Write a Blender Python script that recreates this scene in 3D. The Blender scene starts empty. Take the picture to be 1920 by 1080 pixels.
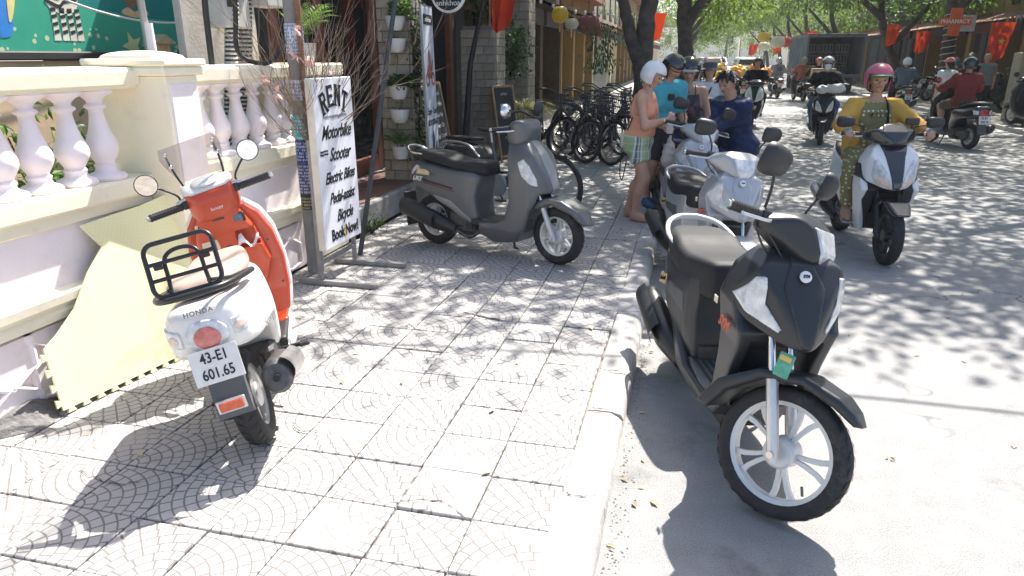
import bpy, math, random
import numpy as np
from mathutils import Vector, Matrix, Euler

# ---------------------------------------------------------------- camera, sky, sun, exposure
SC = bpy.context.scene
COL = SC.collection
PI = math.pi
rad = math.radians

cam_d = bpy.data.cameras.new('camera')
cam = bpy.data.objects.new('camera', cam_d)
COL.objects.link(cam)
cam_d.sensor_fit = 'HORIZONTAL'
cam_d.sensor_width = 36.0
cam_d.lens = 36.0 * 1300.0 / 1920.0
cam_d.clip_start = 0.05
cam_d.clip_end = 2000.0
cam.location = (0.0, 0.0, 1.6)
_r = Vector((0.97057962, 0.2407804, 0.0))
_u = Vector((-0.07624685, 0.3073491, 0.94853727))
_b = Vector((0.22838918, -0.92063094, 0.31666552))
cam.rotation_euler = Matrix((_r, _u, _b)).transposed().to_euler()
SC.camera = cam

SUN_DIR = Vector((0.20, 0.64, 1.0)).normalized()
SUN_EL = math.asin(SUN_DIR.z)
SUN_AZ = math.atan2(SUN_DIR.x, SUN_DIR.y)
world = bpy.data.worlds.new('World')
SC.world = world
world.use_nodes = True
_nt = world.node_tree
_nt.nodes.clear()
_wo = _nt.nodes.new('ShaderNodeOutputWorld')
_bg = _nt.nodes.new('ShaderNodeBackground')
_sky = _nt.nodes.new('ShaderNodeTexSky')
_sky.sky_type = 'NISHITA'
_sky.sun_disc = False
_sky.sun_elevation = SUN_EL
_sky.sun_rotation = SUN_AZ
_sky.air_density = 0.75
_sky.dust_density = 2.2
_sky.ozone_density = 0.6
_bg.inputs['Strength'].default_value = 0.125
_nt.links.new(_sky.outputs[0], _bg.inputs['Color'])
_nt.links.new(_bg.outputs[0], _wo.inputs['Surface'])

sun_d = bpy.data.lights.new('sun', 'SUN')
sun_d.energy = 5.0
sun_d.angle = rad(0.55)
sun_d.color = (1.0, 0.945, 0.88)
sun = bpy.data.objects.new('sun', sun_d)
COL.objects.link(sun)
sun.rotation_euler = SUN_DIR.to_track_quat('Z', 'Y').to_euler()

SC.view_settings.view_transform = 'Standard'
SC.view_settings.look = 'None'
SC.view_settings.gamma = 1.0
SC.view_settings.exposure = 1.3
SC.view_settings.use_curve_mapping = False
SC.render.engine = 'CYCLES'
SC.cycles.max_bounces = 6
SC.cycles.transparent_max_bounces = 10
SC.cycles.use_denoising = True

RND = random.Random(7)

# ---------------------------------------------------------------- materials
MATS = {}

def mat(name, col=(0.5, 0.5, 0.5), rough=0.6, metal=0.0, var=0.15, vscale=6.0, bump=0.0, bscale=40.0,
        spec=0.5, coat=0.0, col2=None, trans=0.0, alpha=1.0, emit=None, estr=1.0, rvar=0.1, coord='Object', dirt=None):
    """Procedural material: base colour broken up by two noises, fine bump, uneven gloss."""
    if name in MATS:
        return MATS[name]
    m = bpy.data.materials.new(name)
    m.use_nodes = True
    nt = m.node_tree
    N, L = nt.nodes, nt.links
    b = N['Principled BSDF']
    tc = N.new('ShaderNodeTexCoord')
    n1 = N.new('ShaderNodeTexNoise')
    n1.inputs['Scale'].default_value = vscale
    n1.inputs['Detail'].default_value = 6
    n1.inputs['Roughness'].default_value = 0.62
    L.new(tc.outputs[coord], n1.inputs['Vector'])
    ramp = N.new('ShaderNodeValToRGB')
    c = Vector(col)
    if col2 is None:
        lo = [max(0.0, x * (1 - var)) for x in c]
        hi = [min(1.0, x * (1 + var)) for x in c]
    else:
        lo, hi = col, col2
    ramp.color_ramp.elements[0].position = 0.3
    ramp.color_ramp.elements[1].position = 0.7
    ramp.color_ramp.elements[0].color = (*lo, 1)
    ramp.color_ramp.elements[1].color = (*hi, 1)
    L.new(n1.outputs['Fac'], ramp.inputs['Fac'])
    src = ramp.outputs['Color']
    if dirt is not None:
        n3 = N.new('ShaderNodeTexNoise')
        n3.inputs['Scale'].default_value = dirt[1]
        n3.inputs['Detail'].default_value = 8
        n3.inputs['Roughness'].default_value = 0.75
        L.new(tc.outputs[coord], n3.inputs['Vector'])
        r3 = N.new('ShaderNodeValToRGB')
        r3.color_ramp.elements[0].position = dirt[2]
        r3.color_ramp.elements[1].position = min(1.0, dirt[2] + 0.2)
        r3.color_ramp.elements[0].color = (0, 0, 0, 1)
        r3.color_ramp.elements[1].color = (dirt[3],) * 3 + (1,)
        L.new(n3.outputs['Fac'], r3.inputs['Fac'])
        mx = N.new('ShaderNodeMixRGB')
        mx.inputs[2].default_value = (*dirt[0], 1)
        L.new(r3.outputs['Color'], mx.inputs[0])
        L.new(src, mx.inputs[1])
        src = mx.outputs[0]
    L.new(src, b.inputs['Base Color'])
    b.inputs['Metallic'].default_value = metal
    b.inputs['Specular IOR Level'].default_value = spec
    b.inputs['Coat Weight'].default_value = coat
    b.inputs['Coat Roughness'].default_value = 0.08
    b.inputs['Transmission Weight'].default_value = trans
    b.inputs['Alpha'].default_value = alpha
    mr = N.new('ShaderNodeMapRange')
    mr.inputs['To Min'].default_value = max(0.02, rough - rvar)
    mr.inputs['To Max'].default_value = min(1.0, rough + rvar)
    L.new(n1.outputs['Fac'], mr.inputs['Value'])
    L.new(mr.outputs[0], b.inputs['Roughness'])
    if bump > 0:
        n2 = N.new('ShaderNodeTexNoise')
        n2.inputs['Scale'].default_value = bscale
        n2.inputs['Detail'].default_value = 5
        L.new(tc.outputs[coord], n2.inputs['Vector'])
        bp = N.new('ShaderNodeBump')
        bp.inputs['Strength'].default_value = bump
        bp.inputs['Distance'].default_value = 0.01
        L.new(n2.outputs['Fac'], bp.inputs['Height'])
        L.new(bp.outputs['Normal'], b.inputs['Normal'])
    if emit is not None:
        b.inputs['Emission Color'].default_value = (*emit, 1)
        b.inputs['Emission Strength'].default_value = estr
    MATS[name] = m
    return m

def node_mat(name):
    m = bpy.data.materials.new(name)
    m.use_nodes = True
    MATS[name] = m
    nt = m.node_tree
    return m, nt, nt.nodes['Principled BSDF']

class NB:
    """Small helper to write shader maths."""
    def __init__(s, nt): s.nt = nt
    def n(s, t, **kw):
        nd = s.nt.nodes.new(t)
        for k, v in kw.items(): setattr(nd, k, v)
        return nd
    def put(s, sock, v):
        if isinstance(v, (int, float)): sock.default_value = v
        elif isinstance(v, tuple): sock.default_value = v if len(v) != 3 or sock.type != 'RGBA' else (*v, 1)
        else: s.nt.links.new(v, sock)
    def m(s, op, a, b=0.0, c=None):
        nd = s.n('ShaderNodeMath', operation=op)
        s.put(nd.inputs[0], a); s.put(nd.inputs[1], b)
        if c is not None: s.put(nd.inputs[2], c)
        return nd.outputs[0]
    def mix(s, f, a, b):
        nd = s.n('ShaderNodeMixRGB')
        s.put(nd.inputs[0], f); s.put(nd.inputs[1], a); s.put(nd.inputs[2], b)
        return nd.outputs[0]
    def noise(s, vec, scale, detail=6, rough=0.6):
        nd = s.n('ShaderNodeTexNoise')
        nd.inputs['Scale'].default_value = scale
        nd.inputs['Detail'].default_value = detail
        nd.inputs['Roughness'].default_value = rough
        s.nt.links.new(vec, nd.inputs['Vector'])
        return nd.outputs['Fac']
    def ramp(s, f, p0, p1, c0=(0, 0, 0), c1=(1, 1, 1)):
        nd = s.n('ShaderNodeValToRGB')
        e = nd.color_ramp.elements
        e[0].position, e[1].position = p0, p1
        e[0].color, e[1].color = (*c0, 1), (*c1, 1)
        s.put(nd.inputs[0], f)
        return nd.outputs[0]
    def bump(s, h, strength, dist=0.01, normal=None):
        nd = s.n('ShaderNodeBump')
        nd.inputs['Strength'].default_value = strength
        nd.inputs['Distance'].default_value = dist
        s.put(nd.inputs['Height'], h)
        if normal is not None: s.put(nd.inputs['Normal'], normal)
        return nd.outputs['Normal']

# ---------------------------------------------------------------- scene graph helpers
def tag(o, label=None, cat=None, group=None, kind=None):
    if label: o['label'] = label
    if cat: o['category'] = cat
    if group: o['group'] = group
    if kind: o['kind'] = kind
    return o

def thing(name, label, cat, loc=(0, 0, 0), rot=(0, 0, 0), group=None, scale=1.0):
    o = bpy.data.objects.new(name, None)
    o.empty_display_size = 0.1
    COL.objects.link(o)
    o.location = loc
    o.rotation_euler = rot
    o.scale = (scale,) * 3
    return tag(o, label, cat, group)

def copy_tree(o, parent=None):
    c = o.copy()
    COL.objects.link(c)
    c.parent = parent
    for ch in list(o.children):
        copy_tree(ch, c)
    return c

def link_mesh(name, verts, faces, m, parent=None, smooth=None, matidx=None):
    me = bpy.data.meshes.new(name)
    me.from_pydata([tuple(v) for v in verts], [], faces)
    mats = m if isinstance(m, (list, tuple)) else [m]
    for x in mats:
        if x is not None: me.materials.append(x)
    if matidx is not None:
        me.polygons.foreach_set('material_index', matidx)
    if smooth is not None:
        me.polygons.foreach_set('use_smooth', [True] * len(me.polygons))
        if smooth < 179:
            me.set_sharp_from_angle(angle=rad(smooth))
    me.update()
    o = bpy.data.objects.new(name, me)
    COL.objects.link(o)
    if parent is not None:
        o.parent = parent
    return o

class MB:
    """Collects simple shapes into one mesh."""
    def __init__(s):
        s.v, s.f, s.mi, s.cur = [], [], [], 0
    def add(s, vs, fs, M=None):
        n = len(s.v)
        s.v += [tuple(M @ Vector(v)) if M is not None else tuple(v) for v in vs]
        s.f += [tuple(i + n for i in f) for f in fs]
        s.mi += [s.cur] * len(fs)
        return s
    def box(s, c, d, ch=0.0, M=None):
        """Box of centre c and size d; ch chamfers every edge."""
        hx, hy, hz = d[0] / 2, d[1] / 2, d[2] / 2
        if ch <= 0:
            vs = [(c[0] + x * hx, c[1] + y * hy, c[2] + z * hz) for x in (-1, 1) for y in (-1, 1) for z in (-1, 1)]
            fs = [(0, 1, 3, 2), (4, 6, 7, 5), (0, 4, 5, 1), (2, 3, 7, 6), (0, 2, 6, 4), (1, 5, 7, 3)]
            return s.add(vs, fs, M)
        ch = min(ch, hx * .95, hy * .95, hz * .95)
        vs, idx = [], {}
        for x in (-1, 1):
            for y in (-1, 1):
                for z in (-1, 1):
                    for a in range(3):
                        p = [x * (hx - ch), y * (hy - ch), z * (hz - ch)]
                        p[a] = (x * hx, y * hy, z * hz)[a]
                        idx[(x, y, z, a)] = len(vs)
                        vs.append((c[0] + p[0], c[1] + p[1], c[2] + p[2]))
        fs = []
        for a in range(3):
            b, e = (a + 1) % 3, (a + 2) % 3
            for sg in (-1, 1):
                q = []
                for (p, r) in ((-1, -1), (1, -1), (1, 1), (-1, 1)):
                    k = [0, 0, 0]; k[a], k[b], k[e] = sg, p, r
                    q.append(idx[(*k, a)])
                fs.append(tuple(q if sg > 0 else q[::-1]))
            for p in (-1, 1):
                for r in (-1, 1):
                    k0 = [0, 0, 0]; k1 = [0, 0, 0]
                    k0[a], k1[a] = -1, 1
                    k0[b] = k1[b] = p; k0[e] = k1[e] = r
                    q = [idx[(*k0, b)], idx[(*k1, b)], idx[(*k1, e)], idx[(*k0, e)]]
                    fs.append(tuple(q if p * r > 0 else q[::-1]))
        for x in (-1, 1):
            for y in (-1, 1):
                for z in (-1, 1):
                    q = [idx[(x, y, z, a)] for a in range(3)]
                    fs.append(tuple(q if x * y * z > 0 else q[::-1]))
        return s.add(vs, fs, M)
    def tube(s, pts, r, n=8, closed=False, M=None, caps=True, flat=1.0):
        """Sweep a circle (radius r, or one radius per point) along pts."""
        P = [Vector(p) for p in pts]
        k = len(P)
        rs = r if isinstance(r, (list, tuple)) else [r] * k
        tang = []
        for i in range(k):
            a = P[(i - 1) % k] if (closed or i > 0) else P[i]
            b = P[(i + 1) % k] if (closed or i < k - 1) else P[i]
            t = (b - a)
            tang.append(t.normalized() if t.length > 1e-9 else Vector((0, 0, 1)))
        ref = Vector((0, 0, 1)) if abs(tang[0].z) < 0.9 else Vector((1, 0, 0))
        u = (ref - tang[0] * ref.dot(tang[0])).normalized()
        vs, fs = [], []
        for i in range(k):
            u = (u - tang[i] * u.dot(tang[i]))
            u = u.normalized() if u.length > 1e-6 else Vector((1, 0, 0))
            w = tang[i].cross(u)
            for j in range(n):
                a = 2 * PI * j / n
                vs.append(P[i] + (u * math.cos(a) + w * math.sin(a) * flat) * rs[i])
        for i in range(k if closed else k - 1):
            i2 = (i + 1) % k
            for j in range(n):
                j2 = (j + 1) % n
                fs.append((i * n + j, i * n + j2, i2 * n + j2, i2 * n + j))
        if caps and not closed:
            fs.append(tuple(range(n))[::-1])
            fs.append(tuple((k - 1) * n + j for j in range(n)))
        return s.add(vs, fs, M)
    def cyl(s, a, b, r, n=16, r2=None, M=None):
        return s.tube([a, b], [r, r if r2 is None else r2], n, M=M)
    def lathe(s, prof, c=(0, 0, 0), axis='z', n=24, M=None, a0=0.0, a1=2 * PI):
        """Revolve (radius, height) points round an axis through c."""
        full = abs(a1 - a0 - 2 * PI) < 1e-6
        k = len(prof)
        m = n if full else n + 1
        vs, fs = [], []
        for i in range(m):
            a = a0 + (a1 - a0) * i / n
            ca, sa = math.cos(a), math.sin(a)
            for (r, h) in prof:
                p = {'z': (r * ca, r * sa, h), 'y': (r * sa, h, r * ca), 'x': (h, r * ca, r * sa)}[axis]
                vs.append((c[0] + p[0], c[1] + p[1], c[2] + p[2]))
        for i in range(n):
            i2 = (i + 1) % m
            for j in range(k - 1):
                fs.append((i * k + j, i2 * k + j, i2 * k + j + 1, i * k + j + 1))
        return s.add(vs, fs, M)
    def sphere(s, c, r, n=12, m=8, M=None):
        rr = r if isinstance(r, (list, tuple)) else (r, r, r)
        vs, fs = [], []
        for i in range(m + 1):
            t = PI * i / m
            for j in range(n):
                a = 2 * PI * j / n
                vs.append((c[0] + rr[0] * math.sin(t) * math.cos(a), c[1] + rr[1] * math.sin(t) * math.sin(a), c[2] + rr[2] * math.cos(t)))
        for i in range(m):
            for j in range(n):
                j2 = (j + 1) % n
                fs.append((i * n + j, (i + 1) * n + j, (i + 1) * n + j2, i * n + j2))
        return s.add(vs, fs, M)
    def prism(s, poly, h0, h1, plane='xy', M=None):
        """Extrude a polygon; plane names the two coordinates of poly."""
        def P(a, b, h):
            return {'xy': (a, b, h), 'xz': (a, h, b), 'yz': (h, a, b)}[plane]
        n = len(poly)
        vs = [P(a, b, h0) for a, b in poly] + [P(a, b, h1) for a, b in poly]
        fs = [tuple(range(n))[::-1], tuple(range(n, 2 * n))]
        fs += [(i, (i + 1) % n, n + (i + 1) % n, n + i) for i in range(n)]
        return s.add(vs, fs, M)
    def strip(s, rows, M=None, closed=False):
        """Grid of rows of points."""
        k = len(rows[0])
        vs = [p for r in rows for p in r]
        fs = []
        for i in range(len(rows) - 1):
            for j in range(k if closed else k - 1):
                j2 = (j + 1) % k
                fs.append((i * k + j, i * k + j2, (i + 1) * k + j2, (i + 1) * k + j))
        return s.add(vs, fs, M)
    def build(s, name, m, parent=None, smooth=None):
        mi = s.mi if isinstance(m, (list, tuple)) else None
        return link_mesh(name, s.v, s.f, m, parent, smooth, mi)

def spline(pts, n=8, closed=False):
    """Catmull-Rom through points of any dimension."""
    P = [np.array(p, float) for p in pts]
    k = len(P)
    out = []
    for i in range(k if closed else k - 1):
        p1, p2 = P[i], P[(i + 1) % k]
        p0 = P[i - 1] if (closed or i > 0) else 2 * p1 - p2
        p3 = P[(i + 2) % k] if (closed or i + 2 < k) else 2 * p2 - p1
        for j in range(n):
            t = j / n
            out.append(0.5 * ((2 * p1) + (-p0 + p2) * t + (2 * p0 - 5 * p1 + 4 * p2 - p3) * t * t + (-p0 + 3 * p1 - 3 * p2 + p3) * t ** 3))
    if not closed:
        out.append(P[-1])
    return [tuple(p) for p in out]

def text_mesh(name, body, size, m, parent, M, shear=0.0, bold=0.0, depth=0.0015, align='CENTER', sx=1.0, spacing=1.0):
    """Flat lettering as a thin mesh; M places the text plane (x right, y up)."""
    cu = bpy.data.curves.new(name, 'FONT')
    cu.body = body
    cu.size = size
    cu.shear = shear
    cu.offset = bold
    cu.extrude = depth
    cu.align_x = align
    cu.align_y = 'CENTER'
    cu.space_character = spacing
    cu.resolution_u = 3
    to = bpy.data.objects.new(name + '_curve', cu)
    COL.objects.link(to)
    dg = bpy.context.evaluated_depsgraph_get()
    me = bpy.data.meshes.new_from_object(to.evaluated_get(dg))
    bpy.data.objects.remove(to)
    bpy.data.curves.remove(cu)
    me.transform(M @ Matrix.Diagonal((sx, 1, 1, 1)))
    me.materials.clear()
    me.materials.append(m)
    o = bpy.data.objects.new(name, me)
    COL.objects.link(o)
    o.parent = parent
    return o

def frame_mat(o, right, up):
    """Matrix of a plane with given origin, right and up vectors."""
    r = Vector(right).normalized()
    u = Vector(up)
    u = (u - r * u.dot(r)).normalized()
    n = r.cross(u)
    M = Matrix((r, u, n)).transposed().to_4x4()
    M.translation = Vector(o)
    return M

# ---------------------------------------------------------------- implicit surfaces
def surface_nets(V, org, h):
    """Quads of the zero level of a sampled field (naive surface nets)."""
    S = V < 0
    nx, ny, nz = V.shape
    c = np.zeros((nx - 1, ny - 1, nz - 1), int)
    for dx in (0, 1):
        for dy in (0, 1):
            for dz in (0, 1):
                c += S[dx:nx - 1 + dx, dy:ny - 1 + dy, dz:nz - 1 + dz]
    act = (c > 0) & (c < 8)
    I = np.argwhere(act)
    if len(I) == 0:
        return np.zeros((0, 3)), []
    ids = -np.ones(act.shape, int)
    ids[act] = np.arange(len(I))
    acc = np.zeros((len(I), 3)); cnt = np.zeros(len(I))
    cor = [(a, b, d) for a in (0, 1) for b in (0, 1) for d in (0, 1)]
    for p in cor:
        for ax in range(3):
            if p[ax] == 1: continue
            q = list(p); q[ax] = 1
            v0 = V[I[:, 0] + p[0], I[:, 1] + p[1], I[:, 2] + p[2]]
            v1 = V[I[:, 0] + q[0], I[:, 1] + q[1], I[:, 2] + q[2]]
            m = (v0 < 0) != (v1 < 0)
            t = np.where(m, v0 / np.where(m, v0 - v1, 1), 0)
            pos = np.tile(np.array(p, float), (len(I), 1)); pos[:, ax] += t
            acc[m] += pos[m]; cnt[m] += 1
    verts = (I + acc / cnt[:, None]) * h + np.array(org)
    faces = []
    for ax in range(3):
        b, e = (ax + 1) % 3, (ax + 2) % 3
        sl0 = [slice(None)] * 3; sl1 = [slice(None)] * 3
        sl0[ax] = slice(0, -1); sl1[ax] = slice(1, None)
        d = S[tuple(sl0)] != S[tuple(sl1)]
        E = np.argwhere(d)
        ok = (E[:, b] > 0) & (E[:, e] > 0) & (E[:, b] < V.shape[b] - 1) & (E[:, e] < V.shape[e] - 1)
        E = E[ok]
        if len(E) == 0: continue
        def cell(db, de):
            q = E.copy(); q[:, b] += db; q[:, e] += de
            return ids[q[:, 0], q[:, 1], q[:, 2]]
        quad = np.stack([cell(-1, -1), cell(0, -1), cell(0, 0), cell(-1, 0)], 1)
        inside = S[E[:, 0], E[:, 1], E[:, 2]]
        quad = np.where(inside[:, None], quad, quad[:, ::-1])
        faces.append(quad)
    return verts, np.concatenate(faces)

def np_mesh(name, verts, quads, m, parent=None, smooth=179, matidx=None):
    me = bpy.data.meshes.new(name)
    nv, nf = len(verts), len(quads)
    me.vertices.add(nv)
    me.vertices.foreach_set('co', np.asarray(verts, np.float32).ravel())
    me.loops.add(nf * 4)
    me.loops.foreach_set('vertex_index', np.asarray(quads, np.int32).ravel())
    me.polygons.add(nf)
    me.polygons.foreach_set('loop_start', np.arange(0, nf * 4, 4, dtype=np.int32))
    me.polygons.foreach_set('loop_total', np.full(nf, 4, np.int32))
    for x in (m if isinstance(m, (list, tuple)) else [m]):
        me.materials.append(x)
    if matidx is not None:
        me.polygons.foreach_set('material_index', np.asarray(matidx, np.int32))
    me.update(calc_edges=True)
    me.polygons.foreach_set('use_smooth', np.ones(nf, bool))
    if smooth < 179:
        me.set_sharp_from_angle(angle=rad(smooth))
    me.validate()
    o = bpy.data.objects.new(name, me)
    COL.objects.link(o)
    if parent is not None:
        o.parent = parent
    return o

def poly2d(poly, A, B):
    """Signed distance to a polygon on 2-D coordinate grids."""
    P = np.array(poly, float)
    d = np.full(A.shape, 1e9)
    s = np.ones(A.shape)
    n = len(P)
    for i in range(n):
        a, b = P[i], P[i - 1]
        e = b - a
        wx, wy = A - a[0], B - a[1]
        t = np.clip((wx * e[0] + wy * e[1]) / max(1e-12, e @ e), 0, 1)
        d = np.minimum(d, (wx - e[0] * t) ** 2 + (wy - e[1] * t) ** 2)
        c1 = B >= a[1]; c2 = B < b[1]; c3 = e[0] * wy > e[1] * wx
        s = np.where((c1 & c2 & c3) | (~c1 & ~c2 & ~c3), -s, s)
    return s * np.sqrt(d)

def smax(a, b, k):
    if k <= 0: return np.maximum(a, b)
    h = np.maximum(k - np.abs(a - b), 0) / k
    return np.maximum(a, b) + h * h * k * 0.25

def smin(a, b, k):
    return -smax(-a, -b, k)

def half(poly):
    """Mirror a half outline given as (along, width>=0) points into a closed one."""
    return [(a, w) for a, w in poly] + [(a, -w) for a, w in poly[::-1]]

def shape3(side=None, top=None, front=None, k=0.015, res=0.008, sub=(), off=0.0, keep=(), sm=(0, 0, 0), ycut=None):
    """Body panel from its silhouettes: side (x,z), half top (x,w), half front (z,w); subtracts boxes/prisms in sub.
    sub / keep items: ('xz', poly, y0, y1) prism across y, ('cyl', x, z, r, y0, y1), ('yz', poly, x0, x1), ('xy', poly, z0, z1)."""
    if side is not None and sm[0]: side = spline(side, sm[0], True)
    if top is not None: top = half(spline(top, sm[1]) if sm[1] else top)
    if front is not None: front = half(spline(front, sm[2]) if sm[2] else front)
    pad = 3 * res + max(off, 0)
    xs = [p[0] for p in (side or top)]
    zs = [p[1] for p in side] if side is not None else [p[0] for p in front]
    ys = [abs(p[1]) for p in (top if top is not None else front)]
    if top is not None and front is not None:
        ys = [min(max(abs(p[1]) for p in top), max(abs(p[1]) for p in front))]
    X = np.arange(min(xs) - pad, max(xs) + pad + res, res)
    Y = np.arange(-max(ys) - pad, max(ys) + pad + res, res)
    Z = np.arange(min(zs) - pad, max(zs) + pad + res, res)
    D = None
    def comb(a):
        nonlocal D
        D = a if D is None else smax(D, a, k)
    if side is not None:
        comb(poly2d(side, X[:, None] + 0 * Z[None], Z[None] + 0 * X[:, None])[:, None, :])
    if top is not None:
        comb(poly2d(top, X[:, None] + 0 * Y[None], Y[None] + 0 * X[:, None])[:, :, None])
    if front is not None:
        comb(poly2d(front, Z[None] + 0 * Y[:, None], Y[:, None] + 0 * Z[None])[None, :, :])
    D = np.broadcast_to(D, (len(X), len(Y), len(Z))) - off
    for it, sg in [(q, -1) for q in sub] + [(q, 1) for q in keep]:
        if it[0] == 'xz':
            a = poly2d(it[1], X[:, None] + 0 * Z[None], Z[None] + 0 * X[:, None])[:, None, :]
            a = np.maximum(a, np.maximum(it[2] - Y, Y - it[3])[None, :, None])
        elif it[0] == 'yz':
            a = poly2d(it[1], Y[:, None] + 0 * Z[None], Z[None] + 0 * Y[:, None])[None]
            a = np.maximum(a, np.maximum(it[2] - X, X - it[3])[:, None, None])
        elif it[0] == 'xy':
            a = poly2d(it[1], X[:, None] + 0 * Y[None], Y[None] + 0 * X[:, None])[:, :, None]
            a = np.maximum(a, np.maximum(it[2] - Z, Z - it[3])[None, None, :])
        else:
            a = np.sqrt((X[:, None] - it[1]) ** 2 + (Z[None] - it[2]) ** 2)[:, None, :] - it[3]
            a = np.maximum(a, np.maximum(it[4] - Y, Y - it[5])[None, :, None])
        D = np.maximum(D, sg * a)
    return surface_nets(D, (X[0], Y[0], Z[0]), res)

def xform(v, M):
    if M is None: return v
    A = np.array(M)
    return np.asarray(v) @ A[:3, :3].T + A[:3, 3]

def panel(name, m, parent, M=None, **kw):
    v, q = shape3(**kw)
    return np_mesh(name, xform(v, M), q, m, parent)
# ---------------------------------------------------------------- ground, road, pavement
RZ = -0.10          # road level; the pavement top is z = 0
def asphalt():
    m, nt, b = node_mat('asphalt')
    k = NB(nt)
    tc = k.n('ShaderNodeTexCoord').outputs['Object']
    g = k.noise(tc, 170, 4, 0.8)
    mid = k.noise(tc, 9, 6)
    big = k.noise(tc, 0.6, 4)
    c = k.mix(k.ramp(g, 0.35, 0.65), (0.165, 0.168, 0.172), (0.41, 0.405, 0.39))
    c = k.mix(k.m('MULTIPLY', k.ramp(mid, 0.4, 0.75), 0.4), c, (0.42, 0.41, 0.385))
    c = k.mix(k.m('MULTIPLY', k.ramp(big, 0.5, 0.75), 0.35), c, (0.23, 0.23, 0.235))
    oil = k.noise(tc, 2.6, 7, 0.68)
    c = k.mix(k.m('MULTIPLY', k.ramp(oil, 0.56, 0.70), 0.5), c, (0.11, 0.108, 0.105))
    pale = k.noise(tc, 1.1, 5, 0.7)
    c = k.mix(k.m('MULTIPLY', k.ramp(pale, 0.58, 0.7), 0.3), c, (0.45, 0.435, 0.41))
    vo = k.n('ShaderNodeTexVoronoi', feature='DISTANCE_TO_EDGE')
    vo.inputs['Scale'].default_value = 0.45
    wv = k.n('ShaderNodeVectorMath', operation='ADD')
    nz = k.n('ShaderNodeTexNoise'); nz.inputs['Scale'].default_value = 3.0
    nt.links.new(tc, nz.inputs['Vector'])
    nt.links.new(tc, wv.inputs[0]); nt.links.new(nz.outputs['Color'], wv.inputs[1])
    nt.links.new(wv.outputs[0], vo.inputs['Vector'])
    crack = k.m('MULTIPLY', k.m('LESS_THAN', vo.outputs['Distance'], 0.006), k.ramp(big, 0.45, 0.6))
    c = k.mix(k.m('MULTIPLY', crack, 0.7), c, (0.05, 0.05, 0.05))
    k.put(b.inputs['Base Color'], c)
    b.inputs['Roughness'].default_value = 0.9
    b.inputs['Specular IOR Level'].default_value = 0.25
    k.put(b.inputs['Normal'], k.bump(g, 0.7, 0.008))
    return m

def fan_tile():
    m, nt, b = node_mat('fan_pattern_tile')
    k = NB(nt)
    tc = k.n('ShaderNodeTexCoord').outputs['Object']
    geo = k.n('ShaderNodeNewGeometry').outputs['Position']
    rnd = k.n('ShaderNodeObjectInfo').outputs['Random']
    sp = k.n('ShaderNodeSeparateXYZ'); nt.links.new(tc, sp.inputs[0])
    x = k.m('ADD', sp.outputs[0], 0.149); y = k.m('ADD', sp.outputs[1], 0.142)
    r = k.m('DIVIDE', k.m('SQRT', k.m('ADD', k.m('MULTIPLY', x, x), k.m('MULTIPLY', y, y))), 0.043)
    ring = k.m('FLOOR', r)
    fr = k.m('FRACT', r)
    th = k.m('ARCTAN2', y, x)
    cnt = k.m('ADD', k.m('ROUND', k.m('MULTIPLY', ring, 1.15)), 1.0)
    ang = k.m('ADD', k.m('MULTIPLY', th, k.m('DIVIDE', cnt, PI / 2)), k.m('MULTIPLY', k.m('MODULO', ring, 2.0), 0.5))
    fa = k.m('FRACT', ang)
    fine = k.noise(geo, 35, 4)
    wob = k.m('MULTIPLY', k.m('SUBTRACT', fine, 0.5), 0.10)
    l1 = k.m('LESS_THAN', k.m('ADD', k.m('MINIMUM', fr, k.m('SUBTRACT', 1.0, fr)), wob), 0.075)
    l2 = k.m('LESS_THAN', k.m('ADD', k.m('MINIMUM', fa, k.m('SUBTRACT', 1.0, fa)), wob), 0.07)
    groove = k.m('MAXIMUM', l1, l2)
    wear = k.noise(geo, 2.3, 5)
    keep = k.ramp(k.m('ADD', wear, k.m('MULTIPLY', k.m('SUBTRACT', rnd, 0.5), 0.22)), 0.27, 0.43)
    groove = k.m('MULTIPLY', groove, keep)
    grit = k.noise(geo, 420, 2)
    st = k.noise(geo, 6.5, 7, 0.7)
    base = k.mix(rnd, (0.40, 0.388, 0.372), (0.50, 0.485, 0.465))
    base = k.mix(k.m('MULTIPLY', k.ramp(grit, 0.3, 0.7), 0.45), base, (0.28, 0.28, 0.275))
    base = k.mix(k.m('MULTIPLY', k.ramp(st, 0.52, 0.75), 0.55), base, (0.27, 0.255, 0.24))
    base = k.mix(k.m('MULTIPLY', k.ramp(wear, 0.6, 0.8), 0.3), base, (0.62, 0.61, 0.59))
    base = k.mix(k.m('MULTIPLY', groove, 0.8), base, (0.125, 0.115, 0.108))
    k.put(b.inputs['Base Color'], base)
    b.inputs['Roughness'].default_value = 0.85
    b.inputs['Specular IOR Level'].default_value = 0.3
    h = k.m('SUBTRACT', k.m('MULTIPLY', grit, 0.15), k.m('MULTIPLY', groove, 1.0))
    k.put(b.inputs['Normal'], k.bump(h, 0.6, 0.004))
    return m

M_ASPH = asphalt()
M_TILE = fan_tile()
M_CONC = mat('worn_concrete', (0.42, 0.405, 0.385), 0.9, var=0.22, vscale=5, bump=0.5, bscale=60, dirt=((0.2, 0.19, 0.18), 3.0, 0.55, 0.55))
M_DIRT = mat('packed_dirt', (0.22, 0.195, 0.165), 0.95, var=0.3, vscale=12, bump=0.6, bscale=80)
M_EARTH = mat('bare_earth', (0.24, 0.21, 0.17), 0.95, var=0.3, vscale=2, bump=0.4, bscale=8)

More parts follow.
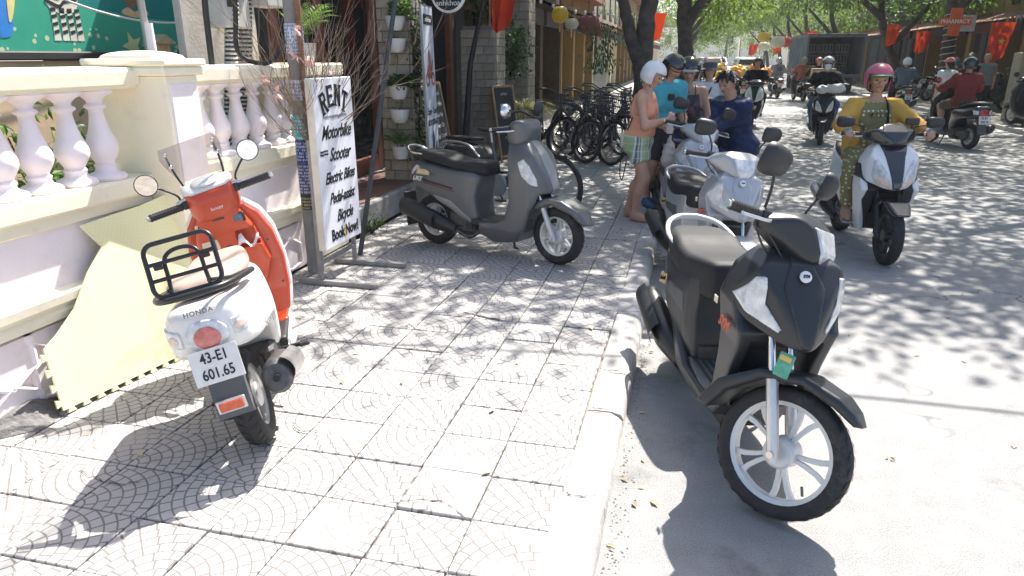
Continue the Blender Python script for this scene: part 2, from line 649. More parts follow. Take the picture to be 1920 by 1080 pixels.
def sheet(name, x0, x1, y0, y1, z, m, nx=1, ny=1, kind='structure', wob=0.0):
    b = MB()
    rows = []
    for i in range(nx + 1):
        rows.append([(x0 + (x1 - x0) * i / nx, y0 + (y1 - y0) * j / ny, z + RND.uniform(-wob, wob)) for j in range(ny + 1)])
    b.strip(rows)
    b.f = [f[::-1] for f in b.f]
    o = b.build(name, m, smooth=179)
    o['kind'] = kind
    return o

sheet('ground', -400, 400, -60, 900, -0.16, M_EARTH)
sheet('road', -0.21, 7.45, -6, 420, RZ, M_ASPH)

# pavement bed with fan-pattern tiles
TX, TY = 0.297, 0.281
pav = sheet('pavement', -2.92, -0.36, -3, 11.9, -0.019, M_DIRT)
rt = random.Random(3)
tile_mesh = {}
def tile_data(w, odd):
    if (w, odd) not in tile_mesh:
        sz = (w - 0.006, TY - 0.006, 0.044)
        b = MB().box((0, 0, -0.022), (sz[1], sz[0], sz[2]) if odd else sz, 0.003)
        o = b.build('paving_tile', M_TILE)
        tile_mesh[(w, odd)] = o.data
        bpy.data.objects.remove(o)
    return tile_mesh[(w, odd)]
COLS = [(-0.365 - TX * (i + 0.5), TX) for i in range(8)] + [(-0.365 - TX * 8 - 0.075, 0.15)]
n_t = 0
far = MB()
for j in range(-2, 70):
    yc = 1.19 + TY * (j + 0.5)
    for i, (xc, w) in enumerate(COLS):
        dz = -0.002 + rt.gauss(0, 0.0022)
        tilt = (rt.gauss(0, 0.006), rt.gauss(0, 0.006))
        q = ((0 if j % 2 else 1), (0 if i % 2 else 1))
        turn = {(0, 0): 0, (1, 0): 3, (1, 1): 2, (0, 1): 1}[q] if w == TX else 0
        if rt.random() < 0.16: turn = rt.randrange(4)
        dx = (0.006 * math.sin(j * 0.7) if w == TX else 0)
        if yc < 9.9:
            o = bpy.data.objects.new('paving_tile', tile_data(w, turn % 2 == 1))
            COL.objects.link(o)
            o.parent = pav
            o.location = (xc + dx, yc + rt.gauss(0, 0.002), dz)
            o.rotation_euler = (tilt[0], tilt[1], turn * PI / 2 + rt.gauss(0, 0.004))
            n_t += 1
        else:
            far.box((xc, yc, dz - 0.022), (w - 0.008, TY - 0.008, 0.044))
o = far.build('distant_paving_tiles', M_TILE, pav)
o['kind'] = 'stuff'
sheet('distant_pavement', -4.2, -0.36, 11.9, 420, -0.015, M_CONC)

# kerb stones, slightly out of line, rounded and chipped on the road side
kerb = tag(bpy.data.objects.new('kerb', None), kind='structure')
COL.objects.link(kerb)
rk = random.Random(11)
def kerb_stone(y0, y1, dx, dz):
    b = MB()
    n = max(3, int((y1 - y0) / 0.09))
    rows = []
    for i in range(n + 1):
        y = y0 + (y1 - y0) * i / n
        c = rk.random() ** 3 * 0.016
        e = 0.012 if i in (0, n) else 0.0
        prof = [(-0.362, -0.12), (-0.362, -0.004 - e), (-0.345, 0.0 - e), (-0.25, 0.001 - e + rk.gauss(0, .001)), (-0.222 - c, -0.004 - e - c * .4),
                (-0.203 - c * .7, -0.02 - c), (-0.192, -0.045 - c * .3), (-0.186 + rk.gauss(0, .003), -0.13)]
        rows.append([(px + dx, y, pz + dz) for px, pz in prof])
    b.strip(rows)
    k = len(rows[0])
    b.f.append(tuple(range(k))); b.mi.append(0)
    b.f.append(tuple(range(n * k, n * k + k))[::-1]); b.mi.append(0)
    return b.build('kerb_stone', M_CONC, kerb, smooth=50)
y = -2.5
cuts = [-2.5, -1.0, 0.3, 1.28, 2.27, 2.98, 3.42, 4.35, 4.95, 5.6]
while cuts[-1] < 30: cuts.append(cuts[-1] + rk.uniform(0.8, 1.05))
for a, c in zip(cuts, cuts[1:]):
    kerb_stone(a + 0.003, c - 0.003, rk.gauss(0, .004), rk.gauss(0, .003))
MB().box((-0.275, 225, -0.06), (0.17, 390, 0.12), 0.01).build('kerb_run', M_CONC, kerb)

# gutter grime along the kerb: fine grit and dry leaves
rg = random.Random(5)
b = MB()
for i in range(900):
    yy = rg.uniform(1.6, 9)
    xx = -0.175 + abs(rg.gauss(0, 0.035))
    s = rg.uniform(0.002, 0.006)
    b.add([(xx - s, yy - s, RZ + .001), (xx + s, yy - s, RZ + .001), (xx, yy + s, RZ + .001), (xx, yy, RZ + s)], [(0, 1, 3), (1, 2, 3), (2, 0, 3)])
tag(b.build('gutter_grit', M_DIRT), 'fine brown grit lying in the gutter along the kerb', 'grit', kind='stuff')
M_DRY = mat('dry_leaf', (0.42, 0.30, 0.16), 0.8, var=0.4, vscale=30, col2=(0.62, 0.52, 0.36))
b = MB()
for i in range(95):
    if rg.random() < 0.45: xx, yy, zz = rg.uniform(-0.18, -0.08) + (rg.random() ** 3) * 3, rg.uniform(1.9, 8), RZ + .004
    else: xx, yy, zz = rg.uniform(-2.85, -0.4), rg.uniform(1.4, 9), .006
    a = rg.uniform(0, 6.3); l = rg.uniform(.012, .03); w = l * rg.uniform(.3, .5); up = rg.uniform(0.002, .012)
    ca, sa = math.cos(a), math.sin(a)
    P = [(-l, 0, 0), (0, -w, up), (l, 0, up * .3), (0, w, up), (0, 0, 0)]
    b.add([(xx + p[0] * ca - p[1] * sa, yy + p[0] * sa + p[1] * ca, zz + p[2]) for p in P], [(0, 1, 4), (1, 2, 4), (2, 3, 4), (3, 0, 4)])
tag(b.build('fallen_leaves', M_DRY), 'scattered dry fallen leaves on pavement and road', 'leaves', kind='stuff')

# right-hand kerb and pavement
rp = sheet('far_pavement', 7.6, 13, -6, 420, 0.0, mat('grey_paving', (0.24, 0.235, 0.225), 0.9, var=0.25, vscale=4, bump=0.4, bscale=30))
kr = tag(bpy.data.objects.new('far_kerb', None), kind='structure'); COL.objects.link(kr)
for i in range(34):
    MB().box((7.52, 8 + i * 1.2, -0.055), (0.17, 1.19, 0.12), 0.012).build('kerb_stone', M_CONC, kr)
MB().box((7.52, 230, -0.055), (0.17, 360, 0.12), 0.012).build('kerb_run', M_CONC, kr)
# manhole in the road
mh = thing('manhole_cover', 'round iron manhole cover sunk in the road beyond the black scooter', 'manhole', (3.18, 5.55, RZ))
MB().lathe([(0.30, 0.004), (0.36, 0.004), (0.365, -0.01)], n=40).build('frame', mat('manhole_concrete', (0.2, 0.2, 0.2), 0.9, bump=.4), mh)
b = MB().lathe([(0.0, 0.005), (0.292, 0.005), (0.296, -0.01)], n=40)
for i in range(-4, 5):
    for j in range(-4, 5):
        if i * i + j * j < 17 and (i + j) % 2 == 0: b.box((i * .055, j * .055, .007), (.035, .035, .006))
b.build('lid', mat('cast_iron', (0.10, 0.10, 0.105), 0.6, metal=0.5, bump=.3), mh)

# broken joints and cracks in the paving
rc_ = random.Random(23)
def crack(pts, w, parent=pav):
    P = spline(pts, 7)
    L, R_ = [], []
    for i, p in enumerate(P):
        q = Vector((p[0] + rc_.gauss(0, .006), p[1] + rc_.gauss(0, .004), .0045))
        hw = w * rc_.uniform(.25, 1.0) * math.sin(PI * (i + .5) / len(P)) ** .4
        L.append((q.x, q.y - hw, q.z)); R_.append((q.x, q.y + hw, q.z))
    MB().strip([L, R_]).build('crack', mat('crack_dark', (.07, .065, .06), .95), parent)
crack([(-1.35, 4.08, 0), (-1.15, 4.02, 0), (-.98, 3.98, 0)], .011)
crack([(-1.62, 3.80, 0), (-1.50, 3.72, 0), (-1.44, 3.80, 0), (-1.28, 3.72, 0)], .005)
crack([(-1.66, 2.50, 0), (-1.58, 2.44, 0), (-1.50, 2.48, 0)], .006)
crack([(-.98, 2.06, 0), (-.80, 2.10, 0), (-.66, 2.02, 0)], .004)
crack([(-2.3, 1.95, 0), (-2.1, 1.90, 0), (-1.95, 1.96, 0)], .004)
for yk in (2.27, 2.98, 3.42, 4.35): crack([(-.36, yk + .01, 0), (-.3, yk - .008, 0), (-.225, yk + .012, 0)], .006, kerb)
# ---------------------------------------------------------------- cream boundary wall with pink balusters
M_CREAM = mat('cream_paint', (0.90, 0.83, 0.65), 0.75, var=0.06, vscale=3, bump=0.15, bscale=25, dirt=((0.55, 0.47, 0.35), 2.6, 0.56, 0.5))
M_PINK = mat('pink_paint', (0.88, 0.80, 0.81), 0.75, var=0.06, vscale=4, bump=0.15, bscale=25, dirt=((0.50, 0.43, 0.40), 3.4, 0.55, 0.5))
M_OCHRE = mat('ochre_plaster', (0.60, 0.45, 0.30), 0.85, var=0.12, vscale=2, bump=0.25, bscale=18, dirt=((0.28, 0.2, 0.14), 1.6, 0.6, 0.6))
WX = -2.9
wall = thing('boundary_wall', 'cream and pink boundary wall with turned balusters behind the red scooter', 'wall', (WX, 3.0, 0))
def wl(x, y, z): return (x, y - 3.0, z)
Y0, Y1 = -1.5, 4.86
def seg(b, y0, y1, x0, x1, z0, z1, ch=0.006):
    b.box(wl((x0 + x1) / 2, (y0 + y1) / 2, (z0 + z1) / 2), (x1 - x0, y1 - y0, z1 - z0), ch)
    return b
seg(MB(), Y0, Y1, -0.20, -0.018, 0.0, 0.885).build('wall_body', M_PINK, wall, 30)
PANELS = [(Y0, 3.268), (3.532, Y1)]
for (a, c) in PANELS:
    rows = []
    b = MB()
    prof = [(-0.02, .385), (.030, .395), (.034, .43), (.022, .445), (.048, .475), (.052, .515), (-0.02, .53)]
    b.strip([[wl(px, a, pz) for px, pz in prof], [wl(px, c, pz) for px, pz in prof]])
    b.build('ledge_moulding', M_CREAM, wall)
    seg(MB(), a, c, -0.02, 0.004, 0.82, 0.884).build('band', M_CREAM, wall)
    b = MB()
    prof = [(-0.20, .884), (.028, .884), (.034, .895), (.034, .965), (.024, .98), (-.20, .98)]
    b.strip([[wl(px, a, pz) for px, pz in prof], [wl(px, c, pz) for px, pz in prof]])
    b.build('lower_rail', M_CREAM, wall)
    b = MB()
    prof = [(-0.21, 1.44), (.012, 1.44), (.012, 1.455), (.040, 1.462), (.044, 1.525), (.03, 1.545), (-.22, 1.55), (-.22, 1.462), (-.21, 1.44)]
    b.strip([[wl(px, a, pz) for px, pz in prof], [wl(px, c, pz) for px, pz in prof]])
    b.build('top_rail', M_CREAM, wall)
    # raised irregular hexagon panels below the ledge
rh = random.Random(4)
def hexpanel(cy, cz, s, z0=0.02, z1=0.375):
    pts = []
    for q in range(6):
        a = q * PI / 3 + PI / 6
        pts.append((cy + s * math.cos(a) * 1.05, min(z1, max(z0, cz + s * math.sin(a)))))
    P = []
    for p in pts:
        if not P or (abs(p[0] - P[-1][0]) + abs(p[1] - P[-1][1])) > 0.004: P.append(p)
    ctr = (sum(p[0] for p in P) / len(P), sum(p[1] for p in P) / len(P))
    b = MB()
    n = len(P)
    def ring(f, h): return [wl(h, ctr[0] + (p[0] - ctr[0]) * f, ctr[1] + (p[1] - ctr[1]) * f) for p in P]
    vs = ring(1.0, -0.02) + ring(1.0, 0.012) + ring(0.90, 0.016) + ring(0.82, 0.002) + ring(0.80, 0.002)
    fs = [(k * n + i, k * n + (i + 1) % n, (k + 1) * n + (i + 1) % n, (k + 1) * n + i) for k in range(4) for i in range(n)]
    fs.append(tuple(range(4 * n, 5 * n)))
    b.add(vs, fs)
    return b.build('relief_panel', M_PINK, wall)
s = 0.165
yy = 0.9; i = 0
while yy < Y1 - 0.1:
    if not (3.15 < yy < 3.62):
        hexpanel(yy, 0.30 if i % 2 else 0.13, s)
        hexpanel(yy, (0.30 if i % 2 else 0.13) + (-2 if i % 2 else 2) * s * 0.87, s)
    yy += s * 1.60; i += 1
# turned balusters, one mesh shared
prof = spline([(0.0, 0), (.088, 0), (.090, .03), (.060, .042), (.050, .060), (.056, .078), (.046, .09), (.060, .115), (.078, .155), (.074, .195), (.055, .245),
               (.041, .30), (.034, .345), (.037, .362), (.052, .372), (.050, .384), (.037, .392), (.040, .408), (.062, .428), (.089, .442), (.089, .462), (0, .462)], 2)
o = MB().lathe([(max(0, r), z) for r, z in prof], n=20).build('baluster', M_PINK, wall, 50)
bal_me = o.data
o.location = wl(-0.075, 2.467, 0.98)
for yb in [0.28, .48, .69, .89, 1.08, 1.28, 1.475, 1.67, 1.87, 2.07, 2.27, 2.654, 2.866, 3.06, 3.69, 3.858, 4.034, 4.239, 4.442, 4.653, 4.80]:
    c = bpy.data.objects.new('baluster', bal_me); COL.objects.link(c); c.parent = wall
    c.location = wl(-0.075, yb, 0.98); c.rotation_euler = (0, 0, RND.uniform(0, 6))
# pillar
p = seg(MB(), 3.27, 3.53, -0.26, 0.20, 0, 1.505, 0.008).build('pillar', M_CREAM, wall, 30)
seg(MB(), 3.295, 3.505, 0.19, 0.206, 0.56, 1.46, 0.004).build('pillar_face_panel', M_PINK, p, 30)
b = MB()
seg(b, 3.235, 3.565, -0.28, 0.225, 1.503, 1.55, 0.01); seg(b, 3.225, 3.575, -0.29, 0.24, 1.551, 1.59, 0.01)
dome = []
for i in range(5):
    t = i / 4
    f = math.cos(t * PI / 2 * .92)
    dome.append([wl(-0.03 + sx * .17 * f, 3.40 + sy * .13 * f, 1.59 + .04 * math.sin(t * PI / 2)) for sx, sy in ((-1, -1), (1, -1), (1, 1), (-1, 1))])
b.strip(dome, closed=True)
b.build('pillar_cap', M_CREAM, p, 30)
# end pillar beside the shop
ep = thing('gate_pillar', 'short cream gate pillar holding a potted palm behind the rent sign', 'pillar', (-3.12, 5.27, 0))
MB().box((0, 0, .72), (.46, .56, 1.44), .01).build('shaft', M_CREAM, ep, 30)
MB().box((0, 0, 1.50), (.54, .66, .10), .015).build('cap', M_CREAM, ep, 30)

# the yard behind: ochre wall, teal mural board, shrubs
sheet('yard_ground', -4.6, -3.08, -3, 5.6, 0.0, M_CONC)
yw = thing('yard_wall', 'ochre plaster wall of the yard seen between the balusters', 'wall', (-4.4, 2.2, 0))
MB().box((-0.1, -0.5, 0.785), (.2, 8, 1.57)).build('wall_body', M_OCHRE, yw)
MB().box((-0.06, -0.5, 1.605), (.22, 8, .06), .01).build('dark_coping', mat('black_trim', (0.03, 0.03, 0.03), 0.7), yw)

def mural_mat():
    m, nt, b = node_mat('mural_paint')
    k = NB(nt)
    tc = k.n('ShaderNodeTexCoord').outputs['Object']
    sp = k.n('ShaderNodeSeparateXYZ'); nt.links.new(tc, sp.inputs[0])
    y, z = sp.outputs[1], sp.outputs[2]
    h1 = k.m('MULTIPLY', k.m('SINE', k.m('MULTIPLY', y, 1.3)), 0.07)
    h2 = k.m('MULTIPLY', k.m('SINE', k.m('ADD', k.m('MULTIPLY', y, 0.8), 2.0)), 0.12)
    nz = k.noise(tc, 5, 5)
    c = (0.0, 0.0, 0.0)
    sky = k.mix(nz, (0.015, 0.21, 0.24), (0.03, 0.31, 0.33))
    hill = k.mix(nz, (0.0, 0.17, 0.15), (0.01, 0.25, 0.22))
    low = k.mix(nz, (0.02, 0.30, 0.20), (0.05, 0.40, 0.26))
    c = k.mix(k.m('LESS_THAN', z, k.m('ADD', h2, 0.78)), sky, hill)
    c = k.mix(k.m('LESS_THAN', z, k.m('ADD', h1, 0.42)), c, low)
    dots = k.n('ShaderNodeTexVoronoi'); dots.inputs['Scale'].default_value = 11; nt.links.new(tc, dots.inputs['Vector'])
    fl = k.m('MULTIPLY', k.m('LESS_THAN', dots.outputs['Distance'], 0.27), k.m('LESS_THAN', k.m('ADD', z, k.m('MULTIPLY', k.noise(tc, 1.7, 2), 0.5)), 0.45))
    c = k.mix(fl, c, (0.55, 0.62, 0.40))
    k.put(b.inputs['Base Color'], c)
    b.inputs['Roughness'].default_value = 0.55
    return m
mu = thing('painted_mural', 'teal mural board with cartoon animals above the yard wall', 'mural', (-4.4, 2.95, 1.635), scale=.733)
MB().box((-0.04, -1.0, 1.4), (.05, 10.2, 2.8)).build('board', mural_mat(), mu)
M_W = mat('mural_white', (0.72, 0.68, 0.58), 0.6); M_K = mat('mural_black', (0.02, 0.02, 0.025), 0.6)
M_TAN = mat('mural_tan', (0.70, 0.48, 0.25), 0.6); M_BLU = mat('mural_blue', (0.03, 0.22, 0.62), 0.6); M_BRN = mat('mural_brown', (0.24, 0.13, 0.07), 0.6)
def mural_shape(name, m, pts, lay=0, sm=True):
    pts = [(a, b_ - .10) for a, b_ in pts]
    P = spline(pts, 4, True) if sm else pts
    MB().prism(P, -0.0145 + lay * .003, -0.0115 + lay * .003, 'yz').build(name, m, mu)
def mpx(a): return a
# striped animal: body, legs, stripes
zy = 2.0
mural_shape('striped_animal_body', M_W, [(zy - .17, 1.05), (zy - .20, .62), (zy - .12, .47), (zy + .12, .47), (zy + .2, .65), (zy + .17, 1.05)], 0)
for q, (a, c) in enumerate(((-.15, -.10), (-.05, 0.0), (.04, .09), (.13, .18))):
    mural_shape('striped_animal_leg', M_W, [(zy + a, .5), (zy + a - .01, .27), (zy + a - .02, .2), (zy + c + .01, .2), (zy + c, .5)], 0, False)
    for h in (.26, .33, .40, .46):
        mural_shape('stripe', M_K, [(zy + a - .005, h), (zy + c + .003, h + .015), (zy + c + .003, h + .045), (zy + a - .005, h + .03)], 1, False)
for q in range(6):
    h = .54 + q * .075
    mural_shape('stripe', M_K, [(zy - .18, h), (zy - .05, h - .045), (zy + .02, h + .0), (zy + .17, h + .035), (zy + .17, h + .065), (zy + .02, h + .035), (zy - .05, h - .01), (zy - .18, h + .035)], 1)
mural_shape('blue_animal', M_BLU, [(1.05, .25), (1.2, .22), (1.37, .23), (1.43, .4), (1.45, .65), (1.4, 1.1), (1.05, 1.1)], 0)
mural_shape('blue_animal_belly', mat('mural_yellow', (.75, .65, .25), .6), [(1.38, .35), (1.45, .45), (1.51, .7), (1.48, 1.1), (1.42, 1.1), (1.41, .65)], 1)
ow = 2.95
mural_shape('brown_animal', M_BRN, [(ow - .17, 1.1), (ow - .17, .75), (ow - .1, .58), (ow + .08, .58), (ow + .15, .75), (ow + .15, 1.1)], 0)
mural_shape('brown_animal_belly', M_TAN, [(ow - .08, 1.0), (ow - .1, .8), (ow, .66), (ow + .08, .8), (ow + .07, 1.0)], 1)
mural_shape('brown_animal_feet', M_TAN, [(ow - .2, .5), (ow - .1, .56), (ow, .52), (ow + .12, .57), (ow + .2, .5), (ow, .46)], 1)
tn = 4.2
mural_shape('tan_animal', M_TAN, [(tn - .2, 1.1), (tn - .22, .75), (tn - .15, .45), (tn - .28, .38), (tn - .25, .3), (tn - .06, .32), (tn - .02, .6), (tn + .08, .6), (tn + .1, .32), (tn + .3, .3), (tn + .3, .38), (tn + .2, .48), (tn + .25, .8), (tn + .22, 1.1)], 0)
for q in range(7):
    fy = RND.uniform(2.6, 4.6)
    mural_shape('leaf_spray', mat('mural_leaf', (.55, .6, .3), .6), [(fy + math.cos(t * PI / 5) * (.16 if t % 2 else .07), .16 + math.sin(t * PI / 5) * (.16 if t % 2 else .07)) for t in range(10)], 1, False)
# pale drooping cables in front of the mural and a thin mast
for q, (ya, za, yb, zb, sag) in enumerate(((1.9, 2.6, 4.2, 2.62, .22), (3.0, 2.15, 6.6, 2.5, .35), (4.4, 2.55, 5.6, 2.6, .18))):
    pts = [(-4.2, .733 * (ya + 2.6 + (yb - ya) * t), 1.6 + .733 * (za - 1.6 + (zb - za) * t - sag * 4 * t * (1 - t))) for t in [i / 14 for i in range(15)]]
    tag(MB().tube(pts, .008, 5).build('hanging_cable', mat('pale_cable', (.7, .7, .68), .6)), ['long pale cable looping across the left of the mural', 'thin pale cable sagging low across the middle of the mural', 'short pale cable loop at the right of the mural'][q], 'cable', 'cables over the mural')
mast = thing('wall_mast', 'thin metal mast with a pink sleeve standing behind the cream pillar', 'mast', (-3.35, 3.98, 0))
MB().cyl((0, 0, 0), (-.03, -.01, 2.7), .022, 10).build('tube', mat('galvanised', (.42, .40, .38), .5, metal=.6), mast, 50)
MB().cyl((0, 0, 1.5), (0, 0, 1.80), .03, 10, .026).build('sleeve', M_PINK, mast, 50)
sh = thing('spirit_house', 'tiny straw-roofed wooden hut on the yard wall behind the cream pillar', 'hut', (-4.34, 5.25, 1.635), scale=.5)
MB().box((0, 0, .08), (.2, .26, .16)).build('body', M_TAN, sh)
MB().prism([(-.22, .15), (0, .28), (.22, .15), (.20, .13), (-.20, .13)], -.16, .16, 'yz').build('roof', mat('straw', (.5, .42, .26), .9, bump=.5), sh)

def leaf_mat(name, c1, c2, tr=0.35, rough=0.55):
    m, nt, b = node_mat(name)
    k = NB(nt)
    geo = k.n('ShaderNodeNewGeometry')
    nz = k.noise(k.n('ShaderNodeTexCoord').outputs['Object'], 3.5, 3)
    isl = geo.outputs['Random Per Island']
    c = k.mix(k.ramp(k.m('ADD', k.m('MULTIPLY', nz, .5), k.m('MULTIPLY', isl, .5)), .25, .75), c1, c2)
    k.put(b.inputs['Base Color'], c)
    b.inputs['Roughness'].default_value = rough
    b.inputs['Specular IOR Level'].default_value = .35
    t = k.n('ShaderNodeBsdfTranslucent')
    k.put(t.inputs['Color'], k.mix(0.5, c, (min(1, c2[0] * 2.2), min(1, c2[1] * 2.0), c2[2] * .7)))
    ms = k.n('ShaderNodeMixShader'); ms.inputs[0].default_value = tr
    out = nt.nodes['Material Output']
    nt.links.new(b.outputs[0], ms.inputs[1]); nt.links.new(t.outputs[0], ms.inputs[2]); nt.links.new(ms.outputs[0], out.inputs['Surface'])
    return m
M_LEAF = leaf_mat('garden_leaf', (.03, .075, .02), (.10, .19, .05))
M_LEAFD = leaf_mat('dark_leaf', (.018, .05, .018), (.05, .11, .04), .25)
M_FERN = leaf_mat('fern_leaf', (.04, .11, .03), (.14, .26, .07))
M_GRASS = leaf_mat('pale_grass', (.35, .34, .16), (.62, .58, .34), .3)
M_WOODD = mat('dark_bark', (.055, .045, .038), .9, var=.4, vscale=9, bump=.8, bscale=24)

def leaf(b, p, d, n, L, W, fold=.15):
    """One folded leaf at p pointing along d."""
    d = Vector(d).normalized(); n = Vector(n)
    s = d.cross(n); s = s.normalized() if s.length > 1e-5 else Vector((1, 0, 0))
    n = s.cross(d)
    p = Vector(p)
    b.add([p, p + d * L * .45 + s * W * .5 + n * W * fold, p + d * L, p + d * L * .45 - s * W * .5 + n * W * fold, p + d * L * .5], [(0, 4, 1), (1, 4, 2), (2, 4, 3), (3, 4, 0)])

def rv(r): 
    return Vector((r.gauss(0, 1), r.gauss(0, 1), r.gauss(0, 1))).normalized()

def shrub(name, label, loc, h, spread, n, L, W, m, seed, cat='shrub', group=None, stems=5, flowers=0):
    r = random.Random(seed)
    t = thing(name, label, cat, loc, group=group)
    sb, lb, fb = MB(), MB(), MB()
    for i in range(stems):
        a = r.uniform(0, 6.3); top = Vector((math.cos(a) * spread * r.uniform(.2, .7), math.sin(a) * spread * r.uniform(.2, .7), h * r.uniform(.6, .95)))
        mid = top * .5 + Vector((r.gauss(0, .03), r.gauss(0, .03), .02))
        P = spline([(0, 0, 0), tuple(mid), tuple(top)], 5)
        sb.tube(P, [.014 * (1 - .7 * k / len(P)) for k in range(len(P))], 5)
        for j in range(n // stems):
            k = r.choice(P[2:])
            off = rv(r) * spread * r.random() * .55
            p = Vector(k) + off
            if p.z < .03: continue
            leaf(lb, p, rv(r) + Vector((0, 0, .2)) + off * 3, rv(r) + Vector((0, 0, 1)), L * r.uniform(.6, 1.2), W * r.uniform(.7, 1.2))
            if flowers and r.random() < flowers:
                for q in range(5):
                    leaf(fb, p, (math.cos(q * 1.257), math.sin(q * 1.257), .3), (0, 0, 1), .022, .018)
    sb.build('stems', M_WOODD, t, 60)
    lb.build('foliage', m, t)
    if fb.v: fb.build('flowers', mat('white_petal', (.75, .74, .68), .6), t)
    return t
shrub('yard_shrub', 'dense green shrub in the yard behind the leftmost balusters', (-3.62, 3.30, 0), 1.35, .42, 1500, .10, .028, M_LEAF, 1, stems=8)
shrub('yard_shrub', 'thin flowering shrub in the yard seen between the middle balusters', (-3.75, 3.88, 0), 1.42, .36, 300, .085, .03, M_LEAF, 2, stems=5, flowers=.12)

# yellow foam play mat leaning on the wall
def foam_mat():
    m, nt, b = node_mat('yellow_foam')
    k = NB(nt)
    tc = k.n('ShaderNodeTexCoord').outputs['Object']
    mp = k.n('ShaderNodeMapping'); mp.inputs['Rotation'].default_value = (0, 0, .5); nt.links.new(tc, mp.inputs[0])
    br = k.n('ShaderNodeTexBrick'); br.inputs['Scale'].default_value = 34; br.inputs['Mortar Size'].default_value = .03
    br.inputs['Color1'].default_value = br.inputs['Color2'].default_value = (1, 1, 1, 1); br.inputs['Mortar'].default_value = (0, 0, 0, 1)
    nt.links.new(mp.outputs[0], br.inputs[0])
    nz = k.noise(tc, 3, 4)
    c = k.mix(nz, (.84, .82, .46), (.89, .87, .58))
    c = k.mix(k.m('MULTIPLY', k.m('SUBTRACT', 1.0, br.outputs['Color']), .22), c, (.55, .52, .16))
    k.put(b.inputs['Base Color'], c); b.inputs['Roughness'].default_value = .8
    k.put(b.inputs['Normal'], k.bump(br.outputs['Color'], .5, .004))
    return m
def foam():
    # outline in the mat's own plane: u along the wall (+Y), v up the slope; jigsaw teeth on two edges
    P = []
    def teeth(a, c, n, amp, side):
        a, c = Vector(a), Vector(c)
        d = (c - a); L = d.length; d.normalize(); nn = Vector((-d.y, d.x)) * side
        out = []
        for i in range(n):
            s0 = a + d * L * (i + .18) / n; s1 = a + d * L * (i + .5) / n; s2 = a + d * L * (i + .82) / n
            w = L / n * .2
            out += [a + d * L * i / n, s1 - d * w * .8, s1 - d * w * 1.35 + nn * amp, s1 + d * w * 1.35 + nn * amp, s1 + d * w * .8]
        return out
    # corners
    BL, BR, LT = (0.0, 0.0), (.93, 0.0), (.02, .30)
    P += teeth(BL, BR, 12, .02, -1)
    P += [Vector(q) for q in (BR, (.95, .45), (.94, .87), (.76, .84), (.57, .825), (.40, .808), (.435, .745), (.472, .684), (.35, .577), (.22, .43), (.10, .345), LT)]
    P += teeth(LT, BL, 4, .022, -1)
    return [(p.x, p.y) for p in P]
fo = thing('foam_play_mat', 'pale yellow jigsaw foam mat leaning against the cream wall', 'foam mat', (-2.746, 2.313, .022), (0, 0, 0))
pts = foam()
b = MB().prism(pts, -.006, .006, 'xy', frame_mat((0, 0, 0), (.147, .989, 0), (-.244, .036, .969)))
b.build('mat_sheet', foam_mat(), fo)
# small weathered stone lump at the foot of the wall
b = MB(); 
rows = []
for i in range(9):
    t = i / 8
    rows.append([(-2.9 + (.16 * math.sin(t * PI) + rh.gauss(0, .008)) * f, 2.02 + t * .42, .075 * math.sin(t * PI) * (1 - f * f) + rh.gauss(0, .004)) for f in (0, .3, .6, .85, 1.0)])
b.strip(rows)
tag(b.build('mortar_heap', mat('dark_mortar', (.16, .155, .15), .95, var=.4, vscale=18, bump=.8, bscale=60)), 'dark crumbled mortar heap at the foot of the wall beside the mat', 'rubble')
# ---------------------------------------------------------------- scooters: local x forward, y left, z up, origin on the ground at mid wheelbase
M_TYRE = mat('tyre_rubber', (.022, .022, .024), .75, var=.3, vscale=20, bump=.25, bscale=90, dirt=((.16, .15, .14), 6, .55, .5))
M_BLKP = mat('black_plastic', (.025, .026, .028), .5, var=.15, vscale=12, bump=.08, bscale=300, rvar=.08)
M_BLKM = mat('black_metal', (.02, .02, .021), .35, var=.2, rvar=.1)
M_GREYP = mat('grey_plastic', (.09, .095, .10), .55, var=.1, bump=.08, bscale=300)
M_ENG = mat('engine_metal', (.10, .10, .105), .5, metal=.6, var=.35, vscale=30, bump=.2, bscale=80, dirt=((.10, .085, .07), 12, .45, .8))
M_CHROME = mat('chrome', (.72, .72, .72), .14, metal=1.0, var=.05, rvar=.06)
M_ALU = mat('alloy', (.60, .60, .60), .38, metal=.75, var=.08, vscale=18)
M_RIMW = mat('silver_white_rim', (.66, .66, .65), .4, metal=.25, var=.06, vscale=14, dirt=((.32, .3, .27), 9, .62, .5))
M_LENS = mat('clear_lens', (.40, .42, .44), .10, var=.45, vscale=22, spec=.8, coat=.9, col2=(.78, .80, .81))
M_AMBER = mat('amber_lens', (.75, .40, .16), .12, var=.15, vscale=30, coat=.7)
M_RED = mat('red_lens', (.42, .03, .02), .12, var=.2, vscale=30, coat=.8)
M_GLASS = mat('mirror_glass', (.92, .93, .94), .02, metal=1.0, var=.01, rvar=0.0)
M_SEATK = mat('black_vinyl', (.022, .023, .025), .62, var=.15, vscale=9, bump=.15, bscale=220, spec=.28)
M_PLATEW = mat('plate_white', (.74, .73, .70), .45, var=.06, vscale=20)
M_INK = mat('black_ink', (.012, .012, .013), .6)
M_WHITEINK = mat('white_ink', (.8, .8, .78), .6)
M_GOLD = mat('gold_sticker', (.62, .46, .20), .5)
M_ORINK = mat('orange_ink', (.62, .12, .05), .5)

def steer_matrix(ang, A, d):
    A = Vector(A)
    return Matrix.Translation(A) @ Matrix.Rotation(ang, 4, Vector(d)) @ Matrix.Translation(-A)

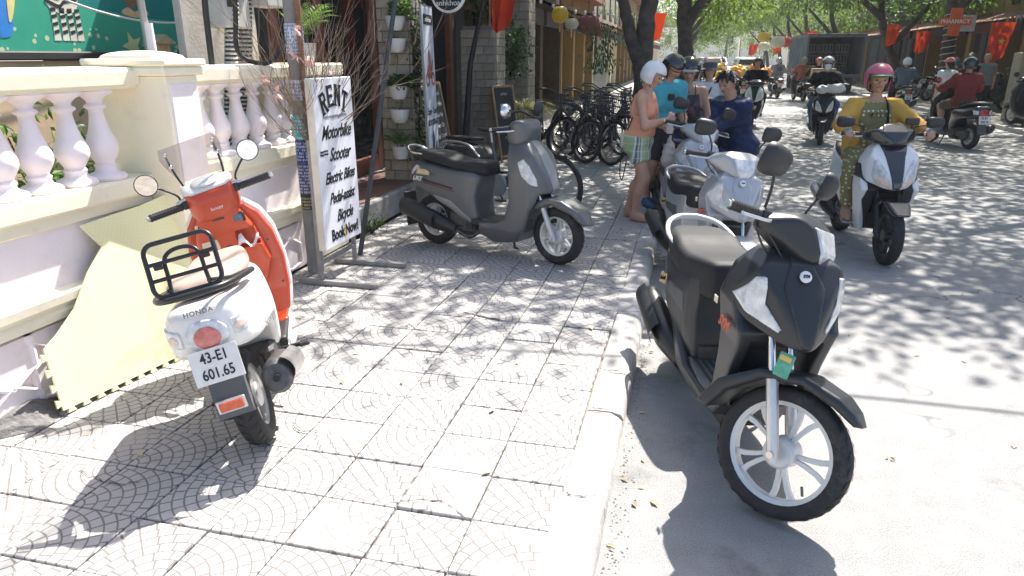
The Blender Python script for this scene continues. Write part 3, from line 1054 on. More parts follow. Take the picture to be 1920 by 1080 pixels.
def tyre_wheel(root, cx, R, w, rr, style='ten', M=None, seg=44, rim=None, simple=False):
    """Tyre with its rim (a sub-part); axle along y."""
    c = (cx, 0, R)
    n = 10
    prof = []
    for i in range(n + 1):
        a = -.12 * PI + 1.24 * PI * i / n
        prof.append((rr + (R - rr) * max(0, math.sin(min(PI, max(0, a)))) ** .55 if 0 < a < PI else rr - .004, -w / 2 * math.cos(a) / 1.0))
    prof = [(rr - .006, -w * .40)] + [(rr + (R - rr) * s, -w / 2 * q) for s, q in ((.12, .86), (.4, 1.0), (.68, .93), (.86, .72), (.96, .4), (1.0, 0.0))]
    prof += [(r, -h) for r, h in prof[-2::-1]]
    b = MB().lathe(prof, c, 'y', seg if not simple else 24, M)
    if not simple:
        k = 30                      # tread grooves as dark notches cut by thin proud ribs
        for i in range(k):
            for sg in (-1, 1):
                a0 = 2 * PI * (i + (.5 if sg > 0 else 0)) / k
                rows = []
                for t in (0, .5, 1.0):
                    a = a0 + .11 * t
                    q = .18 + .62 * t
                    r = rr + (R - rr) * (1.0 - .07 * q - .22 * max(0, q - .45)) + .0022
                    rows.append([(c[0] + r * math.sin(a + e), sg * w / 2 * q, c[2] + r * math.cos(a + e)) for e in (-.045, .045)])
                b.strip(rows, M)
    ty = b.build('tyre', M_TYRE, root, 40)
    b = MB()
    hw = w * .40
    b.lathe([(rr - .022, -hw * .7), (rr - .002, -hw), (rr + .004, -hw * 1.02), (rr + .004, -hw * .9), (rr - .008, -hw * .5), (rr - .008, hw * .5), (rr + .004, hw * .9), (rr + .004, hw * 1.02), (rr - .002, hw), (rr - .022, hw * .7), (rr - .024, 0), (rr - .022, -hw * .7)], c, 'y', seg if not simple else 20, M)
    b.lathe([(0, -.045), (.050, -.045), (.058, -.038), (.060, .038), (.05, .045), (0, .045)], c, 'y', 20, M)
    def spoke(a0, a1, w0, w1, r0=.05, r1=None, th=.014, bend=0.0):
        r1 = r1 or rr - .018
        L = []
        for t in (0, .35, .7, 1.0):
            r = r0 + (r1 - r0) * t
            a = a0 + (a1 - a0) * t + bend * math.sin(t * PI)
            ww = w0 + (w1 - w0) * t
            cs = (math.sin(a), math.cos(a)); tn = (math.cos(a), -math.sin(a))
            P = []
            for sx, sy in ((-1, -1), (1, -1), (1, 1), (-1, 1)):
                P.append((c[0] + cs[0] * r + tn[0] * ww / 2 * sx, sy * th, c[2] + cs[1] * r + tn[1] * ww / 2 * sx))
            L.append(P)
        b.strip(L, M, closed=True)
    if style == 'ten':
        for i in range(5):
            a = 2 * PI * i / 5 + .25
            spoke(a - .16, a - .22, .013, .021, bend=.05, th=.010); spoke(a + .16, a + .22, .013, .021, bend=-.05, th=.010)
    elif style == 'star':
        for i in range(6):
            a = 2 * PI * i / 6 + .1
            spoke(a - .30, a - .03, .014, .012); spoke(a + .30, a + .03, .014, .012)
    elif style == 'six':
        for i in range(6): spoke(2 * PI * i / 6, 2 * PI * i / 6 + .12, .026, .032)
    rm = b.build('rim', rim or M_RIMW, ty, 35)
    if style == 'ten' and not simple:
        MB().cyl((c[0] + (rr - .03) * math.sin(2.3), .0, c[2] + (rr - .03) * math.cos(2.3)), (c[0] + (rr - .06) * math.sin(2.25), .015, c[2] + (rr - .06) * math.cos(2.25)), .005, 6, M=M).build('valve', M_BLKP, ty)
    return ty

def fork(root, top, axle, half_w, M, m_low=None, m_up=None, seg=12):
    ax = Vector(axle); tp = Vector(top)
    for sg in (-1, 1):
        a = Vector((ax.x, sg * half_w, ax.z)); t = Vector((tp.x, sg * half_w, tp.z))
        mid = a.lerp(t, .52)
        lo = a + (a - t).normalized() * .03
        f = MB().tube([lo, lo.lerp(mid, .1), mid], [.017, .022, .022], seg, M=M).build('fork_leg', m_low or M_ALU, root, 40)
        MB().tube([mid, t], .0135, seg, M=M).build('fork_tube', m_up or M_CHROME, f, 40)
        MB().cyl((ax.x, sg * half_w, ax.z), (ax.x, sg * (half_w + .034), ax.z), .013, 10, M=M).build('axle_nut', M_CHROME, f, 40)

def mirror_piece(root, M, base, head, size=(.085, .06), round_=False, back=None, tilt=0.0, yaw=0.0):
    """Stalk and mirror head; the glass looks back towards the rider (-x)."""
    s = 1 if head[1] > 0 else -1
    b, h = Vector(base), Vector(head)
    mid = b.lerp(h, .45) + Vector((.0, s * -.01, .02))
    st = MB().tube(spline([tuple(b), tuple(b + Vector((0, 0, .04))), tuple(mid), tuple(h)], 5), .0055, 7, M=M).build('mirror_stalk', M_BLKM, root, 60)
    N = M @ Matrix.Translation(h) @ Matrix.Rotation(s * yaw, 4, 'Z') @ Matrix.Rotation(tilt, 4, 'Y')
    bk, gl = MB(), MB()
    n = 22
    def ring(f, x):
        P = []
        for i in range(n):
            a = 2 * PI * i / n
            cy, cz = math.cos(a), math.sin(a)
            if not round_:
                e = .62
                cy = math.copysign(abs(cy) ** e, cy); cz = math.copysign(abs(cz) ** e, cz)
                cz *= 1.0 - .22 * (-s * cy if s < 0 else cy) * .6
            P.append((x, size[0] * f * cy, size[1] * f * cz))
        return P
    bk.strip([ring(.93, -.010), ring(1.0, -.012), ring(1.0, -.002), ring(.9, .014), ring(.6, .026), ring(.02, .031)], N, closed=True)
    bk.build('mirror_housing', back or M_BLKP, st, 60)
    gl.strip([ring(.95, -.0085), ring(.02, -.0085)], N, closed=True)
    gl.build('mirror_glass', M_GLASS, st)

def controls(root, M, x, z, r0, r1, rise=.0, back=.05, lever=None):
    for sg in (-1, 1):
        a = Vector((x, sg * r0, z)); e = Vector((x - back, sg * r1, z + rise))
        g = MB()
        P = [a.lerp(e, t) for t in (0, .05, .1, .9, .95, 1.0)]
        g.tube(P, [.016, .0205, .0175, .0175, .0205, .017], 12, M=M)
        for i in range(9):
            q = a.lerp(e, .15 + .7 * i / 8)
            g.tube([q - (e - a).normalized() * .003, q + (e - a).normalized() * .003], .0192, 10, M=M)
        gr = g.build('grip', M_BLKP, root, 50)
        MB().cyl(e, e + (e - a).normalized() * .012, .014, 10, M=M).build('bar_end', M_ALU, gr, 50)
        MB().box(a + Vector((.004, sg * -.022, .004)), (.05, .05, .045), .01, M=M).build('switch_block', M_BLKP, root, 40)
        lv = [a + Vector((.035, -sg * .02, -.008)), a + Vector((.055, sg * .03, -.014)), e + Vector((.052, -sg * .02, -.016)), e + Vector((.058, sg * .0, -.014))]
        MB().tube(spline([tuple(p) for p in lv], 4), .006, 7, M=M, flat=.6).build('brake_lever', lever or M_ALU, root, 50)

def rear_mech(root, ax, R, side_r=-1, simple=False, muff=None, shield=None, mz=0.0):
    """Crankcase, muffler on the right, shock, hugger."""
    b = MB()
    b.box((ax + .20, .075, R + .03), (.50, .09, .15), .035); b.box((ax + .36, 0, R + .02), (.26, .22, .2), .04)
    b.lathe([(0, -.02), (.075, -.02), (.085, 0), (.08, .03), (0, .035)], (ax + .02, .105, R), 'y', 18)
    b.lathe([(0, -.02), (.09, -.02), (.095, 0), (.09, .03), (0, .03)], (ax + .36, .115, R + .03), 'y', 18)
    b.box((ax + .30, -.09, R + .05), (.16, .07, .13), .02)
    for i in range(6): b.box((ax + .40 + i * .018, 0, R + .05), (.006, .24, .14))
    b.build('engine', M_ENG, root, 40)
    mu = MB()
    P = spline([(ax + .30, -.13, R - .04), (ax + .12, -.165, R + .02 + mz), (ax - .12, -.18, R + .09 + mz), (ax - .24, -.185, R + .12 + mz)], 5)
    mu.tube(P, [.045 + .03 * min(1, i / 5) for i in range(len(P) - 1)] + [.058], 16, flat=.85)
    mo = mu.build('muffler', muff or M_BLKM, root, 50)
    MB().tube(spline([(ax + .52, -.05, R - .02), (ax + .42, -.10, R - .09), (ax + .30, -.13, R - .04)], 5), .016, 8).build('exhaust_pipe', M_ENG, mo, 50)
    sh = MB()
    rows = []
    for i in range(7):
        t = i / 6
        x = ax + .14 - .36 * t; zc = R + .03 + .10 * t + mz
        rows.append([(x, -.18 - .082 * math.cos(a), zc + .075 * math.sin(a)) for a in (-.7, -.4, -.1, .2, .5, .8, 1.1)])
    sh.strip(rows)
    sh.build('heat_shield', shield or M_BLKP, mo, 50)
    MB().cyl((ax - .235, -.185, R + .118 + mz), (ax - .262, -.186, R + .124 + mz), .016, 10).build('tail_pipe', M_INK, mo, 40)
    if not simple:
        s = MB().cyl((ax - .02, .12, R + .04), (ax + .06, .12, R + .36), .012, 8)
        for i in range(9):
            q = Vector((ax - .0, .12, R + .12)).lerp(Vector((ax + .05, .12, R + .31)), i / 8)
            s.lathe([(.020, -.006), (.028, 0), (.020, .006)], q, 'z', 12)
        s.build('rear_shock', M_ENG, root, 50)

def side_stand(root, left_y=.16, lean=0.0, ang=0.0, x=-.02):
    b = MB().tube([(x, left_y - .05, .23), (x - .03, left_y + .05, .02), (x - .02, left_y + .07, .008)], [.011, .010, .012], 8)
    b.box((x - .02, left_y + .07, .006), (.05, .03, .01), .003)
    b.build('side_stand', M_BLKM, root, 50)

def plate(root, org, right, up, l1, l2, w=.19, h=.14, sz=.060):
    Mx = frame_mat(org, right, up)
    p = MB().box((0, 0, 0), (w, h, .003), .001, Mx).build('licence_plate', M_PLATEW, root)
    text_mesh('lettering', l1, sz, M_INK, p, Mx @ Matrix.Translation((0, h * .235, .0022)), bold=.0008, sx=.78)
    text_mesh('lettering', l2, sz, M_INK, p, Mx @ Matrix.Translation((0, -h * .235, .0022)), bold=.0008, sx=.78)
    return p

# ---- sporty scooter (the near black one and the two silver ones)
def sport_scooter(label, loc, head, lean, steer, body, tailrail, scale=1.0, res=.008, group=None, seat=None, simple=False, sticker=True):
    t = thing('motor_scooter', label, 'scooter', loc, (rad(lean), 0, rad(head)), group, scale)
    S = steer_matrix(rad(steer), (.33, 0, .93), (-.40, 0, .92))
    FA, RA = (.60, 0, .245), (-.60, 0, .235)
    K = Matrix(((.96, 0, 0, -.01), (0, 1, 0, 0), (.10, 0, 1, 0), (0, 0, 0, 1)))      # tail slopes down a little
    tyre_wheel(t, FA[0], .245, .076, .194, 'ten', S, simple=simple)
    tyre_wheel(t, RA[0], .235, .10, .165, 'ten', None, simple=simple)
    fork(t, (.40, 0, .72), FA, .085, S)
    cowl = dict(side=[(.31, .94), (.41, .965), (.475, .92), (.545, .82), (.60, .72), (.625, .665), (.60, .635), (.50, .60), (.40, .60), (.31, .66)],
                top=[(.26, .215), (.38, .212), (.46, .175), (.55, .095), (.635, .0)],
                front=[(.97, 0), (.965, .085), (.91, .15), (.83, .195), (.75, .212), (.70, .16), (.655, .07), (.635, 0)])
    c = panel('nose_cowl', body, t, k=.012, res=res, **cowl)
    # raised centre V panel and headlamps follow the cowl's own surface
    panel('nose_crest', body, c, k=.012, res=res, off=.006, keep=[('yz', [(-.03, .95), (.03, .95), (.075, .85), (.02, .66), (-.02, .66), (-.075, .85)], .3, .8)], **cowl)
    for sg in (-1, 1):
        lens = [(sg * .130, .885), (sg * .158, .878), (sg * .203, .79), (sg * .175, .74), (sg * .085, .695), (sg * .078, .71), (sg * .128, .79)]
        panel('headlamp', M_LENS, c, k=.012, res=min(res,.0055) if not simple else res, off=.006, keep=[('yz', lens, .36, .8)], **cowl)
    panel('leg_shield', body, t, k=.02, res=res,
          side=[(.27, .94), (.34, .95), (.40, .80), (.445, .70), (.48, .66), (.455, .59), (.415, .50), (.385, .40), (.355, .30), (.30, .235), (.10, .205), (.10, .265), (.20, .28), (.245, .36), (.265, .5), (.255, .72)],
          front=[(.95, 0), (.95, .085), (.88, .165), (.76, .205), (.6, .182), (.45, .182), (.3, .18), (.20, .165), (.20, 0)],
          sub=[('xz', [(.315, .05), (.335, .40), (.37, .55), (.45, .62), (.75, .66), (.75, .05)], -.135, .135)])
    panel('inner_fender', M_BLKP, t, k=.01, res=res * 1.3, side=[(.29, .28), (.325, .28), (.345, .42), (.38, .56), (.46, .625), (.44, .645), (.34, .6), (.30, .44)], top=[(.25, .17), (.5, .17)])
    panel('floorboard', M_GREYP, t, k=.01, res=res * 1.2, side=[(.26, .255), (-.16, .255), (-.16, .292), (.20, .292), (.26, .32)], top=[(.27, .165), (.1, .175), (-.17, .15)])
    fm = MB()
    for sg in (-1, 1):
        for i in range(4): fm.box((.02, sg * (.04 + i * .03), .294), (.28, .012, .006))
    fm.build('floor_ribs', M_BLKP, t)
    panel('side_skirt', body, t, k=.02, res=res, side=[(.36, .31), (.31, .235), (.0, .20), (-.22, .225), (-.42, .36), (-.36, .42), (-.2, .33), (-.1, .272), (.24, .278)], top=[(.37, .18), (.2, .195), (-.2, .19), (-.43, .17)],
          sub=[('xz', [(-.2, .26), (-.2, .5), (.3, .5), (.3, .26)], -.155, .155)])
    panel('belly_pan', M_BLKP, t, k=.02, res=res * 1.3, side=[(.32, .25), (.25, .15), (-.1, .14), (-.3, .2), (-.3, .26)], top=[(.33, .12), (-.3, .13)])
    tail = dict(side=[(-.12, .29), (-.145, .5), (-.13, .69), (-.3, .70), (-.6, .735), (-.84, .82), (-.90, .80), (-.86, .74), (-.74, .62), (-.60, .52), (-.42, .44), (-.28, .34)],
                top=[(-.10, .13), (-.2, .175), (-.45, .195), (-.7, .15), (-.92, .055)], front=[(.83, .05), (.76, .11), (.68, .17), (.58, .20), (.46, .19), (.29, .15)])
    tl = panel('tail_body', body, t, K, k=.02, res=res, **tail)
    for sg in (-1, 1):
        panel('side_trim', M_GREYP, tl, K, k=.02, res=res, off=.005, keep=[('xz', [(-.25, .60), (-.55, .62), (-.8, .74), (-.83, .71), (-.56, .585), (-.22, .50)], -.3 if sg < 0 else .02, -.02 if sg < 0 else .3)], **tail)
    panel('tail_lamp', M_RED, tl, K, k=.02, res=res, off=.005, keep=[('xz', [(-.84, .70), (-.95, .78), (-.95, .84), (-.84, .78)], -.3, .3)], **tail)
    panel('seat', seat or M_SEATK, t, K, k=.045, res=res, side=[(-.06, .60), (-.05, .71), (-.10, .775), (-.32, .775), (-.46, .795), (-.56, .83), (-.74, .85), (-.82, .84), (-.82, .79), (-.6, .70), (-.3, .63)],
          top=[(-.04, .11), (-.14, .145), (-.34, .17), (-.6, .165), (-.76, .13), (-.84, .07)], sm=(3, 3, 0))
    gr = MB()
    P = spline([(-.52, .155, .775), (-.66, .165, .82), (-.80, .13, .865), (-.89, .06, .885), (-.905, 0, .888)], 5)
    P = P + [(x, -y, z) for x, y, z in P[-2::-1]]
    gr.tube(P, [.008 + .008 * math.sin(PI * i / (len(P) - 1)) for i in range(len(P))], 10, M=K)
    gr.build('grab_rail', tailrail, t, 60)
    # front fender, turned with the wheel
    A = lambda r, a: (FA[0] + r * math.cos(rad(a)), FA[2] + r * math.sin(rad(a)))
    outer = [A(.305, 44), A(.312, 54), A(.310, 66), A(.305, 90), A(.31, 120), A(.33, 150), A(.345, 172)]
    inner = [A(.29, 172), A(.275, 150), A(.268, 120), A(.266, 90), A(.268, 60), A(.28, 47)]
    panel('front_fender', body, t, S, k=.02, res=res, side=outer + inner, top=[(.885, .008), (.83, .035), (.74, .07), (.6, .092), (.4, .115), (.25, .11)],
          sub=[('xz', [A(.27, a) for a in range(-20, 200, 10)], -.062, .062)])
    # headset
    hs = dict(side=[(.245, .985), (.275, 1.05), (.36, 1.085), (.44, 1.04), (.485, .965), (.475, .925), (.42, .905), (.31, .925)],
              top=[(.23, .10), (.255, .19), (.31, .205), (.38, .15), (.44, .10), (.49, .06), (.495, 0)],
              front=[(1.09, 0), (1.085, .07), (1.06, .14), (1.02, .21), (.985, .19), (.93, .10), (.90, .06), (.90, 0)])
    h = panel('handlebar_cover', body, t, S, k=.018, res=res, **hs)
    panel('front_lamp', M_LENS, h, S, k=.018, res=min(res,.0055), off=.006, keep=[('yz', [(-.085, 1.045), (.085, 1.045), (.06, .95), (.03, .915), (-.03, .915), (-.06, .95)], .40, .6)], **hs)
    MB().tube([(.34, 0, .88), (.33, 0, .94)], .05, 14, M=S).build('steering_neck', M_BLKP, t, 50)
    controls(t, S, .275, 1.03, .195, .335)
    for sg in (-1, 1):
        mirror_piece(t, S, (.275, sg * .175, 1.045), (.29, sg * .255, 1.215), (.075, .055), tilt=.15, yaw=.15)
    rear_mech(t, RA[0], .235, simple=simple)
    MB().box((-.80, 0, .50), (.02, .14, .22), .006, Matrix.Translation((0, 0, 0))).build('mudguard', M_BLKP, t)
    b = MB().box((-.60, .0, .5), (.02, .02, .02))
    side_stand(t)
    if not simple:
        em = MB().lathe([(0, .004), (.017, .004), (.021, .002), (.021, -.004)], (0, 0, 0), 'z', 24, frame_mat((.513, 0, .887), (0, 1, 0), (-.5, 0, .85)) @ Matrix.Translation((0, 0, .008))).build('badge', mat('badge_silver', (.75, .75, .75), .3), c, 40)
        text_mesh('badge_lettering', 'SYM', .016, M_INK, c, frame_mat((.513, 0, .887), (0, 1, 0), (-.5, 0, .85)) @ Matrix.Translation((0, 0, .0128)), bold=.0006, shear=.2, sx=.8)
        Mt = frame_mat((.36, -.203, .655), (1, -.03, 0), (0, 0.07, 1)) 
        text_mesh('side_lettering', 'SYM', .058, M_ORINK, t, Mt @ Matrix.Translation((0, 0, .004)), shear=.35, bold=.002)
        Ms = frame_mat((-.52, -.196, .555), (1, 0, .25), (0, .2, 1))
        st = MB().prism([(-.06, -.022), (.05, -.03), (.062, .0), (.05, .024), (.01, .02), (-.03, .034), (-.055, .03)], .006, .0075, 'xy', Ms).build('sticker', M_GOLD, t)
        text_mesh('sticker_lettering', 'hoianit', .034, M_INK, st, Ms @ Matrix.Translation((0, 0, .009)), shear=.2)
        # inspection tag tied to the right fork leg
        q = MB().box((.53, -.122, .56), (.056, .012, .088), .004, S).build('inspection_tag', mat('tag_green', (.10, .36, .25), .5, var=.35, vscale=40), t)
        MB().box((.53, -.1295, .585), (.042, .002, .018), 0, S).build('tag_print', mat('tag_yellow', (.65, .45, .12), .5), q)
        MB().tube(spline([(.27, -.2, 1.0), (.31, -.16, .93), (.36, -.08, .87)], 5), .004, 6, M=S).build('brake_cable', M_BLKP, t)
        MB().tube(spline([(.30, -.19, 1.0), (.37, -.13, .92), (.40, -.05, .85)], 5), .0035, 6, M=S).build('brake_cable', M_BLKP, t)
        MB().box((.30, -.225, .73), (.035, .006, .03), .003).build('side_reflector', mat('pale_reflector', (.7, .62, .5), .2), t)
    return t

M_BLKBODY = mat('matt_black_paint', (.024, .027, .031), .36, var=.12, vscale=8, spec=.5, rvar=.08, dirt=((.14, .13, .12), 5, .64, .22))
M_SILVER = mat('silver_paint', (.42, .43, .45), .34, metal=.35, var=.05, vscale=8, rvar=.05, coat=.3)
M_WHT = mat('white_gloss', (.74, .74, .73), .3, var=.04, vscale=10, coat=.4, rvar=.05)
sport_scooter('matt black motor scooter with white wheels standing nearest in the road by the kerb', (.275, 3.12, RZ), -73.5, -2.0, 44, M_BLKBODY, M_WHT, 1.05, .0075, 'parked scooters')
sport_scooter('silver motor scooter parked directly behind the black one, tilted mirror facing away', (.17, 5.36, RZ), -72, -4.0, 8, M_SILVER, M_SILVER, 1.0, .009, 'parked scooters')
sport_scooter('silver motor scooter beside the crouching man in navy', (-.03, 7.22, RZ), -80, -5.0, 20, M_SILVER, M_SILVER, 1.02, .012, 'parked scooters', sticker=False)
# ---- rounded retro scooter, dark grey, seen from its right side
M_GREYB = mat('satin_grey_paint', (.125, .13, .135), .36, metal=.3, var=.06, vscale=8, rvar=.06, coat=.2)
M_GREYL = mat('light_grey_paint', (.27, .275, .28), .36, metal=.3, var=.06, rvar=.06, coat=.2)
def retro_scooter(label, loc, head, lean, steer, scale=1.0, res=.008):
    t = thing('motor_scooter', label, 'scooter', loc, (rad(lean), 0, rad(head)), 'parked scooters', scale)
    S = steer_matrix(rad(steer), (.33, 0, .90), (-.42, 0, .90))
    FA = (.61, 0, .232); RA = (-.61, 0, .222)
    tyre_wheel(t, FA[0], .232, .09, .165, 'star', S); tyre_wheel(t, RA[0], .222, .10, .150, 'star')
    fork(t, (.43, 0, .66), FA, .082, S, m_low=M_RIMW)
    B = M_GREYB
    sh = dict(side=[(.19, .95), (.26, .985), (.36, .96), (.45, .86), (.53, .72), (.585, .60), (.57, .565), (.50, .54), (.43, .42), (.38, .27), (.30, .155), (.08, .12), (-.06, .19), (-.04, .285), (.12, .30), (.21, .34), (.255, .5), (.235, .75)],
              top=[(-.1, .19), (.1, .205), (.3, .215), (.42, .19), (.52, .12), (.585, .07), (.60, 0)],
              front=[(.99, 0), (.98, .07), (.94, .12), (.85, .175), (.72, .205), (.55, .215), (.4, .205), (.25, .19), (.12, .13)])
    s = panel('leg_shield', B, t, k=.03, res=res, sub=[('xz', [(.33, .0), (.37, .35), (.41, .5), (.5, .56), (.75, .6), (.75, .0)], -.13, .13), ('xz', [(-.2, .30), (.13, .30), (.20, .34), (.235, .5), (.215, .75), (.17, .95), (.1, 1.2), (-.2, 1.2)], -.19, .19)], **sh)
    panel('horn_cover', M_GREYL, s, k=.03, res=res, off=.006, keep=[('yz', [(-.045, .985), (.045, .985), (.07, .8), (.05, .56), (-.05, .56), (-.07, .8)], .2, .8)], **sh)
    for sg in (-1, 1):
        y0, y1 = (-.3, -.06) if sg < 0 else (.06, .3)
        panel('headlamp', M_LENS, s, k=.03, res=.0055, off=.005, keep=[('xz', [(.325, .80), (.375, .83), (.43, .78), (.48, .68), (.49, .62), (.44, .635), (.37, .70)], y0, y1)], **sh)
    panel('floorboard', M_BLKP, t, k=.01, res=.011, side=[(.23, .25), (-.14, .25), (-.14, .303), (.13, .303), (.22, .345)], top=[(.24, .17), (-.15, .16)])
    tail = dict(side=[(-.07, .27), (-.10, .48), (-.07, .66), (-.34, .69), (-.62, .73), (-.76, .735), (-.83, .66), (-.83, .575), (-.74, .52), (-.60, .475), (-.45, .41), (-.30, .33), (-.16, .26)],
                top=[(-.05, .10), (-.14, .165), (-.35, .205), (-.6, .20), (-.78, .14), (-.86, .05)], front=[(.75, .09), (.70, .15), (.62, .19), (.5, .205), (.38, .18), (.25, .14)], sm=(3, 3, 3))
    tl = panel('tail_body', B, t, k=.04, res=res, **tail)
    for sg in (-1, 1):
        y0, y1 = (-.3, -.05) if sg < 0 else (.05, .3)
        panel('side_stripe', mat('red_black_stripe', (.03, .02, .02), .4), tl, k=.04, res=.006, off=.003, keep=[('xz', [(-.66, .575), (-.30, .53), (-.30, .55), (-.66, .60)], y0, y1)], **tail)
        panel('side_stripe', mat('dark_red_stripe', (.16, .03, .03), .4), tl, k=.04, res=.006, off=.003, keep=[('xz', [(-.62, .555), (-.28, .51), (-.28, .522), (-.62, .567)], y0, y1)], **tail)
        panel('lower_trim', M_GREYL, tl, k=.04, res=res, off=.006, keep=[('xz', [(-.50, .47), (-.33, .44), (-.16, .31), (-.10, .245), (-.2, .26), (-.33, .36), (-.48, .43)], y0, y1)], **tail)
        panel('turn_signal', M_LENS, tl, k=.04, res=.006, off=.006, keep=[('xz', [(-.80, .63), (-.72, .70), (-.68, .69), (-.77, .61)], y0, y1)], **tail)
    panel('tail_lamp', M_RED, tl, k=.04, res=.007, off=.006, keep=[('xz', [(-.79, .60), (-.9, .60), (-.9, .72), (-.79, .71)], -.1, .1)], **tail)
    panel('seat', M_SEATK, t, k=.05, res=res, side=[(.0, .655), (.01, .72), (-.06, .775), (-.26, .765), (-.40, .785), (-.52, .815), (-.72, .825), (-.79, .81), (-.79, .76), (-.5, .715), (-.2, .665)],
          top=[(.01, .07), (-.06, .115), (-.3, .15), (-.6, .15), (-.74, .12), (-.80, .07)], sm=(3, 3, 0))
    MB().tube(spline([(-.66, .13, .79), (-.80, .12, .80), (-.875, .08, .835), (-.885, 0, .845), (-.875, -.08, .835), (-.80, -.12, .80), (-.66, -.13, .79)], 5), .011, 8).build('grab_rail', M_CHROME, t, 60)
    A = lambda r, a: (FA[0] + r * math.cos(rad(a)), FA[2] + r * math.sin(rad(a)))
    panel('front_fender', B, t, S, k=.03, res=res, side=[A(.335, 22), A(.325, 45), A(.315, 75), A(.315, 100), A(.325, 130), A(.335, 158), A(.27, 162), A(.262, 130), A(.258, 90), A(.262, 50), A(.29, 24)],
          top=[(.94, .03), (.84, .09), (.72, .115), (.6, .125), (.45, .125), (.28, .11)], sub=[('xz', [A(.262, a) for a in range(-20, 200, 10)], -.085, .085)])
    hs = dict(side=[(.175, .97), (.19, 1.06), (.26, 1.115), (.33, 1.11), (.375, 1.04), (.37, .965), (.32, .93), (.22, .935)], top=[(.16, .08), (.2, .14), (.28, .15), (.35, .11), (.385, .06), (.39, 0)], sm=(3, 3, 0))
    h = panel('handlebar_cover', B, t, S, k=.04, res=res, **hs)
    panel('instrument_face', mat('beige_plastic', (.50, .46, .40), .4), h, S, k=.04, res=.007, off=.004, keep=[('xz', [(.1, .97), (.212, .955), (.235, 1.06), (.1, 1.09)], -.11, .11)], **hs)
    controls(t, S, .235, 1.055, .135, .30, back=.06, lever=M_CHROME)
    for sg in (-1, 1): mirror_piece(t, S, (.24, sg * .13, 1.07), (.25, sg * .21, 1.19), (.055, .055), True, back=M_CHROME if sg < 0 else None)
    rear_mech(t, RA[0], .222)
    side_stand(t, x=.10)
    MB().box((-.86, 0, .42), (.015, .16, .30), .005, Matrix.Rotation(-.15, 4, 'Y')).build('mudguard', M_BLKP, t)
    Ms = frame_mat((-.60, -.212, .655), (1, 0, 0), (0, .16, 1))
    st = MB().prism([(-.07, -.022), (.07, -.026), (.075, .0), (.03, .02), (-.03, .022), (-.045, .04), (-.06, .036)], .000, .0015, 'xy', Ms).build('sticker', M_GOLD, t)
    text_mesh('sticker_lettering', 'hoianit', .042, mat('cream_ink', (.75, .68, .5), .6), st, Ms @ Matrix.Translation((0, 0, .003)), shear=.2, bold=.001)
    text_mesh('model_lettering', 'LIKE', .05, M_WHITEINK, t, frame_mat((-.66, -.2135, .595), (1, 0, -.04), (0, .06, 1)) @ Matrix.Translation((0, 0, .004)), shear=.4, bold=.001)
    return t
retro_scooter('dark grey retro motor scooter with black seat parked across the pavement', (-1.53, 5.54, 0), -19, -2.5, -6, 1.01)

# ---- small city scooter with rounded tail (the red and white one; also ridden ones further off)
M_REDP = mat('orange_red_paint', (.55, .065, .02), .32, var=.06, vscale=8, coat=.4, rvar=.05)
M_WHP = mat('white_body', (.78, .76, .72), .30, var=.04, vscale=6, coat=.4, rvar=.05, dirt=((.5, .45, .4), 5, .66, .4))
M_TANS = mat('taupe_vinyl', (.40, .31, .26), .5, var=.10, vscale=8, bump=.15, bscale=200)
M_BEIGE = mat('cream_sticker', (.72, .62, .45), .5)
def glassy(name, col, alpha, rough=.05):
    m, nt, b = node_mat(name)
    k = NB(nt)
    nz = k.noise(k.n('ShaderNodeTexCoord').outputs['Object'], 9, 3)
    k.put(b.inputs['Base Color'], k.mix(nz, col, tuple(min(1, c * 1.3) for c in col)))
    b.inputs['Roughness'].default_value = rough
    b.inputs['Alpha'].default_value = alpha
    return m
M_SMOKE = glassy('smoked_screen', (.32, .27, .27), .35)
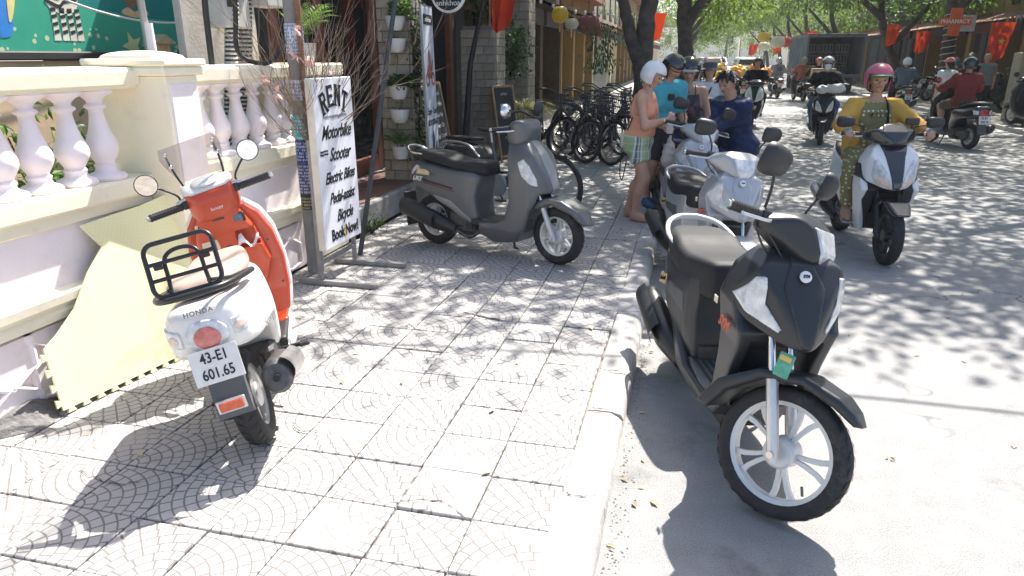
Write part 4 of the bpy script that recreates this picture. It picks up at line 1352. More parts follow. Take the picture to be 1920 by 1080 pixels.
def city_scooter(label, loc, head, lean, steer, body, shield, seat, rack=False, screen=False, pl=('43-E1', '601.65'), scale=1.0, res=.008, group='parked scooters', simple=False, fender=None):
    t = thing('motor_scooter', label, 'scooter', loc, (rad(lean), 0, rad(head)), group, scale)
    S = steer_matrix(rad(steer), (.31, 0, .90), (-.42, 0, .90))
    FA = (.60, 0, .222); RA = (-.60, 0, .222)
    tyre_wheel(t, FA[0], .222, .09, .150, 'six', S, simple=simple); tyre_wheel(t, RA[0], .222, .105, .150, 'six', simple=simple, rim=M_ALU)
    fork(t, (.42, 0, .64), FA, .08, S)
    outl = [(.965, 0), (.96, .06), (.93, .125), (.86, .185), (.74, .225), (.58, .235), (.42, .215), (.31, .185), (.25, .15), (.25, 0)]
    # white outer shell of the leg shield, coloured inner face a little smaller
    panel('outer_shield', body, t, k=.02, res=res, side=[(.27, .97), (.33, .98), (.40, .86), (.46, .70), (.52, .60), (.45, .50), (.41, .36), (.36, .24), (.10, .20), (.10, .25), (.27, .29), (.335, .40), (.355, .6), (.33, .8)],
          front=[(z + (.012 if z > .6 else 0), w + (.012 if w > 0 else 0)) for z, w in outl], top=[(.05, .22), (.3, .255), (.40, .25), (.48, .15), (.54, 0)], sub=[('xz', [(.36, .0), (.39, .35), (.42, .5), (.55, .56), (.75, .56), (.75, .0)], -.12, .12)])
    ins = panel('inner_shield', shield, t, k=.015, res=res, side=[(.255, .955), (.315, .965), (.325, .8), (.345, .6), (.325, .40), (.265, .285), (.12, .262), (.12, .285), (.235, .30), (.285, .41), (.31, .58), (.29, .78)], front=outl)
    gb = dict(side=[(.20, .955), (.30, .96), (.33, .60), (.30, .44), (.265, .46), (.235, .62), (.205, .80)], front=[(.96, .06), (.93, .10), (.8, .15), (.6, .175), (.48, .12), (.44, .04)])
    g = panel('glove_panel', shield, ins, k=.03, res=res, sub=[('yz', [(-.145, .80), (-.055, .80), (-.05, .70), (-.155, .70)], .1, .275)], **gb)
    panel('floorboard', M_BLKP, t, k=.01, res=.012, side=[(.25, .23), (-.12, .23), (-.12, .275), (.2, .275)], top=[(.26, .17), (-.13, .16)])
    panel('floor_skirt', body, t, k=.02, res=.011, side=[(.34, .25), (.25, .20), (-.05, .185), (-.2, .24), (-.1, .262), (.25, .268)], top=[(.35, .17), (.1, .2), (-.22, .17)], sub=[('xy', [(-.3, -.16), (.24, -.16), (.24, .16), (-.3, .16)], .2, .4)])
    tail = dict(side=[(-.06, .28), (-.09, .48), (-.05, .68), (-.3, .705), (-.55, .735), (-.74, .765), (-.82, .745), (-.865, .65), (-.845, .57), (-.78, .535), (-.62, .525), (-.48, .50), (-.36, .43), (-.24, .31), (-.16, .26)],
                top=[(-.04, .11), (-.14, .165), (-.35, .21), (-.58, .215), (-.76, .175), (-.86, .09), (-.88, .0)], front=[(.78, .08), (.74, .14), (.67, .185), (.58, .215), (.5, .21), (.38, .175), (.25, .14)], sm=(3, 3, 3))
    tl = panel('tail_body', body, t, k=.05, res=res, **tail)
    if not simple:
        ov = lambda cy, cz, a, b_: [(cy + a * math.cos(q * PI / 10), cz + b_ * math.sin(q * PI / 10)) for q in range(20)]
        panel('lamp_housing', M_LENS, tl, k=.05, res=.0055, off=.008, keep=[('yz', ov(0, .635, .085, .068), -.95, -.6)], **tail)
        panel('tail_lamp', mat('pink_red_lens', (.55, .16, .14), .15, var=.3, vscale=26, coat=.8), tl, k=.05, res=.0055, off=.014, keep=[('yz', ov(0, .63, .052, .048), -.95, -.6)], **tail)
        for sg in (-1, 1):
            panel('turn_signal', M_LENS, tl, k=.05, res=.0055, off=.008, keep=[('yz', [(sg * .098, .675), (sg * .165, .69), (sg * .17, .65), (sg * .15, .61), (sg * .10, .605)], -.95, -.55)], **tail)
        for sg in (-1, 1):
            panel('turn_bulb', mat('peach_lens', (.78, .60, .50), .2), tl, k=.05, res=.0055, off=.011, keep=[('yz', ov(sg * .13, .645, .02, .02), -.95, -.55)], **tail)
    else:
        panel('tail_lamp', M_RED, tl, k=.05, res=.012, off=.01, keep=[('yz', [(-.07, .69), (.07, .69), (.07, .59), (-.07, .59)], -.95, -.6)], **tail)
        for sg in (-1, 1):
            panel('turn_signal', M_LENS, tl, k=.05, res=.012, off=.01, keep=[('yz', [(sg * .09, .68), (sg * .16, .69), (sg * .15, .61), (sg * .09, .61)], -.95, -.55)], **tail)
    panel('seat', seat, t, k=.05, res=res, side=[(-.02, .69), (-.02, .745), (-.08, .79), (-.26, .785), (-.42, .80), (-.66, .83), (-.74, .815), (-.76, .775), (-.5, .735), (-.2, .70)],
          top=[(-.01, .07), (-.08, .12), (-.3, .155), (-.55, .155), (-.7, .12), (-.77, .06)], sm=(3, 3, 0))
    MB().tube(spline([(-.45, .18, .745), (-.66, .175, .785), (-.82, .12, .81), (-.86, 0, .815), (-.82, -.12, .81), (-.66, -.175, .785), (-.45, -.18, .745)], 5), .013, 10).build('grab_rail', M_BLKM if rack else M_GREYP, t, 60)
    A = lambda r, a: (FA[0] + r * math.cos(rad(a)), FA[2] + r * math.sin(rad(a)))
    panel('front_fender', fender or body, t, S, k=.03, res=res * 1.2, side=[A(.32, 20), A(.31, 60), A(.31, 100), A(.32, 140), A(.26, 145), A(.252, 90), A(.27, 24)], top=[(.93, .03), (.8, .09), (.6, .115), (.3, .10)], sub=[('xz', [A(.255, a) for a in range(-20, 200, 10)], -.075, .075)])
    hs = dict(side=[(.185, .96), (.20, 1.03), (.28, 1.085), (.36, 1.07), (.41, 1.0), (.41, .93), (.35, .90), (.24, .90), (.20, .89)], top=[(.17, .075), (.22, .115), (.3, .13), (.38, .10), (.42, 0)], sm=(2, 3, 0))
    h = panel('handlebar_cover', shield, t, S, k=.035, res=res, **hs)
    if not simple:
        panel('gauge_cover', body, h, S, k=.035, res=.006, off=.005, keep=[('xz', [(.1, 1.015), (.3, 1.06), (.5, 1.03), (.5, 1.2), (.1, 1.2)], -.3, .3)], **hs)
        MB().sphere((0, 0, 0), (.055, .075, .012), 20, 8, S @ Matrix.Translation((.262, 0, 1.083)) @ Matrix.Rotation(-.35, 4, 'Y')).build('gauge', mat('gauge_glass', (.66, .66, .63), .12, var=.15, vscale=30), h, 60)
        text_mesh('badge_lettering', 'Scoopy', .022, M_WHITEINK, h, S @ frame_mat((.186, 0, .945), (0, -1, 0), (.15, 0, 1)) @ Matrix.Translation((0, 0, .008)), shear=.2)
        MB().box((.207, 0, .885), (.01, .07, .02), .004).build('emblem', mat('dark_emblem', (.08, .05, .04), .4), ins)
        MB().lathe([(0, .006), (.018, .006), (.028, .002), (.03, -.01)], (0, 0, 0), 'z', 16, frame_mat((.222, 0, .735), (0, -1, 0), (.12, 0, 1)) @ Matrix.Diagonal((.8, 1.25, 1, 1))).build('ignition_lock', M_BLKP, ins, 40)
        MB().box((.214, .085, .805), (.012, .085, .15), .004, Matrix.Rotation(.0, 4, 'Y')).build('cream_label', M_BEIGE, ins)
        MB().box((.2065, .09, .862), (.003, .04, .02), .001).build('label_print', M_INK, ins)
        MB().box((.212, -.095, .865), (.014, .07, .055), .008).build('socket_cover', M_BLKP, ins)
        MB().box((.203, -.095, .867), (.006, .045, .038), .003).build('socket_display', mat('blue_display', (.10, .16, .2), .2, var=.5, vscale=60), ins)
        r = random.Random(9)
        tb = MB()
        rows = []
        for i in range(9):
            rows.append([(.215 + r.gauss(0, .006) - .03 * math.sin(j / 5 * PI), -.05 - .115 * i / 8, .715 + .018 * math.sin(i * 1.1) + .045 * (j / 5) * (.5 + .5 * math.sin(i * .9)) + r.gauss(0, .004)) for j in range(6)])
        tb.strip(rows)
        tb.build('tissue', mat('white_tissue', (.82, .82, .80), .9), ins, 60)
        for zz in (.70, .45): MB().cyl((.27, -.19, zz), (.262, -.19, zz), .006, 8).build('screw', M_BLKP, ins)
        text_mesh('tail_lettering', 'HONDA', .028, mat('grey_ink', (.25, .25, .25), .4), tl, frame_mat((-.845, .0, .735), (0, -1, 0), (.62, 0, 1)) @ Matrix.Translation((0, 0, .004)), bold=.0006, spacing=1.15)
        text_mesh('tail_lettering', 'Scoopy', .05, mat('grey_ink', (.25, .25, .25), .4), tl, frame_mat((-.66, -.205, .575), (1, -.22, 0), (0, .0, 1)) @ Matrix.Translation((0, 0, .010)), shear=.3)
    controls(t, S, .25, 1.0, .15, .31, back=.07, rise=.01)
    for sg in (-1, 1):
        mirror_piece(t, S, (.27, sg * .15, 1.015), (.26, sg * .26, 1.16), (.056, .056), True, tilt=-.1, yaw=-.1)
        MB().tube(spline([(.28, sg * .05, 1.0), (.25, sg * .11, 1.03), (.25, sg * .17, 1.02)], 4), .011, 8, M=S).build('handlebar', M_ALU, t, 60)
    rear_mech(t, RA[0], .222, simple=simple, muff=M_ENG, shield=mat('scuffed_chrome', (.45, .43, .42), .3, metal=.8, var=.25, vscale=14), mz=.03)
    # rear mudguard, plate, reflector
    mg = MB().prism([(-.70, .58), (-.80, .60), (-.885, .38), (-.905, .29), (-.875, .28), (-.84, .40)], -.07, .07, 'xz').build('mudguard', M_GREYP, t)
    plate(t, (-.895, 0, .525), (0, -1, 0), (.28, 0, 1), *pl)
    if not simple:
        MB().box((0, 0, 0), (.115, .055, .012), .004, frame_mat((-.918, 0, .35), (0, -1, 0), (.08, 0, 1))).build('reflector_bracket', M_ALU, mg)
        MB().box((0, 0, .008), (.095, .038, .01), .003, frame_mat((-.918, 0, .35), (0, -1, 0), (.08, 0, 1))).build('reflector', mat('orange_red_reflector', (.60, .09, .03), .2, var=.2, vscale=60, coat=.5), mg)
        MB().tube([(-.35, -.16, .30), (-.36, -.26, .30)], .012, 8).box((-.36, -.27, .30), (.05, .05, .02), .006).build('passenger_peg', M_BLKP, t, 50)
        MB().tube([(-.25, .14, .24), (-.28, .22, .13), (-.30, .25, .10)], [.012, .01, .012], 8).build('kick_start', M_BLKM, t, 50)
        MB().tube([(-.10, -.20, .30), (-.13, -.33, .33)], [.012, .009], 8).build('foot_peg', M_ALU, t, 50)
    side_stand(t)
    if rack:
        Rm = Matrix.Translation((-.80, 0, .815)) @ Matrix.Rotation(rad(24), 4, 'Y')
        # folded-up rear rack: plane roughly upright, u = y, v = up
        def R3(y, v, o=0.0): return tuple(Rm @ Vector((-o - .02, y, v)))
        rc = []
        w2, hh, c = .130, .215, .04
        for (cy, cv, a0) in ((w2 - c, hh - c, 0), (-w2 + c, hh - c, 90), (-w2 + c, c, 180), (w2 - c, c, 270)):
            for q in range(6):
                a = rad(a0 + q * 18)
                rc.append(R3(cy + c * math.cos(a), cv + c * math.sin(a)))
        rk_ = thing('x', '', '')
        bpy.data.objects.remove(rk_)
        rb = MB().tube(rc, .0095, 10, closed=True).build('luggage_rack', M_BLKM, t, 60)
        for v in (.07, .135): MB().tube([R3(-w2, v), R3(w2, v)], .008, 8).build('rack_bar', M_BLKM, rb, 60)
        U = spline([R3(-.075, .0, -.02), R3(-.07, .07, -.02), R3(-.065, .145, -.015), R3(-.03, .175, -.015), R3(.03, .175, -.015), R3(.065, .145, -.015), R3(.07, .07, -.02), R3(.075, .0, -.02)], 4)
        MB().tube(U, .0085, 8).build('rack_loop', M_BLKM, rb, 60)
        for sg in (-1, 1):
            MB().tube([R3(sg * .075, .02), (-.70, sg * .135, .80), (-.45, sg * .18, .75)], .009, 8).build('rack_support', M_BLKM, rb, 60)
            MB().box(R3(sg * .09, .12), (.008, .035, .022), .006).build('rack_lug', M_BLKM, rb)
    if screen:
        rows = []
        for i in range(9):
            v = i / 8
            hw = .155 - .05 * (1 - v) ** 2 - .02 * max(0, v - .8) * 5
            rows.append([(.40 - .14 * v - .045 * (2 * u / 10 - 1) ** 2, hw * (2 * u / 10 - 1), 1.10 + .20 * v) for u in range(11)])
        b = MB().strip(rows, S)
        so = b.build('windscreen', M_SMOKE, t, 60)
        md = so.modifiers.new('thickness', 'SOLIDIFY'); md.thickness = .003
        for sg in (-1, 1):
            MB().tube(spline([(.30, sg * .09, 1.03), (.315, sg * .11, 1.11), (.30, sg * .118, 1.18), (.275, sg * .12, 1.26)], 4), .0055, 7, M=S).build('screen_stay', M_BLKM, so, 60)
            for (x, z) in ((.30, 1.20), (.272, 1.265)): MB().sphere((x - .012, sg * .12, z), .011, 10, 6, S).build('screen_bolt', M_CHROME, so, 60)
    return t
city_scooter('white scooter with orange-red leg shield and black rear rack beside the yellow mat', (-1.985, 2.87, 0), 119, -13, 10, M_WHP, M_REDP, M_TANS, True, True, scale=.96)

# ---- angular city scooter seen head-on (ridden)
def blade_scooter(label, loc, head, lean, steer, side_m, mid_m, scale=1.0, res=.010, group='ridden scooters', lamp=True):
    t = thing('motor_scooter', label, 'scooter', loc, (rad(lean), 0, rad(head)), group, scale)
    S = steer_matrix(rad(steer), (.31, 0, .92), (-.42, 0, .90))
    FA = (.61, 0, .245); RA = (-.61, 0, .245)
    sm = res > .012
    tyre_wheel(t, FA[0], .245, .09, .18, 'six', S, rim=M_BLKM, simple=sm); tyre_wheel(t, RA[0], .245, .10, .18, 'six', rim=M_BLKM, simple=sm)
    fork(t, (.42, 0, .66), FA, .085, S, m_low=M_BLKM, m_up=M_BLKM)
    cw = dict(side=[(.27, .96), (.36, .985), (.46, .90), (.56, .77), (.62, .67), (.62, .63), (.56, .60), (.44, .58), (.3, .62)], top=[(.22, .23), (.36, .225), (.46, .195), (.56, .11), (.635, .0)],
              front=[(.99, .03), (.98, .09), (.92, .16), (.82, .215), (.72, .225), (.66, .18), (.625, .09), (.60, 0)])
    c = panel('nose_cowl', side_m, t, k=.012, res=res, **cw)
    panel('centre_panel', mid_m, c, k=.012, res=res * .7, off=.006, keep=[('yz', [(-.125, 1.0), (.125, 1.0), (.075, .86), (.028, .62), (-.028, .62), (-.075, .86)], .2, .8)], **cw)
    for sg in (-1, 1):
        panel('headlamp', M_LENS, c, k=.012, res=res * .6, off=.007, keep=[('yz', [(sg * .135, .85), (sg * .16, .835), (sg * .165, .72), (sg * .145, .66), (sg * .04, .625), (sg * .035, .66), (sg * .075, .76)], .25, .8)], **cw)
        panel('turn_lamp', mat('warm_lens', (.75, .58, .45), .15, var=.2, vscale=40, coat=.6), c, k=.012, res=res * .6, off=.0095, keep=[('yz', [(sg * .15, .70), (sg * .135, .655), (sg * .045, .632), (sg * .04, .66), (sg * .09, .705)], .25, .8)], **cw)
    ls = dict(side=[(.25, .97), (.31, .98), (.38, .80), (.44, .66), (.50, .60), (.44, .50), (.40, .38), (.34, .24), (.1, .19), (.1, .25), (.23, .28), (.265, .45), (.255, .75)],
              front=[(.97, .05), (.9, .16), (.78, .225), (.6, .22), (.45, .20), (.3, .17), (.19, .13), (.19, 0)])
    panel('leg_shield', M_BLKP, t, k=.02, res=res, sub=[('xz', [(.33, .0), (.355, .40), (.40, .56), (.5, .62), (.75, .62), (.75, .0)], -.10, .10)], **ls)
    for sg in (-1, 1):
        y0, y1 = (.125, .4) if sg > 0 else (-.4, -.125)
        panel('shield_wing', side_m, t, k=.02, res=res, off=.006, keep=[('yz', [(sg * .24, .70), (sg * .17, .64), (sg * .19, .5), (sg * .13, .32), (sg * .10, .18), (sg * .25, .18), (sg * .30, .5)], .0, .8)], **ls)
    panel('floorboard', M_GREYP, t, k=.01, res=.014, side=[(.25, .22), (-.5, .22), (-.45, .30), (-.16, .285), (.24, .285)], top=[(.26, .16), (-.5, .14)])
    panel('tail_body', side_m, t, k=.03, res=res * 1.2, side=[(-.10, .28), (-.12, .70), (-.5, .74), (-.9, .84), (-.96, .80), (-.8, .66), (-.55, .54), (-.3, .36)], top=[(-.08, .12), (-.3, .18), (-.6, .17), (-.96, .05)], front=[(.86, .06), (.74, .14), (.6, .18), (.3, .14)])
    panel('seat', M_SEATK, t, k=.045, res=res * 1.2, side=[(-.06, .70), (-.08, .765), (-.3, .77), (-.45, .80), (-.82, .86), (-.84, .82), (-.5, .74)], top=[(-.05, .07), (-.3, .14), (-.6, .14), (-.84, .08)], sm=(2, 2, 0))
    A = lambda r, a: (FA[0] + r * math.cos(rad(a)), FA[2] + r * math.sin(rad(a)))
    panel('front_fender', mid_m, t, S, k=.02, res=res, side=[A(.32, 40), A(.31, 70), A(.31, 110), A(.33, 150), A(.28, 152), A(.27, 90), A(.275, 44)], top=[(.9, .04), (.75, .08), (.6, .095), (.3, .10)], sub=[('xz', [A(.268, a) for a in range(-20, 200, 10)], -.062, .062)])
    hs = dict(side=[(.20, .99), (.24, 1.06), (.33, 1.11), (.42, 1.05), (.47, .975), (.45, .945), (.36, .94), (.24, .95)], top=[(.19, .12), (.22, .21), (.28, .225), (.36, .17), (.44, .08), (.475, 0)], front=[(1.115, 0), (1.105, .07), (1.07, .15), (1.02, .23), (.985, .20), (.945, .09), (.94, 0)])
    h = panel('handlebar_cover', mid_m, t, S, k=.015, res=res, **hs)
    panel('visor_crest', mid_m, h, S, k=.015, res=res * .8, off=.008, keep=[('yz', [(-.06, 1.2), (.06, 1.2), (.10, 1.05), (.0, .96), (-.10, 1.05)], .28, .6)], **hs)
    controls(t, S, .245, 1.02, .21, .35, back=.06)
    for sg in (-1, 1): mirror_piece(t, S, (.25, sg * .20, 1.04), (.27, sg * .35, 1.12), (.072, .045), tilt=.1, yaw=.1)
    rear_mech(t, RA[0], .245, simple=sm, shield=M_ALU)
    return t
M_GBLK = mat('gloss_black_paint', (.02, .024, .03), .16, var=.1, vscale=8, coat=.8, rvar=.04)
blade_scooter('white and black scooter ridden by the woman in the pink helmet', (1.66, 6.98, RZ), -84, 0, 0, M_WHT, M_GBLK, 1.04, .009)
# ---------------------------------------------------------------- people: one continuous skin each, clothes as separate pieces
def skin_mat(name, c):
    m, nt, b = node_mat(name)
    k = NB(nt)
    tc = k.n('ShaderNodeTexCoord').outputs['Object']
    nz = k.noise(tc, 14, 5)
    k.put(b.inputs['Base Color'], k.mix(nz, tuple(x * .82 for x in c), tuple(min(1, x * 1.15) for x in c)))
    b.inputs['Roughness'].default_value = .5
    b.inputs['Subsurface Weight'].default_value = .12
    b.inputs['Subsurface Radius'].default_value = (.012, .005, .003)
    k.put(b.inputs['Normal'], k.bump(k.noise(tc, 220, 3), .12, .003))
    return m
SKIN_FAIR = skin_mat('fair_sunned_skin', (.56, .32, .22))
SKIN_TAN = skin_mat('tan_skin', (.44, .25, .155))
SKIN_MID = skin_mat('light_brown_skin', (.50, .30, .20))
M_HAIR = mat('black_hair', (.012, .011, .011), .45, var=.4, vscale=60, bump=.5, bscale=120)
M_HAIRB = mat('brown_hair', (.10, .055, .03), .5, var=.4, vscale=60, bump=.5, bscale=120)
M_HAIRG = mat('grey_hair', (.34, .31, .28), .55, var=.4, vscale=60, bump=.5, bscale=120)
M_EYE = mat('dark_eye', (.015, .012, .01), .2)
M_LIP = mat('lips', (.34, .12, .10), .45)

def cloth(name, c, rough=.85, var=.12, col2=None, vs=5): return mat(name, c, rough, var=var, vscale=vs, bump=.35, bscale=45, spec=.2, col2=col2)

def dseg(P, a, b, ra, rb):
    """Distance to a tapered capsule."""
    a, b = np.array(a, float), np.array(b, float)
    e = b - a
    L = max(1e-9, e @ e)
    W = [P[i] - a[i] for i in range(3)]
    t = np.clip((W[0] * e[0] + W[1] * e[1] + W[2] * e[2]) / L, 0, 1)
    d = np.sqrt((W[0] - e[0] * t) ** 2 + (W[1] - e[1] * t) ** 2 + (W[2] - e[2] * t) ** 2)
    return d - (ra + (rb - ra) * t)

def field(prims, res, k, infl=0.0, cuts=(), wrinkle=0.0, wscale=18.0, seed=0, limcut=()):
    """Mesh of the smooth union of tapered capsules. prims: (a, b, ra, rb[, (point, normal)])."""
    lo = np.min([np.minimum(p[0], p[1]) - max(p[2], p[3]) for p in prims], 0) - infl - .03 - 2 * res
    hi = np.max([np.maximum(p[0], p[1]) + max(p[2], p[3]) for p in prims], 0) + infl + .03 + 2 * res
    ax = [np.arange(lo[i], hi[i] + res, res) for i in range(3)]
    D = np.full([len(a) for a in ax], .25)
    for p in prims:
        r = max(p[2], p[3]) + infl + k + 3 * res
        sl, P = [], []
        for i in range(3):
            i0 = max(0, int((min(p[0][i], p[1][i]) - r - lo[i]) / res)); i1 = min(len(ax[i]), int((max(p[0][i], p[1][i]) + r - lo[i]) / res) + 2)
            sl.append(slice(i0, i1))
            sh = [1, 1, 1]; sh[i] = i1 - i0
            P.append(ax[i][i0:i1].reshape(sh))
        d = dseg(P, p[0], p[1], p[2], p[3]) - infl
        if len(p) > 4 and p[4] is not None:
            for (q, n) in (p[4] if isinstance(p[4], list) else [p[4]]):
                n = np.array(n, float); n = n / np.linalg.norm(n)
                d = np.maximum(d, sum((P[i] - q[i]) * n[i] for i in range(3)))
        D[tuple(sl)] = smin(D[tuple(sl)], d, k)
    P = [ax[0][:, None, None], ax[1][None, :, None], ax[2][None, None, :]]
    if wrinkle > 0:
        s = wscale
        w = .5 * np.sin(P[2] * s * 2.6 + 3 * np.sin(P[0] * s * .9 + P[1] * s * .7 + seed)) + np.sin(P[0] * s + 2.1 * np.sin(P[2] * s * .7 + seed)) * np.sin(P[2] * s * 1.3 + 1.7 * np.sin(P[1] * s * .8 + seed * 2)) + .6 * np.sin(P[1] * s * 1.9 + P[2] * s * 2.1 + np.sin(P[0] * s * 1.5) * 2)
        D = D + wrinkle * w
    for (q, n) in cuts:
        n = np.array(n, float); n = n / np.linalg.norm(n)
        D = np.maximum(D, sum((P[i] - q[i]) * n[i] for i in range(3)))
    return surface_nets(D, lo, res)

def ik(a, c, l1, l2, hint):
    """Middle joint of a two-bone limb from a to c, bending towards hint; also returns the reachable end."""
    a, c, hint = Vector(a), Vector(c), Vector(hint)
    v = c - a
    d = min(v.length, (l1 + l2) * .995)
    u = v.normalized()
    x = (l1 * l1 - l2 * l2 + d * d) / (2 * d)
    h = math.sqrt(max(0, l1 * l1 - x * x))
    p = hint - u * hint.dot(u)
    p = p.normalized() if p.length > 1e-6 else Vector((1, 0, 0))
    return a + u * x + p * h, a + u * d

def rotm(v, yaw=0, pitch=0, roll=0):
    return Matrix.Rotation(yaw, 3, 'Z') @ Matrix.Rotation(pitch, 3, 'Y') @ Matrix.Rotation(roll, 3, 'X') @ Vector(v)

class Person:
    """Local frame: facing +x, left +y, up +z."""
    def __init__(s, label, loc, rotz, H=1.68, pelvis=None, pitch=0., yaw=0., roll=0., hp=0., hy=0., hr=0., hl=None, hrt=None, el=(-.6, .5, -.6), er=(-.6, -.5, -.6),
                 fl=None, fr=None, kl=(1, .05, 0), kr=(1, -.05, 0), skin=None, res=.013, female=False, group=None, bulk=1.0, belly=0., curl=.6, toes=0.0, detail=True, scale=1.0, hx=None):
        s.t = thing('person', label, 'person', loc, (0, 0, rotz), group, scale)
        s.H, s.res, s.skin, s.detail = H, res, skin or SKIN_MID, detail
        h = H
        P = Vector(pelvis) if pelvis else Vector((0, 0, .525 * h))
        U = rotm((0, 0, 1), yaw, pitch, roll); L = rotm((0, 1, 0), yaw, pitch * .3, roll); Fw = L.cross(U)
        s.P, s.U, s.L, s.F = P, U, L, Fw
        nb = P + U * .295 * h
        sw = (.098 if female else .112) * h * (bulk ** .5)
        sh = {1: nb - U * .03 * h + L * sw, -1: nb - U * .03 * h - L * sw}
        hip = {1: P + L * .052 * h, -1: P - L * .052 * h}
        s.nb, s.sh, s.hip = nb, sh, hip
        la, lf, lt, ls = .178 * h, .15 * h, .245 * h, .24 * h
        HL = {1: Vector(hl) if hl else sh[1] + Vector((.03, .06, -.32 * h)), -1: Vector(hrt) if hrt else sh[-1] + Vector((.03, -.06, -.32 * h))}
        FT = {1: Vector(fl) if fl else Vector((0, .09, .055 * h * .9)), -1: Vector(fr) if fr else Vector((0, -.09, .055 * h * .9))}
        s.elb, s.wri, s.kne, s.ank = {}, {}, {}, {}
        for g, eh, kh in ((1, el, kl), (-1, er, kr)):
            s.elb[g], s.wri[g] = ik(sh[g], HL[g], la, lf, eh)
            s.kne[g], s.ank[g] = ik(hip[g], FT[g], lt, ls, kh)
        s.hd = rotm((0, 0, 1), yaw + hy, pitch * .5 + hp, hr)
        s.hf = rotm((1, 0, 0), yaw + hy, hp, hr)
        s.hc = nb + (U * .5 + s.hd * .5).normalized() * .045 * h + s.hd * .062 * h
        s.HM = Matrix((s.hf, s.hd.cross(s.hf).normalized(), s.hd)).transposed().to_4x4()
        s.HM.translation = s.hc
        b = bulk
        f = .93 if female else 1.0
        torso = [(P + L * .05 * h + U * .0 * h, P - L * .05 * h, .066 * h * b, .066 * h * b), (P + U * .09 * h + L * .035 * h, P + U * .09 * h - L * .035 * h, .058 * h * b * f, .058 * h * b * f),
                 (P + U * .185 * h + L * .048 * h * f, P + U * .185 * h - L * .048 * h * f, .063 * h * b * f, .063 * h * b * f), (nb - U * .055 * h + L * .06 * h * f, nb - U * .055 * h - L * .06 * h * f, .05 * h * b * f, .05 * h * b * f)]
        if female: torso += [(P + U * .195 * h + Fw * .04 * h + L * g * .04 * h, P + U * .18 * h + Fw * .045 * h + L * g * .04 * h, .036 * h, .034 * h) for g in (1, -1)]
        if belly: torso += [(P + U * .07 * h + Fw * .03 * h, P + U * .11 * h + Fw * .03 * h, .062 * h * belly, .06 * h * belly)]
        torso += [(P - Fw * .03 * h + L * g * .045 * h, P - Fw * .03 * h + L * g * .045 * h - U * .02 * h, .055 * h * b, .055 * h * b) for g in (1, -1)]
        should = [(sh[g], nb - U * .02 * h, .036 * h * b * f, .034 * h) for g in (1, -1)]
        neck = [(nb - U * .01 * h, s.hc - s.hd * .03 * h, .034 * h * f, .031 * h * f)]
        s.torso, s.should, s.neck = torso, should, neck
        s.uarm = {g: [(sh[g], s.elb[g], .031 * h * b * f, .0245 * h * b * f)] for g in (1, -1)}
        s.farm = {g: [(s.elb[g], s.elb[g].lerp(s.wri[g], .35), .0245 * h * b * f, .0245 * h * b * f), (s.elb[g].lerp(s.wri[g], .35), s.wri[g], .0245 * h * b * f, .0155 * h)] for g in (1, -1)}
        s.thigh = {g: [(hip[g], s.kne[g], .054 * h * b, .034 * h * b)] for g in (1, -1)}
        s.shin = {g: [(s.kne[g], s.kne[g].lerp(s.ank[g], .32) - (Vector(kl if g > 0 else kr)).normalized() * .012 * h, .033 * h * b, .034 * h * b), (s.kne[g].lerp(s.ank[g], .32) - (Vector(kl if g > 0 else kr)).normalized() * .012 * h, s.ank[g], .033 * h * b, .0205 * h)] for g in (1, -1)}
        s.foot = {}
        for g in (1, -1):
            a = s.ank[g]
            d = Vector((1, g * .15, 0)); d.normalize()
            if toes: d = rotm(d, 0, toes)
            s.foot[g] = [(a - Vector((.012, 0, .028 * h)) , a + d * .05 * h - Vector((0, 0, .03 * h)), .024 * h, .024 * h), (a + d * .05 * h - Vector((0, 0, .032 * h)), a + d * .105 * h - Vector((0, 0, .038 * h)), .023 * h, .014 * h), (a, a + d * .03 * h - Vector((0, 0, .02 * h)), .021 * h, .02 * h)]
        body = torso + should + neck
        for g in (1, -1): body = body + s.uarm[g] + s.farm[g] + s.thigh[g] + s.shin[g] + s.foot[g]
        vs, qs = [], []
        n = 0
        def addp(v, q):
            nonlocal n
            if len(v) == 0: return
            vs.append(v); qs.append(np.asarray(q) + n); n += len(v)
        addp(*field(body, res, .028))
        # head
        S_ = h / 1.7
        def hp_(x, y, z): return tuple(s.HM @ Vector((x * S_, y * S_, z * S_)))
        hres = .0065 if detail else res
        head = [(hp_(-.02, 0, .03), hp_(-.005, 0, .035), .088 * S_, .085 * S_), (hp_(.02, 0, -.01), hp_(.025, 0, -.055), .068 * S_, .05 * S_), (hp_(.045, 0, -.085), hp_(.05, 0, -.085), .028 * S_, .026 * S_),
                (hp_(.0, 0, -.04), hp_(-.03, 0, -.10), .055 * S_, .05 * S_)]
        if detail:
            head += [(hp_(.083, 0, .012), hp_(.101, 0, -.022), .010 * S_, .0135 * S_), (hp_(.09, .012, -.027), hp_(.09, -.012, -.027), .008 * S_, .008 * S_), (hp_(.077, .016, -.056), hp_(.077, -.016, -.056), .010 * S_, .010 * S_),
                     (hp_(.072, .045, .03), hp_(.08, .015, .027), .012 * S_, .012 * S_), (hp_(.072, -.045, .03), hp_(.08, -.015, .027), .012 * S_, .012 * S_),
                     (hp_(.055, .045, -.015), hp_(.06, .035, -.02), .02 * S_, .02 * S_), (hp_(.055, -.045, -.015), hp_(.06, -.035, -.02), .02 * S_, .02 * S_)]
            head += [(hp_(-.012, g * .078, .012), hp_(-.006, g * .074, -.028), .014 * S_, .010 * S_) for g in (1, -1)]
        addp(*field(head, hres, .014))
